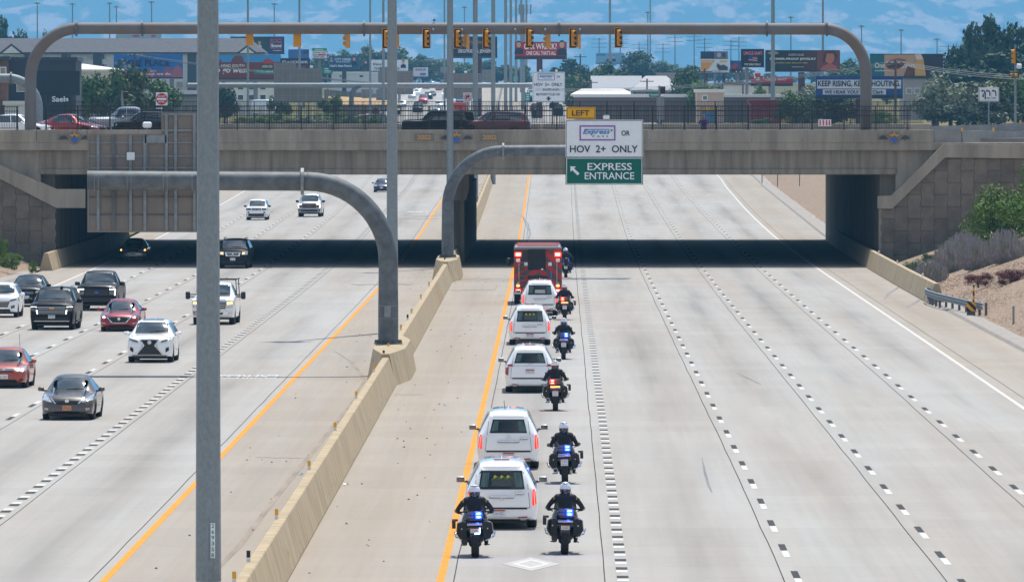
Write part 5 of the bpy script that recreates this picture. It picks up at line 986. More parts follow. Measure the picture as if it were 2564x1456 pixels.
for i in range(7):
    a0, a1 = R(-60+i*120/7), R(-60+(i+1)*120/7); HM_VIS.quad((math.sin(a0)*.146, -math.cos(a0)*.146, -.09), (math.sin(a1)*.146, -math.cos(a1)*.146, -.09), (math.sin(a1)*.144, -math.cos(a1)*.144, .03), (math.sin(a0)*.144, -math.cos(a0)*.144, .03))
HM_VIS = HM_VIS.mesh('visor', GLASS)
def glove_mesh(s):
    mb = MB(); mb.box((0, 0, 0), (.085, .085, .035), 0, .012)
    for k, l in enumerate((.055, .065, .06, .048)):
        x = -.032+k*.021; mb.tube([(x, -.04, 0), (x, -.04-l*.6, -.008), (x, -.045-l*.75, -.035), (x, -.04-l*.45, -.055)], [.0105, .010, .009, .007], 6)
    mb.tube([(-s*.04, .01, -.005), (-s*.06, -.02, -.02), (-s*.055, -.045, -.035)], [.012, .011, .008], 6); return mb.mesh('glove', LEATH, 60)
GLV = {s: glove_mesh(s) for s in (-1, 1)}
PATCH = mat('shoulder_patch', (.55, .40, .05), .7)
def boot_mesh(): 
    mb = MB(); mb.tube([(0, .05, .50), (0, .07, .40), (0, .06, .335)], [.062, .058, .055], 10); mb.box((0, -.02, .295), (.095, .27, .08), 0, .03); return mb.mesh('boot', LEATH, 60)
BOOT = boot_mesh()
def rider(label, loc, rz, turn=0., tall=1.):
    t = thing('person', label, 'person', loc, rz); obj('body', RBODY[int(tall*100) % 2], None, t); t.scale = (1, 1, tall)
    h = obj('helmet', HM_LOW, None, t, (0, .13, 1.59)); h.rotation_euler = (R(6), 0, turn)
    for nm, me in (('helmet_crown', HM_TOP), ('helmet_stripe', HM_BAND), ('vent', HM_V), ('stud', HM_D), ('visor', HM_VIS)): obj(nm, me, None, h)
    for s in (-1, 1):
        obj('glove', GLV[s], None, t, (s*.37, -.34, 1.06)); obj('boot', BOOT, None, t, (s*.265, 0, 0)); q = MB().box((s*.275, .225, 1.35), (.02, .08, .07)).build('shoulder_patch', PATCH, t); q.rotation_euler = (0, 0, 0)
    q = MB().tube([(0, .155, 1.40), (0, .145, 1.47)], .058, 10).build('neck', SKIN, t)
    return t
BT, BR = wheel_meshes(.335, .19)
def bag_mesh(s):
    rows = [(.24, .05), (.30, .10), (.55, .115), (.80, .105), (.86, .06)]; mb = MB(); v = []; 
    for y, hw in rows:
        for x, z in ((s*.20, .47), (s*(.22+hw*1.3), .45), (s*(.23+hw*1.95), .60), (s*(.23+hw*1.7), .82), (s*(.22+hw), .87), (s*.20, .85)): v.append((x, y, z))
    f = [(r*6+i, r*6+(i+1) % 6, r*6+6+(i+1) % 6, r*6+6+i) for r in range(4) for i in range(6)]+[tuple(range(6)), tuple(range(29, 23, -1))]
    return mb.add(v, f).mesh('saddlebag', BAGM, 28)
BAG = {s: bag_mesh(s) for s in (-1, 1)}
def bike(label, px, py, style=0, lamp='blue', case=1, plate_lamp=False, rear_amber=True, rlabel='', turn=0., lean=0., lit=True):
    loc = carloc(px, py); loc = (loc[0], loc[1]+1.05, 0); t = thing('police_motorcycle', label, 'motorcycle', loc, math.pi)
    w0 = obj('wheel', BT, None, t, (0, .72, .335)); obj('rim', BR, None, w0); w1 = obj('wheel', BT, None, t, (0, -.80, .335)); obj('rim', BR, None, w1); w1.scale = (.7, 1, 1)
    MB().box((0, -.05, .50), (.42, .75, .40), 0, .08).box((0, -.1, .30), (.30, .6, .14), 0, .04).build('engine', BLKP, t); MB().tube([(0, .72, .335), (.0, .1, .45)], .07, 8).build('swing_arm', BLKP, t)
    MB().tube([(0, .50, .72), (0, .1, .80), (0, -.35, .90), (0, -.62, .92)], [.16, .19, .22, .14], 12).build('tank', BIKE, t, smooth=60); MB().box((0, .36, .81), (.32, .62, .12), 0, .05).build('seat', LEATH, t)
    MB().tube([(0, -.55, .62), (0, -.75, .85), (0, -.62, 1.12)], [.24, .32, .22], 12).build('fairing', BIKE, t, smooth=60); MB().tube([(0, -.55, .95), (0, -.80, .335)], .05, 8).build('fork', DARKSTEEL, t)
    v = []
    for z, w_, y in ((1.05, .28, -.62), (1.22, .25, -.52), (1.36, .21, -.44), (1.46, .15, -.39)): v += [(-w_, y+.10, z), (-w_*.5, y, z), (w_*.5, y, z), (w_, y+.10, z)]
    sc = MB().add(v, [(r*4+i, r*4+i+1, r*4+i+5, r*4+i+4) for r in range(3) for i in range(3)]); sc.build('windscreen', CLEAR, t, smooth=60)
    MB().tube([(-.42, -.28, 1.05), (-.25, -.42, 1.04), (.25, -.42, 1.04), (.42, -.28, 1.05)], .017, 8).build('handlebar', BLKP, t)
    for s in (-1, 1):
        a = MB().box((s*.42, -.42, 1.07), (.13, .08, .10), 0, .03).build('mirror', BIKE, t); MB().box((s*.42, -.377, 1.07), (.105, .006, .075)).build('mirror_glass', GREYL if style else GLASS, a); MB().tube([(s*.30, -.45, .98), (s*.40, -.43, 1.05)], .014, 6).build('arm', BLKP, a)
        a = MB().box((s*.275, -.50, 1.27), (.15, .16, .085), 0, .02).build('warning_lamp', BLKP, t); MB().box((s*.275+.068*s, -.50, 1.27), (.014, .12, .06)).build('lens', LENS if s < 0 or not lit else (BLUE_L if style == 0 else AMB), a); MB().tube([(s*.24, -.5, 1.1), (s*.27, -.5, 1.24)], .014, 6).build('arm', BLKP, a)
        b_ = obj('saddlebag', BAG[s], None, t); MB().box((s*.31, .872, .70), (.03, .01, .03)).build('latch', ALLOY, b_); MB().box((s*.33, .8, .862), (.10, .05, .012)).build('lid_edge', CHROME if style else BAGM, b_)
        MB().tube([(s*.30, .30, .42), (s*.46, .35, .48), (s*.50, .60, .62), (s*.46, .86, .60), (s*.36, .88, .44), (s*.26, .86, .42)], .014, 7).build('guard_bar', CHROME, t, smooth=60)
        MB().tube([(s*.2, -.3, .45), (s*.42, -.35, .55), (s*.40, -.3, .75), (s*.25, -.3, .8)], .016, 7).build('guard_bar', CHROME, t, smooth=60); MB().box((s*.28, 0, .27), (.14, .10, .02)).build('foot_board', BLKP, t)
    MB().tube([(.23, .10, .30), (.25, .55, .36), (.26, .92, .40)], [.045, .07, .072], 12).build('exhaust', ALLOY if style == 0 else BLKP, t, smooth=60); MB().lathe([(.921, .05), (.925, .05)], (.26, 0, .40), 'y', 12).build('exhaust_opening', BLACK, t)
    if style == 0: MB().box((-.17, .45, .33), (.12, .2, .16), 0, .04).build('final_drive', ALLOY, t)
    MB().prism([(-.10, .43), (.10, .43), (.12, .60), (.17, .74), (-.17, .74), (-.12, .60)], .80, .98).build('tail_fender', BIKE, t)
    MB().box((0, .84, .79), (.40, .22, .12), 0, .04).build('tail_cowl', BIKE, t, smooth=40); o = MB().box((0, .955, .80), (.36, .02, .055), 0, .02).build('tail_lamp', GREYL, t); MB().box((0, .99, .715) if style == 0 else (0, .99, .47), (.10, .012, .025)).build('brake_reflector', REFL, t)
    p0 = .62 if style == 0 else .66; pl = MB().box((0, 1.0, p0), (.20, .012, .19 if style == 0 else .11), 0, .005).build('licence_plate', WHITEM, t, (0, 0, 0))
    q = text('POLICE' if style == 0 else '0280', (0, 1.009, p0-.055 if style == 0 else p0-.012), .16, .03 if style == 0 else .05, SK, pl); q.rotation_euler = (0, 0, math.pi)
    if style == 0: q = text('7C0CC', (0, 1.009, p0+.015), .15, .055, SB, pl); q.rotation_euler = (0, 0, math.pi)
    MB().box((0, 1.008, p0+(.08 if style == 0 else .045)), (.19, .004, .022)).build('plate_band', PLB, pl)
    # rear lamp box
    MB().box((0, .72, .985), (.34, .28, .26), 0, .03).build('lamp_box', BIKE, t, smooth=40)
    for k in range(2):
        for j, x in enumerate((-.10, .10)):      # the bike is seen from behind: +x is on the left here
            z = 1.06-.085*k; hot = (x < 0) if lamp != 'redc' else True
            on = lamp in ('blue', 'red', 'both') and (x < 0 if lamp == 'blue' else x > 0)
            me = (BLUE_L if lamp == 'blue' else RED_L) if on else LENS; o = MB().box((x, .868, z), (.16, .02, .08), 0, .012).build('strobe', me, t)
            if on: MB().box((x, .882, z), (.085, .008, .030), 0, .006).build('strobe_core', BLUE_C if lamp == 'blue' else RED_C, o)
    if lit:
        ld = bpy.data.lights.new('strobe_light', 'POINT'); ld.energy = 12 if lamp == 'blue' else 9; ld.color = (.02, .08, 1) if lamp == 'blue' else (1, .02, .01); ld.shadow_soft_size = .04; lo = bpy.data.objects.new('strobe_light', ld); link(lo, t); lo.location = (-.08 if lamp == 'blue' else .08, .98, 1.03)
    if rear_amber: MB().box((0, .93, .85), (.34, .02, .028), 0, .008).build('amber_bar', AMB if lamp == 'red' else GREYL, t)
    if plate_lamp: MB().box((-.125, 1.01, .665), (.025, .015, .12)).build('plate_strobe', BLUE_C, t); MB().box((-.06, 1.01, .585), (.13, .015, .025)).build('plate_strobe', BLUE_C, t)
    if case: MB().box((-case*.50, .62, .80), (.09, .12, .20), 0, .01).box((-case*.47, .62, .90), (.14, .08, .05)).build('radio_box', BLKP, t)
    rd = rider(rlabel, (loc[0], loc[1], 0), math.pi, turn+R(random.uniform(-7, 7)), random.choice((.98, .99, 1., 1.01))); lnr = R(random.uniform(-2, 2)); t.rotation_euler = (0, lnr, math.pi); rd.rotation_euler = (0, lnr*.7, math.pi); return t
bike('police motorcycle riding nearest the yellow line, with blue lamps round its plate', 1190, 1397, 1, 'blue', -1, True, False, 'officer in navy and white helmet riding nearest the yellow line')
bike('police motorcycle nearest the camera on the right, blue lamps lit', 1414, 1389, 1, 'blue', -1, False, False, 'officer in navy and white helmet, nearest on the right')
bike('police motorcycle beside the second hearse, blue lamps lit', 1415, 1212, 0, 'blue', 1, False, True, 'officer in navy and white helmet riding beside the second hearse', R(-4))
bike('police motorcycle with red lamps overlapping the third hearse', 1391, 1029, 0, 'red', 1, False, True, 'officer in navy and white helmet riding beside the third hearse')
bike('police motorcycle beside the fourth hearse, blue lamps lit', 1411, 900, 0, 'blue', 0, False, True, 'officer in navy and white helmet riding beside the fourth hearse')
bike('police motorcycle with red lamps beside the hearse behind the engine', 1414, 801, 0, 'red', 1, False, True, 'officer in navy and white helmet riding beside the fifth hearse', R(5))
bike('police motorcycle at the front, half hidden by the fire engine', 1417, 695, 0, 'blue', 0, False, True, 'officer in navy and white helmet, half hidden by the fire engine')
# ================================================================== fire engine from behind (front towards -y, turned round)
FR = paint((150, 8, 18), 'paint_fire_red'); m, tt, b = nodes_mat('chevron_sheet'); N = tt.nodes.new; L_ = tt.links.new
def mth(op, a, bb):
    n_ = N('ShaderNodeMath'); n_.operation = op
    for i, q in enumerate((a, bb)):
        if q is None: continue
        if isinstance(q, (int, float)): n_.inputs[i].default_value = q
        else: L_(q, n_.inputs[i])
    return n_.outputs[0]
tcn = N('ShaderNodeTexCoord'); sx_ = N('ShaderNodeSeparateXYZ'); L_(tcn.outputs['Object'], sx_.inputs[0])
val = mth('FRACT', mth('MULTIPLY', mth('ADD', mth('MULTIPLY', mth('ABSOLUTE', sx_.outputs[0], None), .85), sx_.outputs[2]), 1.75), None)
rr = N('ShaderNodeValToRGB'); rr.color_ramp.interpolation = 'CONSTANT'; rr.color_ramp.elements[0].color = (.42, .010, .018, 1); rr.color_ramp.elements[1].color = (.075, .062, .058, 1); rr.color_ramp.elements[1].position = .52
L_(val, rr.inputs[0]); L_(rr.outputs[0], b.inputs['Base Color']); b.inputs['Roughness'].default_value = .35; CHEV = m
loc = carloc(1347, 763); fe = thing('fire_engine', 'red fire engine with chevron striped rear and lit red beacons', 'fire engine', (loc[0], loc[1]+4.4, 0), math.pi)
W2 = 1.25
MB().box((0, .5, 1.75), (2.48, 7.8, 2.3), 0, .05).box((0, 0, .62), (2.3, 8.6, .3)).build('body', FR, fe, smooth=30); MB().box((0, -3.4, 1.85), (2.45, 2.0, 2.5), 0, .15).build('cab', FR, fe, smooth=30)
bd = lambda nm, x0, x1, z0, z1, y, m, th=.06, bev=.01: MB().box(((x0+x1)/2, y, (z0+z1)/2), (abs(x1-x0), th, abs(z1-z0)), 0, bev).build(nm, m, fe)
YR_ = 4.42
bd('rear_sheet', -W2+.03, W2-.03, .85, 2.75, YR_, CHEV, .06)
bd('hose_bed_cover', -.40, .52, 1.82, 2.86, YR_+.08, mat('tarp_black', (.016, .016, .018), .8, bump=.4, bscale=8), .12, .04); bd('hose_bed_cover', .44, 1.12, 2.25, 2.80, YR_+.05, BLKP, .05)
MB().box((0, .55, 2.915), (2.40, 7.6, .03)).build('roof_deck', mat('deck_plate', (.10, .10, .105), .6, .3), fe); bd('black_panel', .56, 1.2, 2.46, 2.80, YR_+.04, BLKP, .02); bd('roof_rail', -W2, W2, 2.86, 2.97, YR_-.02, mat('tread_plate', (.16, .16, .165), .5, .4), .25); bd('roof_rail', -W2, W2, 2.86, 2.93, 1.5, ALLOY, .25)
for s in (-1, 1): MB().box((s*1.12, 1.2, 2.93), (.12, 6.4, .10)).build('roof_walkway', ALLOY, fe)
rs = bd('roll_up_door', -.52, .52, .88, 1.50, YR_+.06, BLKP, .06)
for k in range(7): bd('door_slat', -.51, .51, .90+k*.085, .965+k*.085, YR_+.10, GRL, .02, .005)
for i, ch in enumerate('ENGINE'):
    a = (i-2.5)*.155; q = text(ch, (-a, YR_+.125, 1.18-.9*a*a), .13, .15, GOLD, fe, 'lettering', .03); q.rotation_euler = (0, -a*.9, math.pi)
for s in (-1, 1):
    o = bd('beacon', s*1.02-.17, s*1.02+.17, 2.50, 2.72, YR_+.09, RED_L, .10, .02); bd('beacon_core', s*1.02-.12, s*1.02+.12, 2.55, 2.67, YR_+.15, RED_C, .02); bd('work_lamp', s*1.02-.12, s*1.02+.12, 2.22, 2.40, YR_+.06, CHROME, .08, .02)
    bd('tail_lamp', s*1.02-.13, s*1.02+.13, .68, .82, YR_+.06, RED_L, .06, .02); bd('lamp_core', s*1.02-.09, s*1.02+.09, .71, .79, YR_+.10, RED_C, .01, .003); bd('turn_lamp', s*1.02-.08, s*1.02+.08, .94, 1.05, YR_+.06, AMB, .05, .01); bd('reverse_lamp', s*1.02-.08, s*1.02+.08, 1.07, 1.17, YR_+.06, GREYL, .05, .01)
    MB().tube([(s*.98, YR_+.1, .9), (s*.98, YR_+.1, 2.2)], .018, 8).build('grab_rail', CHROME, fe); bd('seal', s*.62-.09, s*.62+.09, 2.02, 2.20, YR_+.05, SW, .02, .02)
    tyf, rmf = wheel_meshes(.53, .30)
    for y in (-2.6, 2.2):
        for x in ((s*1.08,) if y < 0 else (s*1.08, s*.74)): w0 = obj('wheel', tyf, None, fe, (x, y, .53)); obj('rim', rmf, None, w0)
    a = MB().box((s*1.52, -4.1, 2.05), (.22, .14, .45), 0, .05).build('mirror', BLKP, fe); MB().tube([(s*1.2, -4.1, 2.2), (s*1.45, -4.1, 2.2)], .025, 6).build('arm', BLKP, a)
    MB().box((s*1.0, YR_+.02, .40), (.28, .04, .30)).build('mud_flap', RUBBER, fe)
for k in range(5): bd('step', .62, .92, 1.0+k*.24, 1.05+k*.24, YR_+.14, DARKSTEEL, .18)
bd('extinguisher', -.72, -.62, 1.2, 1.75, YR_+.12, mat('cylinder_blue', (.05, .15, .35), .4), .1, .04); bd('bumper_step', -W2, W2, .55, .66, YR_+.14, ALLOY, .4, .02); bd('horn', -.30, -.14, 1.78, 1.92, YR_+.1, CHROME, .1, .04)
# ================================================================== on the overpass
def deckcar(name, label, cat, tpl, L, W, Hh, pm, px, Y, face, extra=None):
    x = P(px, 0, Y).x; c = Car(name, label, cat, tpl, L, W, Hh, pm, (x, Y, 8.0), face, gc=.22, tr=.35, belt=.64); c.belt_z = (.66*Hh, .92*Hh)
    bz = {'sedan': SD_WIN}.get(tpl, [(.33, .50, .50, .41), (.515, .70, .70, .515), (.715, .88, .85, .715)] if tpl != 'pickup' else [(.305, .43, .43, .355), (.445, .57, .565, .445)])
    front(c, 0, (.80, .68), (.70, .94)); c.sides(bz); c.mirrors(.66*Hh, -.6, .2, .14); c.both('headlamp', 'F', [(.46, .42*Hh), (.82, .44*Hh), (.82, .54*Hh), (.48, .50*Hh)], HEAD, off=.014); c.trap('grille', 'F', .34, .42, .36*Hh, .48*Hh, GRL, off=.014)
    c.both('tail_lamp', 'R', [(.60, .50*Hh), (.84, .50*Hh), (.82, .60*Hh), (.62, .60*Hh)], TAILD, off=.016); c.trap('rear_window', 'R', .62*W/2, .54*W/2, .70*Hh, .92*Hh, GLASS, nu=6)
    return c
deckcar('sedan', 'white sedan on the overpass behind the left arch post', 'car', 'sedan', 4.7, 1.8, 1.5, WHT, 42, 566, R(78)); deckcar('sedan', 'small red car turning on the left of the overpass', 'car', 'sedan', 4.4, 1.78, 1.5, RED, 180, 567, R(65))
deckcar('pickup', 'pale pickup on the overpass behind the dark small car', 'truck', 'pickup', 5.7, 1.98, 1.95, SIL, 333, 571, R(-90)); deckcar('hatchback', 'dark maroon small car on the overpass beside the sign back', 'car', 'suv', 4.1, 1.7, 1.66, paint((38, 22, 28), 'paint_maroon_black'), 362, 566.5, R(-90))
c = deckcar('suv', 'black SUV on the overpass by the third mast', 'car', 'boxy', 4.7, 1.85, 1.72, BLK, 1098, 567, R(-90)); c = deckcar('suv', 'dark red crossover following the black SUV on the overpass', 'car', 'suv', 4.62, 1.86, 1.70, paint((78, 12, 26), 'paint_dark_red', .3), 1238, 567, R(-90))
# person with a camera
PURP = mat('shirt_purple', (.07, .03, .16), .8, var=.2, scale=9); JEAN = mat('trousers_dark', (.03, .03, .045), .85)
J = [((0, 0, .95), (.16, .12)), ((0, 0, 1.15), (.16, .12)), ((0, -.01, 1.35), (.19, .12)), ((0, -.02, 1.45), .08), ((0, -.03, 1.54), .06)]; B = [(0, 1), (1, 2), (2, 3), (3, 4)]
for s in (-1, 1):
    k = len(J); J += [((s*.20, -.02, 1.40), .075), ((s*.28, -.10, 1.18), .058), ((s*.17, -.30, 1.30), .045), ((s*.09, -.34, 1.44), .038)]; B += [(2, k), (k, k+1), (k+1, k+2), (k+2, k+3)]
    k = len(J); J += [((s*.10, 0, .88), .10), ((s*.12, -.02, .50), .07), ((s*.12, 0, .10), .05), ((s*.13, -.14, .05), .04)]; B += [(0, k), (k, k+1), (k+1, k+2), (k+2, k+3)]
pp = P(1762, 322, 562.5); ph = thing('person', 'person in a purple shirt photographing from the overpass railing', 'person', (pp.x, 562.5, 7.74), R(-14)); obj('body', skinned('body', J, B, PURP), None, ph)
mb = MB().lathe([(-.11, .05), (-.09, .075), (-.03, .09), (.04, .095), (.09, .075), (.12, .02)], (0, 0, 0), 'z', 14); hd = mb.build('head', SKIN, ph, (0, -.04, 1.64), 60); MB().box((0, -.10, -.01), (.025, .035, .045), 0, .01).build('nose', SKIN, hd); MB().box((0, -.085, .02), (.13, .02, .03), 0, .008).build('sunglasses', BLACK, hd); MB().lathe([(.02, .1), (.06, .096), (.11, .06), (.13, .02)], (0, .012, 0), 'z', 14).build('hair', mat('hair_dark', (.03, .022, .018), .8), hd)
for s in (-1, 1): obj('hand', GLV[s].copy(), None, ph, (s*.07, -.36, 1.47)).data.materials[0] = SKIN; MB().box((s*.095, -.04, 0), (.02, .05, .06), 0, .01).build('ear', SKIN, hd)
MB().lathe([(.06, .105), (.50, .095), (.90, .155)], (0, 0, 0), 'z', 12).build('trousers', JEAN, ph) if False else None
cm = MB().box((0, 0, 0), (.15, .08, .10), 0, .02).lathe([(-.16, .04), (-.04, .045)], (0, 0, 0), 'y', 12).mesh('camera_body', BLKP); q = obj('photo_camera', cm, None, None, (pp.x-.09, 562.12, 7.74+1.50)); q.rotation_euler = (0, 0, R(-14)); tag(q, 'black camera held up by the person on the overpass', 'camera')
# signs standing on the overpass and beyond
def post_sign(label, x0, y0, x1, y1, Z, zb, draw, post=True, cat='sign', name='road_sign'):
    b = Board(name, label, cat, (x0+x1)/2, y1, Z, lay=.02); b.box('panel', x0, y0, x1, y1, SW, 0, .05, .01)
    if post: b.post((x0+x1)/2, y1+(y0-y1)*.5, zb, .045, STEEL, 'post', .08)
    draw(b); return b
def dne(b):
    b.oval('red_disc', 405, 248, 14, 14.6, SR, 1, 28); b.rect('bar', 393, 245.6, 417, 250.6, SW, 2); b.text('DO NOT', 395.5, 239, 414.5, 243.4, SW, 2, .02); b.text('ENTER', 397.5, 252.6, 412.5, 257, SW, 2, .02)
post_sign('white square sign with a red DO NOT ENTER disc on the overpass', 390.5, 232, 419.5, 264, 600, 8.0, dne)
b = Board('road_sign', 'small black one way sign below the DO NOT ENTER disc', 'sign', 399, 276, 600, lay=.02); b.box('panel', 387, 266.5, 411, 276, SK, 0, .04); b.flat('arrow', [(390, 270), (404, 270), (404, 268), (409, 271.3), (404, 274.6), (404, 272.6), (390, 272.6)], SW, 1)
def nrt(b):
    b.frame('border', 1161.5, 234.5, 1180.5, 253.5, .6, SK, 1); b.flat('arrow', [(1166, 249), (1166, 242), (1171, 240), (1171, 237), (1177, 241.5), (1171, 246), (1171, 243), (1169, 244), (1169, 249)], SK, 1)
    mb = MB(); c0 = b.xz(1171, 244); rr_ = 8.3/F*640
    for i in range(28):
        a0, a1 = 6.2832*i/28, 6.2832*(i+1)/28; mb.quad(*[(c0[0]+rr_*k*math.cos(a), -.08, c0[1]+rr_*k*math.sin(a)) for a, k in ((a0, 1), (a1, 1), (a1, .86), (a0, .86))])
    q = rr_*.7; w_ = rr_*.09; mb.quad((c0[0]-q-w_, -.082, c0[1]+q-w_), (c0[0]-q+w_, -.082, c0[1]+q+w_), (c0[0]+q+w_, -.082, c0[1]-q+w_), (c0[0]+q-w_, -.082, c0[1]-q-w_)); mb.build('prohibition_ring', SR, b.t)
post_sign('white no right turn sign on the overpass between the masts', 1160, 233, 1182, 255, 640, 8.0, nrt)
def lanes(b):
    b.frame('border', 2451.5, 220, 2499.5, 252, .7, SK, 1)
    for x, u in ((2462, 1), (2474, 0), (2489, 0)):
        b.flat('arrow', [(x+3, 249 if u else 241), (x+3, 234), (x+1, 229), (x-3, 229.5), (x-2, 232), (x-6, 227.5), (x-2, 223.5), (x-2.5, 226), (x+3, 226.5), (x+5.4, 232), (x+5.4, 249 if u else 241)], SK, 1)
        if u: b.flat('arrow', [(x-2, 240), (x-2, 236), (x+2.5, 233), (x+2.5, 235.6), (x+.4, 237), (x+.4, 240), (x+2, 240), (x-.8, 245), (x-3.6, 240)], SK, 2)
        else: b.text('ONLY', x-4.5, 243.5, x+6, 248, SK, 1, .02); b.rect('divider', x-6.6, 230, x-6.1, 249, SK, 1)
post_sign('white lane arrow sign on a grey post beside the right approach', 2450, 219, 2501, 254, 570, 7.5, lanes)
# signal pole at right
pp = P(2542, 318, 640); sp = thing('signal_pole', 'grey pole with yellow traffic signals at the right edge', 'traffic signal', (pp.x, 640, pp.z-.3)); MB().tube([(0, 0, 0), (0, 0, 6.2)], [.10, .075], 10).build('pole', STEEL, sp, smooth=40)
z0 = P(0, 160, 640).z-sp.location.z
for nm, me in (('housing', sm_b), ('backplate', bk), ('visor', vis), ('lens', len_)):
    q = obj(nm, me, None, sp, (-.08, 0, z0)); q.rotation_euler = (0, 0, R(-75)); q = obj(nm, me, None, sp, (-.30, 0, P(0, 188, 640).z-sp.location.z)); q.rotation_euler = (0, R(90), R(-60)); q.scale = (.75, .75, .75)
MB().box((.25, 0, P(0, 166, 640).z-sp.location.z), (.4, .3, .38), 0, .08).build('detector', SW, sp); MB().lathe([(0, .2), (.03, .2)], (0, 0, 0), 'z', 12).build('base', DARKSTEEL, sp)
for x, y0, y1, lab in ((311, 228, 320, 'grey signal post with a dark head near the left parapet'), (1655, 215, 320, 'grey signal post with a dark head right of the express sign')):
    pp = P(x-4, y1, 620); t = thing('signal_pole', lab, 'traffic signal', (pp.x, 620, 8.0)); hh = P(0, y0, 620).z-8.0; MB().tube([(0, 0, 0), (0, 0, hh)], .09, 10).build('pole', STEEL, t, smooth=40); MB().box((.25, 0, hh-.3), (.32, .3, .55), 0, .05).build('head', BLKP, t)
b = Board('street_sign', 'green street name sign beside the dark signal head at right', 'sign', 1637, 242, 621, lay=.02); b.box('panel', 1625, 231, 1652, 243, mat('street_green', (.0, .22, .14), .5), 0, .05); b.text('Woodhollow', 1628, 234, 1649, 240, SW, 1)
b = Board('utility_cabinet', 'grey cabinet behind the railing right of the express sign', 'cabinet', 1654, 265, 640); b.box('housing', 1644, 240, 1663, 300, STEEL, 0, .6, .05); b.box('door', 1646, 243, 1661, 298, SBACK, -.31, .02)
b = Board('parking_notice', 'small white notice with red stripes on the railing', 'sign', 2065, 318, 559.6, lay=.015); b.box('panel', 2049, 299, 2081, 316, SW, 0, .02); [b.rect('red_stripe', x, 300.5, x+3, 314.5, SR, 0) for x in (2052, 2060, 2068, 2075)]
# arch at far left, second signal tube
t = thing('signal_arch', 'pale steel tube arch on the far side of the overpass at left', 'signal arch', (P(96, 0, 655).x, 655, 8.4)); o = t.location; zt2 = P(0, 196, 655).z
pts = [Vector((o.x, 655, 8.4))]+arc((o.x, 655, zt2-2.2), (o.x, 655, zt2), (o.x-2.2, 655, zt2)); MB().tube([p_-o for p_ in pts], .34, 20).build('post', STEEL, t, smooth=40); MB().tube([Vector((o.x-2.2, 655, zt2))-o, Vector((o.x-9, 655, zt2))-o], .33, 20).build('crossbeam', STEEL, t, smooth=40); mb = MB(); flange(mb, (P(28, 0, 655).x-o.x, 0, zt2-o.z), .46, 'x'); mb.build('flange', DARKSTEEL, t)
# far gantry with sign backs and the second express sign
Zg = 1300; zg = P(0, 214, Zg).z; t = thing('sign_gantry', 'long pale steel gantry tube crossing the freeway beyond the bridge', 'sign gantry', (P(892, 0, Zg).x, Zg, ZR(Zg))); o = t.location
MB().tube([Vector((P(470, 0, Zg).x, Zg, zg))-o, Vector((P(1345, 0, Zg).x, Zg, zg))-o], .36, 16).build('crossbeam', STEEL, t, smooth=40)
pts = [Vector((P(880, 0, Zg).x, Zg, ZR(Zg))), Vector((P(880, 0, Zg).x, Zg, zg-2.4))]+arc((P(880, 0, Zg).x, Zg, zg-2.0), (P(880, 0, Zg).x, Zg, zg), (P(905, 0, Zg).x, Zg, zg)); MB().tube([p_-o for p_ in pts], .36, 14).build('post', DARKSTEEL, t, smooth=40)
def signback(label, x0, y0, x1, y1, Z, step=None, lamps=()):
    b = Board('overhead_sign', label, 'sign', (x0+x1)/2, y1, Z, lay=.03); b.box('sheet', x0, y0, x1, y1, SBACK, 0, .08)
    if step: b.box('sheet', *step, SBACK, .003, .08)
    n = max(2, int((x1-x0)/20)); 
    for i in range(n+1): x = lerp(x0+2, x1-2, i/n); b.box('upright_bar', x-1, y0 if not step or x > step[2] or x < step[0] else step[1], x+1, y1, STEEL, -.09, .08)
    n = max(2, int((y1-y0)/16))
    for i in range(n+1): y = lerp(y0+1, y1-1, i/n); b.box('cross_bar', x0, y-.8, x1, y+.8, STEEL, -.07, .05)
    for lx in lamps: b.box('lamp', lx-4, y0-6, lx+4, y0-1, SW, 0, .4, .05)
    return b
signback('large tan sign back on the far gantry, left of the masts', 686, 171, 807, 257, Zg+2, (686, 158, 742, 172.5), (780,)); signback('tan sign back on the far gantry behind the second mast', 950, 178, 1035, 236, Zg+30, (950, 168, 992, 179)); signback('tan sign back on the far gantry beside the third mast', 1111, 184, 1206, 247, Zg+2, None, (1135, 1166)); signback('small low sign back under the far gantry, left one', 905, 224, 933, 246, Zg+500); signback('low sign back under the far gantry, behind the second mast', 942, 224, 982, 260, Zg+500)
signback('grey sign back farther along the freeway', 1103, 168, 1140, 182, 2300); signback('slim grey sign back by the fourth mast', 1207, 175, 1232, 205, 2000)
hv = Board('overhead_sign', 'far white express lane sign with arrow, beyond the bridge', 'sign', 1374, 256, Zg-1, lay=.02); hv.box('panel', 1333, 180.5, 1414.5, 256, SW, 0, .08, .01); hv.frame('border', 1334.5, 182, 1413, 254.5, .6, SK, 1); express_logo(hv, 1346.5, 184.5, 1389, 201.5, 1.5); hv.text('OR', 1394, 190, 1402, 195, SK); hv.text('HOV  2+  ONLY', 1338, 208, 1408, 216, SK, 2, .015); hv.text('BUSES AND', 1360, 222, 1400, 227.5, SK); hv.text('MOTORCYCLES OK', 1343, 233.5, 1402.5, 239.5, SK); hv.flat('arrow', [(1371, 242), (1376, 242), (1376, 247), (1381.5, 245), (1373.5, 252.5), (1366, 245), (1371, 247)], SK, 2)
for x in (1353, 1393): hv.box('lamp', x-3, 175, x+3, 180, SW, 0, .3, .05)
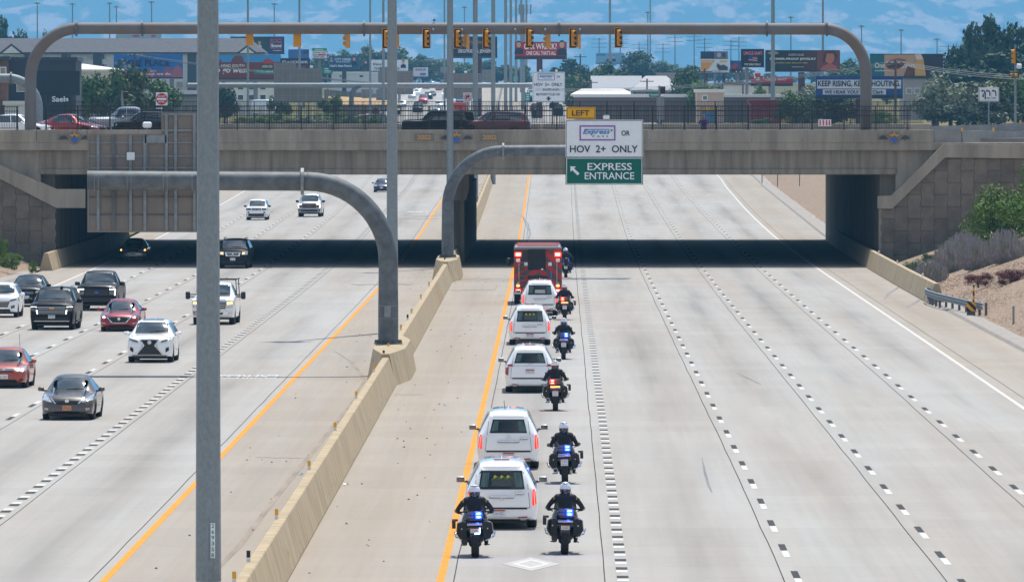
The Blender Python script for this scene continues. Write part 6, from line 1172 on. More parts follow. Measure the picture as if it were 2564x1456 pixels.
for i, (x0, y0, x1, y1, Z) in enumerate(((1284, 191, 1298, 205, 2200), (1305, 191, 1311, 205, 2230), (1315, 232, 1327, 254, 1700), (808, 168, 833, 185, 2100))):
    b = Board('guide_sign', ('green guide sign between the far masts, left one', 'slim green guide sign between the far masts', 'tall green exit sign left of the far express sign', 'green guide sign left of the blue mortgage billboard')[i], 'sign', (x0+x1)/2, y1, Z, lay=.03); b.box('panel', x0, y0, x1, y1, mat('guide_green', (.0, .24, .15), .5), 0, .1); b.post((x0+x1)/2, y1, ZR(Z), .12, STEEL); [b.rect('lettering_line', lerp(x0, x1, .2), lerp(y0, y1, q), lerp(x0, x1, .8), lerp(y0, y1, q)+(y1-y0)*.1, SW, 1) for q in (.2, .45, .7)]
# ------------------------------------------------------------------ billboards
MAR = mat('maroon_steel', (.07, .022, .028), .6, var=.15, scale=1); FRM = mat('billboard_frame', (.05, .05, .055), .7); CAT = mat('catwalk_grey', (.22, .23, .25), .7)
def bill(label, x0, y0, x1, y1, Z, base, draw, post=None, pm=MAR, r=.55, skirt=None, slope_=0):
    b = Board('billboard', label, 'billboard', (x0+x1)/2, y1, Z, lay=.05); b.box('panel', x0, y0, x1, y1, flat(base), 0, .06); b.box('backing', x0, y0, x1, y1, FRM, .2, .3); b.box('frame', x0-.8, y1, x1+.8, y1+2.2, FRM, .05, .6)
    if skirt: b.box('apron', x0, y1+2.3, x1, y1+skirt, CAT, .05, .3)
    draw(b)
    for px in (post or []): b.post(px, y1+(skirt or 3), ZT(Z)-.2, r, pm, 'post', .6)
    return b
W_, K_ = flat((240, 240, 240)), flat((18, 20, 26))
def d_place(b):
    for i, (x, w_, h) in enumerate(((293, 24, 26), (312, 22, 20), (330, 20, 16), (352, 24, 14), (375, 22, 20), (397, 24, 16), (420, 24, 24), (444, 28, 26))): b.flat('rock_print', [(max(285.5, x-w_*.6), 193.5), (min(457.5, x+w_*.6), 193.5), (min(457.5, x+w_*.4), 193.5-h*.9), (x, 193.5-h*1.2), (max(285.5, x-w_*.35), 193.5-h*.85)], flat(((150, 90, 120), (172, 104, 124), (128, 82, 118))[i % 3]), 1+i % 3)
    b.text('THIS IS', 350, 142, 385, 149, K_, 4); b.text('THE PLACE', 316, 150, 425, 166, flat((25, 40, 90)), 4, .03); b.text('that doesn\'t', 348, 175, 392, 180, flat((240, 215, 235)), 5); b.text('explain what we do', 316, 181, 428, 191, flat((245, 225, 240)), 5, .02)
bill('blue billboard reading THE PLACE over pink cliffs', 285, 136, 458, 195, 1620, (26, 110, 190), d_place, (430,), CAT, .4)
def d_south(b):
    b.rect('cliff_print', 531, 156, 702.5, 196, flat((120, 44, 34)), 1); b.flat('sky_print', [(531, 156), (702, 156), (702, 138), (531, 138)], flat((60, 150, 210)), 1); b.flat('butte_print', [(578, 158), (612, 158), (609, 146), (605, 140), (588, 140), (582, 148)], flat((120, 56, 48)), 2); b.flat('butte_print', [(548, 158), (556, 158), (554, 150), (550, 149)], flat((130, 60, 52)), 2)
    b.flat('food_print', [(655, 168), (690, 168), (688, 156), (676, 148), (668, 146), (658, 154)], flat((176, 60, 44)), 2); b.rect('food_print', 656, 160, 684, 173, flat((50, 34, 30)), 3); b.text('DARREN CREEK', 657, 163, 683, 170, flat((230, 220, 200)), 4); b.rect('banner_print', 636, 174, 702, 186, flat((20, 130, 122)), 2); b.text('BlueCanyonRanch', 644, 176.5, 684, 183.5, W_, 3)
    b.text('HEAD SOUTH', 554, 161, 612, 168, flat((235, 225, 215)), 3, .02); b.text('to go west', 534, 170, 624, 187, W_, 3, .02, .3); b.rect('tag_print', 597, 198.5, 616, 204, SR, 1)
bill('red desert billboard reading HEAD SOUTH to go west', 530, 137, 703, 197, 1600, (92, 40, 34), d_south, (560, 640), CAT, .4, 8)
def d_snow(b):
    b.rect('photo_print', 578, 93, 672, 130, flat((34, 52, 40)), 1)
    for x, c_ in ((601, (214, 180, 120)), (620, (225, 235, 240)), (650, (225, 228, 235))): b.oval('figure_print', x, 108, 4, 5, flat((196, 150, 120)), 2); b.flat('figure_print', [(x-6, 128), (x+6, 128), (x+5, 115), (x, 112), (x-5, 115)], flat(c_), 2)
    b.rect('photo_print', 671, 93, 711, 133, flat((24, 44, 104)), 1); b.frame('logo_print', 677, 98, 705, 122, 1.4, flat((214, 90, 50)), 2); b.text('The Place', 679, 101, 703, 108, flat((224, 96, 52)), 3, .02); b.text('Snow', 679, 110, 706, 119, W_, 3, .04); b.text('snowplace', 684, 125, 705, 129, W_, 3)
bill('dark blue billboard reading Snow with three hikers, above the roofs', 577, 92, 712, 134, 2150, (24, 44, 104), d_snow, (690,), CAT, .5)
def d_text(*items):
    def f_(b):
        for it in items:
            if it[0] == 't': b.text(it[1], *it[2:6], flat(it[6]), 3, .02)
            elif it[0] == 'r': b.rect('print', *it[1:5], flat(it[5]), it[6] if len(it) > 6 else 1)
            elif it[0] == 'o': b.oval('print', *it[1:5], flat(it[5]), it[6] if len(it) > 6 else 2)
            elif it[0] == 'p': b.flat('print', it[1], flat(it[2]), it[3] if len(it) > 3 else 2)
    return f_
bill('navy billboard reading local bank above the sign back', 703, 146, 776, 178, 1800, (26, 34, 62), d_text(('t', "IT'S A LOCAL BANK.", 707, 152, 772, 159, (235, 235, 240)), ('t', 'FOR MOST', 735, 165, 768, 170, (200, 90, 50))), (720, 760), CAT, .3)
bill('far blue and grey double billboard behind the bank sign', 722, 124, 774, 146, 2700, (52, 96, 168), d_text(('r', 750, 125, 760, 136, (30, 90, 190)), ('r', 760, 125, 773, 136, (40, 44, 80)), ('r', 723, 136, 774, 138, (90, 104, 128))), (748,), CAT, .4)
bill('white price billboard with a green header', 781, 121, 818, 147, 2000, (232, 236, 238), d_text(('r', 781, 121, 818, 127.5, (16, 150, 112)), ('t', 'Maverik', 789, 123, 810, 126.5, (240, 240, 240)), ('t', 'Regular 4.09', 785, 130, 815, 134, (60, 60, 70)), ('r', 797, 135.5, 816, 139.5, (206, 48, 36)), ('t', 'Diesel', 784, 136, 795, 139.5, (60, 60, 70)), ('t', 'EXIT 295', 786, 141.5, 812, 145, (70, 70, 80))), (800,), CAT, .3)
def portrait(x, y, s, suit, skin=(206, 158, 130), hair=(50, 36, 30)):
    return [('p', [(x-s*1.5, y+s*3.2), (x+s*1.5, y+s*3.2), (x+s*1.3, y+s*1.5), (x, y+s*1.0), (x-s*1.3, y+s*1.5)], suit, 2), ('o', x, y, s*.72, s*1.05, skin, 3), ('p', [(x-s*.75, y-s*.2), (x-s*.6, y-s*1.1), (x, y-s*1.35), (x+s*.6, y-s*1.1), (x+s*.75, y-s*.2), (x+s*.5, y-s*.75), (x-s*.5, y-s*.75)], hair, 4)]
bill('teal blue mortgage billboard with two people', 823, 141, 900, 174, 2050, (28, 84, 128), d_text(('t', 'CITY CREEK', 838, 146, 880, 152, (230, 236, 240)), ('t', 'MORTGAGE', 842, 153, 876, 157, (200, 214, 224)), ('t', "Utah's Rate Patrol", 826, 162, 880, 168, (240, 240, 240)), ('r', 826, 168.5, 876, 172, (22, 50, 100)), *portrait(887, 148, 5, (24, 30, 46)), *portrait(830, 146, 3, (170, 150, 130))), (862,), FRM, .5)
bill('white billboard with a smiling woman behind the second mast', 926, 150, 1022, 178, 1950, (222, 228, 236), d_text(('t', "King's", 935, 158, 962, 166, (40, 44, 52)), ('t', 'THE SHOP TO', 936, 169, 1000, 175, (40, 44, 52)), *portrait(1010, 156, 4.5, (22, 28, 44)), *portrait(916, 156, 4, (60, 52, 56))), (950, 1000), CAT, .3)
bill('pale small billboard far along the freeway', 1035, 169, 1072, 192, 2300, (206, 200, 206), d_text(('t', 'SALE', 1040, 172, 1066, 177, (90, 70, 80)), ('r', 1052, 183, 1066, 189, (44, 120, 190))), (1050,), CAT, .3)
bill('dark navy law firm billboard behind the third mast', 1134, 92, 1245, 141, 1700, (18, 24, 40), d_text(('t', 'SIEGFRIED & JENSEN', 1147, 124, 1232, 135, (224, 220, 232)), ('t', 'Injury attorneys', 1160, 100, 1230, 113, (150, 130, 60)), ('p', [(1134, 146), (1245, 146), (1245, 142), (1134, 142)], (70, 66, 70))), (1200,), MAR, .5)
bill('red billboard asking CAR WRECK? with two men in suits', 1289, 105, 1419, 146, 1650, (172, 24, 34), d_text(('t', 'CAR WRECK?', 1312, 109, 1394, 124, (250, 240, 235)), ('t', "ONE CALL THAT'S ALL", 1318, 128, 1392, 138, (250, 240, 235)), ('p', [(1289, 149), (1419, 149), (1419, 141), (1289, 141)], (60, 26, 32), 1), *portrait(1407, 112, 8.5, (26, 30, 44), (206, 158, 130), (30, 26, 26)), *portrait(1299, 112, 7.5, (26, 30, 44))), (1351,), MAR, .55)
bill('far pale blue billboard with two figures, right of the signals', 1492, 133, 1563, 158, 2900, (120, 168, 200), d_text(('r', 1494, 135, 1516, 140, (56, 120, 170)), *portrait(1524, 143, 3.6, (60, 64, 90), (214, 170, 160), (200, 60, 60)), *portrait(1537, 143, 3.6, (60, 64, 90), (214, 170, 160), (200, 60, 60))), (1528,), CAT, .6)
bill('white and yellow digger billboard right of centre', 1754, 148, 1826, 182, 1750, (226, 232, 238), d_text(('p', [(1755, 181), (1766, 181), (1790, 151), (1755, 151)], (226, 156, 40)), ('t', 'BIG JOBS. SMALL FOOTPRINT.', 1757, 153, 1784, 158, (240, 240, 240)), ('p', [(1800, 176), (1822, 176), (1822, 168), (1812, 162), (1804, 164), (1796, 158), (1794, 166)], (70, 60, 60), 3), ('t', 'digger.com', 1780, 177, 1806, 180, (60, 60, 60)), ('r', 1802, 152, 1820, 156, (236, 180, 40))), (1768, 1812), MAR, .3)
bill('small dark two panel billboard over the yellow digger one', 1754, 129, 1822, 147, 1760, (44, 48, 76), d_text(('r', 1788, 129, 1822, 147, (120, 112, 124)), ('o', 1800, 138, 5, 6, (190, 180, 186)), ('o', 1812, 138, 4, 6, (70, 66, 76))), (1790,), CAT, .25)
bill('red and blue picture billboard beside the yellow digger one', 1828, 152, 1860, 180, 1755, (52, 76, 140), d_text(('o', 1840, 166, 9, 7, (170, 60, 70)), ('o', 1850, 170, 7, 6, (90, 70, 110), 3), ('r', 1828, 176, 1860, 180, (60, 40, 60), 4)), (1845,), CAT, .3)
def flagd(b):
    b.text("UNCLE SAM'S", 1862, 129, 1908, 138, flat((230, 130, 150)), 3, .03); b.text('TOP SHELF DEALS', 1863, 159, 1904, 164, W_, 3)
    for i in range(5): b.flat('flag_print', [(1874, 153-i*2.6), (1896, 155-i*2.6), (1896, 153.7-i*2.6), (1874, 151.7-i*2.6)], flat((196, 44, 56) if i % 2 == 0 else (236, 236, 240)), 3)
    b.flat('flag_print', [(1874, 147), (1884, 148), (1884, 141.5), (1874, 140.5)], flat((30, 50, 130)), 4)
bill('black billboard with a waving striped flag', 1855, 123, 1913, 167, 1480, (16, 17, 24), flagd, (1870,), CAT, .3)
bill('wide dark jewelry billboard with a woman at its right', 1916, 126, 2103, 178, 1450, (34, 32, 32), d_text(('t', 'COSTS CLUB', 1974, 135, 2012, 140, (200, 200, 200)), ('t', 'SUMMER-PROOF JEWELRY', 1927, 145, 2043, 152, (240, 238, 234)), ('t', 'Outlets mall, discount daily', 1943, 156, 2022, 160, (206, 196, 90)), ('t', 'costsclub.com', 1982, 166, 2012, 169, (200, 200, 200)), ('o', 1936, 160, 5, 7, (214, 196, 150)), ('o', 1936, 133, 14, 4, (150, 140, 120)), ('r', 2010, 127, 2046, 177, (72, 38, 30)), ('r', 2046, 127, 2102.5, 177, (120, 58, 44)), ('p', [(2052, 177), (2097, 177), (2094, 166), (2078, 158), (2060, 166)], (176, 96, 72), 3), ('o', 2077, 144, 12, 16, (190, 112, 84), 4), ('p', [(2061, 160), (2062, 138), (2068, 128), (2088, 128), (2096, 140), (2094, 150), (2086, 134), (2070, 134), (2066, 150)], (70, 40, 30), 5)), (2007,), MAR, .55)
bill('skin care billboard with a hand holding a cream bottle, at right', 2178, 135, 2361, 191, 1250, (46, 46, 60), d_text(('p', [(2178, 191), (2214, 191), (2214, 137), (2178, 137)], (24, 108, 118)), ('p', [(2214, 191), (2290, 191), (2310, 160), (2300, 137), (2214, 137)], (196, 156, 128)), ('p', [(2216, 160), (2230, 150), (2250, 146), (2268, 150), (2262, 166), (2240, 176), (2222, 172)], (150, 92, 78), 3), ('p', [(2286, 190), (2318, 190), (2312, 150), (2296, 150)], (214, 164, 92), 4), ('p', [(2294, 150), (2312, 150), (2306, 136), (2290, 136)], (226, 206, 190), 5), ('p', [(2262, 191), (2290, 191), (2290, 172), (2272, 166)], (110, 64, 54), 4), ('t', 'One safe skincare', 2190, 157, 2292, 171, (235, 225, 220)), ('t', 'onesafeskincare.com', 2190, 174, 2246, 179, (225, 215, 210))), (2342,), MAR, .55)
bill('blue billboard reading KEEP RISING, KEEP SHOUTING', 2043, 191, 2260, 245, 1200, (26, 62, 132), d_text(('r', 2046, 200, 2256, 222, (214, 218, 228), 1), ('t', 'KEEP RISING, KEEP SHOUTING.', 2048, 202, 2254, 219, (22, 30, 70)), ('r', 2060, 224, 2218, 237, (206, 210, 222), 1), ('t', 'WE HEAR YOU! - Ken Clark', 2064, 226, 2212, 235, (22, 30, 70)), ('r', 2044, 239, 2259, 244.5, (20, 34, 66), 2)), (2150,), MAR, .4)
bill('red sign with a white cup disc below the flag billboard', 1880, 192, 1985, 209, 1560, (176, 30, 50), d_text(('o', 1897, 190, 10, 11, (236, 228, 228)), ('p', [(1892, 195), (1902, 195), (1904, 184), (1890, 184)], (190, 40, 40), 3), ('t', 'FOODS  MART', 1915, 196, 1970, 202, (236, 200, 205)), ('r', 1880, 209, 1985, 216, (70, 34, 40), 1)), (1930,), CAT, .4)
bill('pale long billboard behind the roof, over the left mast', 291, 84, 404, 96, 2500, (170, 184, 196), d_text(('r', 333, 88, 349, 93, (196, 60, 70)), ('r', 379, 88, 390, 93, (196, 60, 70))), (340,), CAT, .4)
bill('blank dark billboard box beside the left arch post', 90, 178, 200, 237, 1171, (28, 36, 48), d_text(('r', 92, 179, 199, 236, (24, 32, 44), 1)), (120, 180), FRM, .3)
b = Board('shop_sign', 'dark shop sign reading Saela at left', 'sign', 155, 258, 1170, lay=.03); b.box('panel', 126, 238, 178, 257, flat((18, 24, 38)), 0, .12); b.text('Saela', 130.5, 241, 172.5, 255, W_, 1, .02)
b = Board('service_sign', 'blue service sign on posts beyond the right abutment', 'sign', 2087, 472, 800); b.box('panel', 2077, 442, 2110, 472, SB, 0, .06); b.rect('print', 2082, 452, 2108, 462, SW, 1); b.text('SPONSOR', 2079, 444, 2106, 449, SW, 1); b.post(2092, 470, 2.0, .06, STEEL)
for x, yb in ((1908, 455), (1947, 463), (2002, 462)): pp = P(x, yb, 900); tag(MB().box((0, 0, .7), (.09, .06, 1.5)).build('marker_post', DARKSTEEL, None, (pp.x, 900, pp.z-.1)), 'thin dark fence post on the gravel bank beyond the bridge', 'post', 'fence posts beyond the bridge')
# ------------------------------------------------------------------ buildings
def building(label, x0, x1, y_eave, y_ridge, Z, depth, wallm, roofm, windows=(), zb=None, hip=0., cat='building', fl=None, gables=()):
    zb = ZT(Z)-.3 if zb is None else zb; a, e = P(x0, y_eave, Z), P(x1, y_eave, Z); t = thing('building', label, cat, ((a.x+e.x)/2, Z, zb)); o = t.location; w_ = e.x-a.x; hh = a.z-zb
    MB().box((0, depth/2, hh/2), (w_, depth, hh)).build('wall', wallm, t)
    if y_ridge is not None:
        rz_ = P(0, y_ridge, Z+depth/2).z-zb; ov = .7; i = hip*w_/2; v = [(-w_/2-ov, -ov, hh), (w_/2+ov, -ov, hh), (w_/2+ov, depth+ov, hh), (-w_/2-ov, depth+ov, hh), (-w_/2-ov+i, depth/2, rz_), (w_/2+ov-i, depth/2, rz_)]
        v += [(p_[0], p_[1], p_[2]-.35) for p_ in v[:4]]
        rf = MB().add(v, [(0, 1, 5, 4), (2, 3, 4, 5), (1, 2, 5), (3, 0, 4), (6, 7, 1, 0), (7, 8, 2, 1), (8, 9, 3, 2), (9, 6, 0, 3), (9, 8, 7, 6)]).build('roof', roofm, t)
        for gx0, gx1, gy in gables:
            p0, p1 = P(gx0, y_eave, Z).x-o.x, P(gx1, y_eave, Z).x-o.x; gz = P(0, gy, Z).z-zb; MB().prism([(p0-.5, hh-.2), (p1+.5, hh-.2), ((p0+p1)/2, gz+.4)], -1.3, 6).build('gable_roof', roofm, rf); MB().prism([(p0+.2, hh-.2), (p1-.2, hh-.2), ((p0+p1)/2, gz-.1)], -1.36, -1.0).build('gable_wall', wallm, rf)
    else: MB().box((0, depth/2, hh+.2), (w_+.5, depth+.5, .5)).build('parapet', roofm, t)
    for wx0, wy0, wx1, wy1 in windows:
        p0, p1 = P(wx0, wy1, Z), P(wx1, wy0, Z); cx_, cz_ = (p0.x+p1.x)/2-o.x, (p0.z+p1.z)/2-zb; f_ = MB().box((cx_, -.05, cz_), (p1.x-p0.x+.25, .14, p1.z-p0.z+.25)).build('window', W_, t); MB().box((cx_, -.13, cz_), (p1.x-p0.x, .04, p1.z-p0.z)).build('pane', GLASS, f_)
    return t
CREAM = mat('stucco_cream', (.80, .77, .71), .85, var=.06, scale=.3); DKSID = mat('siding_dark', (.055, .062, .08), .8); SHING = mat('shingle_grey', (.075, .075, .085), .9, var=.2, scale=1.2); BRICK = mat('brick_brown', (.16, .075, .045), .85, var=.2, scale=1.5); WHR = mat('white_roof', (.70, .68, .66), .7); TANW = mat('tan_stucco', (.46, .34, .26), .85); GREYW = mat('grey_siding', (.26, .27, .28), .8)
wins = [(168+q, 206-70, 180+q, 146) for q in ()]
wins = [(x, y, x+w_, y+11) for y in (137, 161) for x, w_ in ((8, 14), (35, 24), (112, 12), (174, 18), (217, 20), (251, 16), (470, 16), (566, 14), (610, 14))]+[(x, y, x+16, y+14) for y in (205, 232) for x in (442, 466, 582, 610)]
building('long pale block of flats with dark grey hipped roof at left', -60, 655, 131, 96, 1900, 24, CREAM, SHING, wins, hip=.12, gables=((5, 55, 114), (598, 640, 118)))
for x0, x1 in ((62, 100), (155, 172), (234, 256), (470, 492)):
    b = Board('stair_tower', 'dark clad stair tower on the flats, %s' % {62: 'behind the left arch post', 155: 'over the dark shop', 234: 'left of the blue billboard', 470: 'beside the foreground mast'}[x0], 'tower', (x0+x1)/2, 265, 1896); b.box('cladding', x0, 133, x1, 265, DKSID, 0, 3.0); b.box('cornice', x0-1, 131, x1+1, 134, SHING, -.1, 3.2)
building('dark two storey shop with the blank billboard box at left', 20, 190, 152, None, 1175, 16, DKSID, DKSID, [(44, 208, 62, 228)]); building('brown brick shop at the left edge', -70, 20, 150, None, 1172, 14, BRICK, DKSID, [(2, 170, 14, 190)]); building('low white canopied shop front at the left edge', 12, 62, 262, None, 1168, 8, WHR, WHR)
building('white tent roofed building behind the green trees at left', 70, 290, 174, 160, 1400, 20, WHR, WHR, (), hip=.9)
building('maroon and cream building behind the far sign back', 640, 692, 202, None, 1750, 12, mat('maroon_wall', (.20, .03, .05), .8), CREAM, [(648, 214, 660, 224)])
building('grey roofed warehouse right of the far express sign', 1490, 1600, 222, 190, 1650, 30, GREYW, mat('grey_metal_roof', (.26, .27, .29), .6), ()); building('low white warehouse under the grey roof', 1440, 1580, 236, 222, 1600, 20, WHR, WHR, hip=.4); building('gable fronted grey building at right of the warehouse', 1590, 1700, 225, 190, 1600, 25, mat('dark_grey_wall', (.17, .175, .19), .8), mat('pale_grey_roof', (.34, .34, .35), .7), (), hip=.7)
building('long flat white roofed building across the right skyline', 1440, 1960, 243, None, 1480, 20, mat('brown_wall', (.14, .10, .085), .8), WHR, ()); building('pink plastered building right of centre', 1745, 1812, 231, None, 1350, 12, mat('pink_plaster', (.58, .43, .35), .85), CREAM, [(1760, 240, 1770, 250)]); building('dark red container like shed behind the railing', 1880, 1955, 258, None, 1250, 10, mat('red_wall', (.22, .02, .025), .7), mat('red_roof', (.2, .02, .02), .7)); building('pale storeyed building under the skin care billboard', 2262, 2330, 196, None, 1500, 14, mat('pale_stucco', (.45, .40, .38), .85), DKSID, [(2270, 222, 2282, 234), (2290, 222, 2302, 234), (2310, 222, 2322, 234)]); building('pale low warehouse behind the orange tank at right', 1815, 1900, 212, None, 1600, 12, CREAM, BRICK)
building('tan long building far on the right skyline', 1480, 1690, 186, None, 2700, 20, TANW, TANW); building('tan hazy block behind the yellow sign tree', 1550, 1590, 172, None, 2500, 12, CREAM, CREAM, [(1556, 178, 1562, 188), (1570, 178, 1576, 188)]); building('low white shops beneath the mortgage billboard', 830, 1000, 184, None, 2300, 14, WHR, CREAM, [(850, 188, 860, 194), (900, 188, 910, 194)])
building('two storey cream flats under the red desert billboard', 545, 690, 204, None, 1680, 14, CREAM, SHING, [(x, y, x+13, y+12) for y in (212, 238) for x in (570, 596, 622, 652)]); building('low grey shed behind the left railing', 420, 500, 236, 226, 1500, 12, GREYW, SHING, [(440, 244, 452, 254)])
for x_, lab_ in ((548, 'dark tree left of the cream flats'), (700, 'green tree at the right end of the cream flats'), (830, 'green tree at the foot of the ribbed wall')): tree(lab_, 'green', x_, 232, 0, 60, 1420)
RW = mat('ribbed_wall', (.21, .175, .14), .85, var=.1, scale=.6, stretch=(3, 1, .1)); t = thing('retaining_wall', 'brown ribbed retaining wall beside the far freeway', 'wall', (P(810, 0, 1750).x, 1750, 3)); o = t.location
for i in range(26):
    x0, x1 = lerp(812, 985, i/26), lerp(812, 985, (i+1)/26); Z0 = lerp(1740, 1900, i/26); p0, p1 = P(x0, 222, Z0), P(x1-.4, 222, Z0); z1 = P(0, lerp(224, 240, i/26), Z0).z; MB().box(((p0.x+p1.x)/2-o.x, Z0-o.y, (z1+3)/2-o.z+1.5-1.5), (p1.x-p0.x, .5, z1-3)).build('wall_panel', RW, t)
tag(MB().add([(P(822, 0, 1700).x, 1700, P(0, 262, 1700).z), (P(1010, 0, 1700).x, 1700, P(0, 262, 1700).z), (P(960, 0, 1850).x, 1850, P(0, 246, 1850).z), (P(822, 0, 1730).x, 1730, P(0, 241, 1730).z)], [(0, 1, 2, 3)]).build('dry_grass_bank', mat('straw_grass', (.42, .27, .12), .95, var=.2, scale=.3)), kind='structure')
BL_ = barrier('median_barrier', 'pale concrete barrier climbing with the freeway beyond the bridge', 'BC', 0, 1500, 2900, 60, 1.3, CONL)
# ------------------------------------------------------------------ utility poles and wires
PWD = mat('pole_wood', (.10, .075, .055), .9)
def upole(label, x, y_top, Z, wm, arm=2.4, arms=1):
    p = P(x, y_top, Z); zb = ZT(Z)-.3; t = thing('utility_pole', label, 'utility pole', (p.x, Z, zb)); hh = p.z-zb; MB().tube([(0, 0, 0), (0, 0, hh)], [.2, .13], 8).build('pole', wm, t)
    for k in range(arms): MB().box((0, 0, hh-.5-1.4*k), (arm, .12, .14)).build('crossarm', wm, t)
    for s in (-1, -.4, .4, 1): MB().lathe([(0, .06), (.2, .05)], (s*arm*.46, 0, hh-.42), 'z', 6).build('insulator', SW, t)
    return t
for i, (x, yt, Z) in enumerate(((338, 132, 1450), (1453, 136, 1700), (2242, 150, 1180), (1764, 172, 1450), (1620, 197, 1600), (1860, 175, 1500), (1905, 190, 1500), (1480, 200, 1650))):
    upole('wooden utility pole %s' % ('in front of the blue cliff billboard', 'right of the far express sign', 'in front of the skin care billboard', 'beside the dense dark tree at right', 'over the grey warehouse roof', 'under the flag billboard', 'right of the flag billboard post', 'over the low white warehouse')[i], x, yt, Z, PWD)
for i, (x, yt, Z) in enumerate(((1553, 95, 3000), (1690, 80, 3000), (1738, 78, 3100), (1764, 95, 3050), (1830, 100, 3000), (1850, 92, 3100), (2374, 112, 2600), (1600, 108, 3200), (1660, 108, 3200), (1500, 95, 3100))):
    upole('far steel power pole with crossarms on the right skyline, %s of ten' % ordn[i], x, yt, Z, DARKSTEEL, 5.5, 3)
def wire(label, a, b, sag, r=.02):
    a, b = Vector(a), Vector(b); pts = [a.lerp(b, i/16)-Vector((0, 0, 4*sag*(i/16)*(1-i/16))) for i in range(17)]; o = MB().tube([p_-a for p_ in pts], r, 4).build('overhead_wire', STEEL, None, a); return tag(o, label, 'wire')
for k in range(3): wire('overhead wire falling from the left utility pole across the red billboard, %s strand' % ('top', 'middle', 'lowest')[k], P(338, 137+k*2, 1450), P(1180, 224+k*1.3, 1400), .6, .035); wire('overhead wire from the right utility pole to the right edge, %s strand' % ('top', 'middle', 'lowest')[k], P(2242, 152+k*4, 1180), P(2620, 190+k*5, 1180), .5, .03); wire('overhead wire crossing the far express sign toward the right, %s strand' % ('top', 'middle', 'lowest')[k], P(1340, 221+k*2.5, 1290), P(2242, 152+k*4, 1180), 1.2, .025)
for x, yt, Z, lab in ((1310, 12, 1900, 'tall cell tower with antenna arrays behind the masts'),):
    p = P(x, yt, Z); t = thing('cell_tower', lab, 'tower', (p.x, Z, ZR(Z))); hh = p.z-ZR(Z); MB().tube([(0, 0, 0), (0, 0, hh)], [.5, .28], 10).build('mast', STEEL, t)
    for k in range(3):
        z = hh-1-4.5*k; MB().tube([(-1.6, 0, z), (1.6, 0, z)], .07, 6).build('boom', STEEL, t)
        for s in (-1.6, -.8, .8, 1.6): MB().box((s, 0, z), (.32, .3, 2.1), 0, .05).build('antenna_panel', STEEL, t)
# bird over the arch
pp = P(1087, 55, YF+.7); t = thing('bird', 'small dark bird perched on top of the steel arch', 'bird', (pp.x, pp.y, 15.27)); mb = MB(); mb.tube([(0, .14, .06), (0, .05, .10), (0, -.04, .16), (0, -.07, .22), (0, -.10, .22)], [.015, .05, .05, .03, .01], 8); mb.build('body', BLACK, t)
for s in (-1, 1): MB().quad((s*.03, -.02, .14), (s*.16, .0, .16), (s*.2, .05, .15), (s*.03, .08, .1)).build('wing', BLACK, t); MB().tube([(s*.015, .02, 0), (s*.015, .02, .07)], .006, 5).build('leg', BLACK, t)
# ------------------------------------------------------------------ far traffic
def small_proto(nm, tpl, L, W, Hh):
    c = Car(nm, 'x', 'car', tpl, L, W, Hh, WHT, (0, -500, 0), 0, belt=.64); b = c.body.data; w1 = c.trap('windscreen', 'F', .62*W/2*1.15, .66*W/2, .70*Hh, .94*Hh, GLASS, nu=4); w2 = c.trap('rear_window', 'R', .62*W/2, .54*W/2, .70*Hh, .92*Hh, GLASS, nu=4); ms = (b, w1.data, w2.data)
    for q in list(c.t.children_recursive)+[c.t]: bpy.data.objects.remove(q)
    return ms
PRO = [('sedan', 'car', small_proto('sedan', 'sedan', 4.7, 1.82, 1.46)), ('suv', 'car', small_proto('suv', 'suv', 4.7, 1.9, 1.72)), ('pickup', 'truck', small_proto('pickup', 'pickup', 5.8, 2.0, 1.95)), ('van', 'van', small_proto('van', 'van', 5.6, 2.0, 2.4))]
FPAINT = [WHT, SIL, CHA, BLK, DBL, RED, CHA, SIL, CHA]; r = random.Random(5); BODY = {}
far_t = []
def fartraffic(line0, line1, Z, face, k, pm, grp, lab):
    nm, cat, ms = PRO[k]; X = (LX(line0, Z)+LX(line1, Z))/2; t = thing(nm, lab, cat, (X, Z, ZR(Z)), face, grp); key = (k, pm.name)
    if key not in BODY: BODY[key] = ms[0].copy(); BODY[key].materials[0] = pm
    obj('body', BODY[key], None, t); obj('windscreen', ms[1], None, t); obj('rear_window', ms[2], None, t); return t
lanesL = [('LW', 'LG'), ('LG', 'LF'), ('LF', 'LE'), ('LE', 'LA'), ('LA', 'LY')]; lanesR = [('RY', 'A'), ('A', 'B'), ('B', 'C'), ('C', 'D'), ('D', 'RE')]
for a, b_ in lanesL:
    Z = 1780+r.uniform(0, 60)
    while Z < 2700: pm = r.choice(FPAINT); fartraffic(a, b_, Z, R(-2), r.randrange(4), pm, 'far oncoming traffic', 'far oncoming vehicle on the rising freeway beyond the bridge'); Z += r.uniform(90, 260)
for a, b_ in lanesR:
    Z = 1750+r.uniform(0, 80)
    while Z < 2500: pm = r.choice(FPAINT); fartraffic(a, b_, Z, R(178), r.randrange(4), pm, 'far departing traffic', 'far departing vehicle on the rising freeway beyond the bridge'); Z += r.uniform(90, 260)
def box_truck(label, line0, line1, Z, boxm, cabm, face, ln=8.):
    X = (LX(line0, Z)+LX(line1, Z))/2; t = thing('box_truck', label, 'truck', (X, Z, ZR(Z)), face); MB().box((0, 1.2, 2.5), (2.5, ln, 2.9), 0, .05).build('cargo_box', boxm, t); MB().box((0, -ln/2+.1, 1.55), (2.3, 2.0, 2.1), 0, .2).build('cab', cabm, t); MB().box((0, -ln/2-.92, 2.0), (2.0, .06, .8)).build('windscreen', GLASS, t); ty, rim = wheel_meshes(.5, .3)
    for x in (-1, 1):
        for y in (-ln/2+.3, ln/2-1): w0 = obj('wheel', ty, None, t, (x*1.05, y, .5)); obj('rim', rim, None, w0)
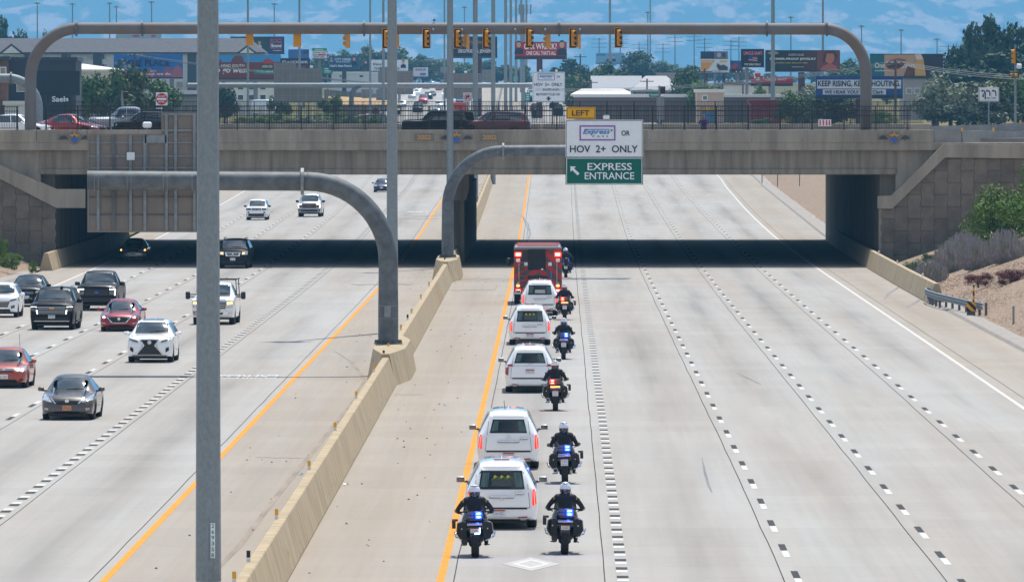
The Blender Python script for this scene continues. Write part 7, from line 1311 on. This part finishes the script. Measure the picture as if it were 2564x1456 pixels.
box_truck('blue lorry among the far oncoming traffic', 'LA', 'LY', 1860, mat('lorry_blue', (.10, .22, .42), .5), mat('lorry_blue', (.1, .2, .4), .5), R(-2)); box_truck('white lorry on the far ramp beside the sign back', 'LW', 'LG', 2280, WHITEM, WHITEM, R(-2)); box_truck('orange lorry behind the no right turn sign', 'LA', 'LY', 1700, mat('lorry_orange', (.6, .09, .03), .5), mat('lorry_orange', (.6, .09, .03), .5), R(-2), 6)
for x, y, Z, lab in ((667, 262, 1450, 'white van parked beside the far sign back'),):
    p = P(x, y, Z); t = thing('van', lab, 'van', (p.x, Z, p.z-1.6), R(40)); ms = PRO[3][2]; obj('body', ms[0], None, t); obj('windscreen', ms[1], None, t); obj('rear_window', ms[2], None, t)
# low scrub and wall seen through the railing
for i, (x, yt, wd, Z, k) in enumerate(((690, 283, 90, 900, 'bushb'), (760, 285, 110, 900, 'bushs'), (840, 280, 110, 920, 'bushb'), (930, 285, 80, 940, 'bush'), (630, 288, 80, 900, 'bush'), (180, 285, 60, 800, 'bushb'), (240, 280, 60, 800, 'bush'), (2200, 268, 70, 900, 'bushb'), (1905, 290, 60, 850, 'bush'), (2010, 280, 80, 840, 'bush'))):
    tree('low green bush seen through the railing %s' % ('left of the second mast', 'below the far sign back', 'right of the far sign back', 'beside the second mast', 'right of the foreground mast', 'behind the red car', 'left of the white pickup', 'right of the arch post', 'by the red shed', 'below the blue slogan')[i], k, x, yt, 0, wd, Z+380, None, 'shrub', 'shrub')
b = Board('storage_tank', 'orange and blue storage bin behind the railing near the photographer', 'bin', 1770, 300, 1350); b.box('body', 1756, 278, 1792, 306, mat('bin_blue', (.05, .2, .4), .5), 0, 1.5, .05); b.box('lid', 1754, 270, 1794, 278, SY, 0, 1.7, .05)
b = Board('excavator', 'yellow and black machine behind the railing right of the photographer', 'machine', 1930, 300, 1350); b.box('chassis', 1905, 288, 1990, 307, mat('machine_yellow', (.5, .3, .02), .5), 0, 2.0, .1); b.box('hopper', 1898, 270, 1935, 290, BLKP, 0, 2.0, .1); b.flat('boom', [(1935, 284), (1995, 292), (1995, 288), (1937, 274)], mat('machine_yellow', (.5, .3, .02), .5), 20)

CLO = mat('litter_cloth', (.18, .38, .48), .9)
for px, py, lab in ((752, 1188, 'scrap of pale blue litter left of the median barrier'), (866, 1213, 'scrap of pale litter at the right foot of the median barrier')):
    g_ = G(px, py); mb = MB(); rr_ = random.Random(px)
    for k in range(6): a = k*1.05; mb.quad((0, 0, .05), (math.cos(a)*rr_.uniform(.06, .12), math.sin(a)*.3, .01+rr_.random()*.04), (math.cos(a+.8)*rr_.uniform(.05, .1), math.sin(a+.8)*.3, .012))
    tag(mb.build('litter', CLO if px < 800 else WHITEM, None, g_), lab, 'litter')
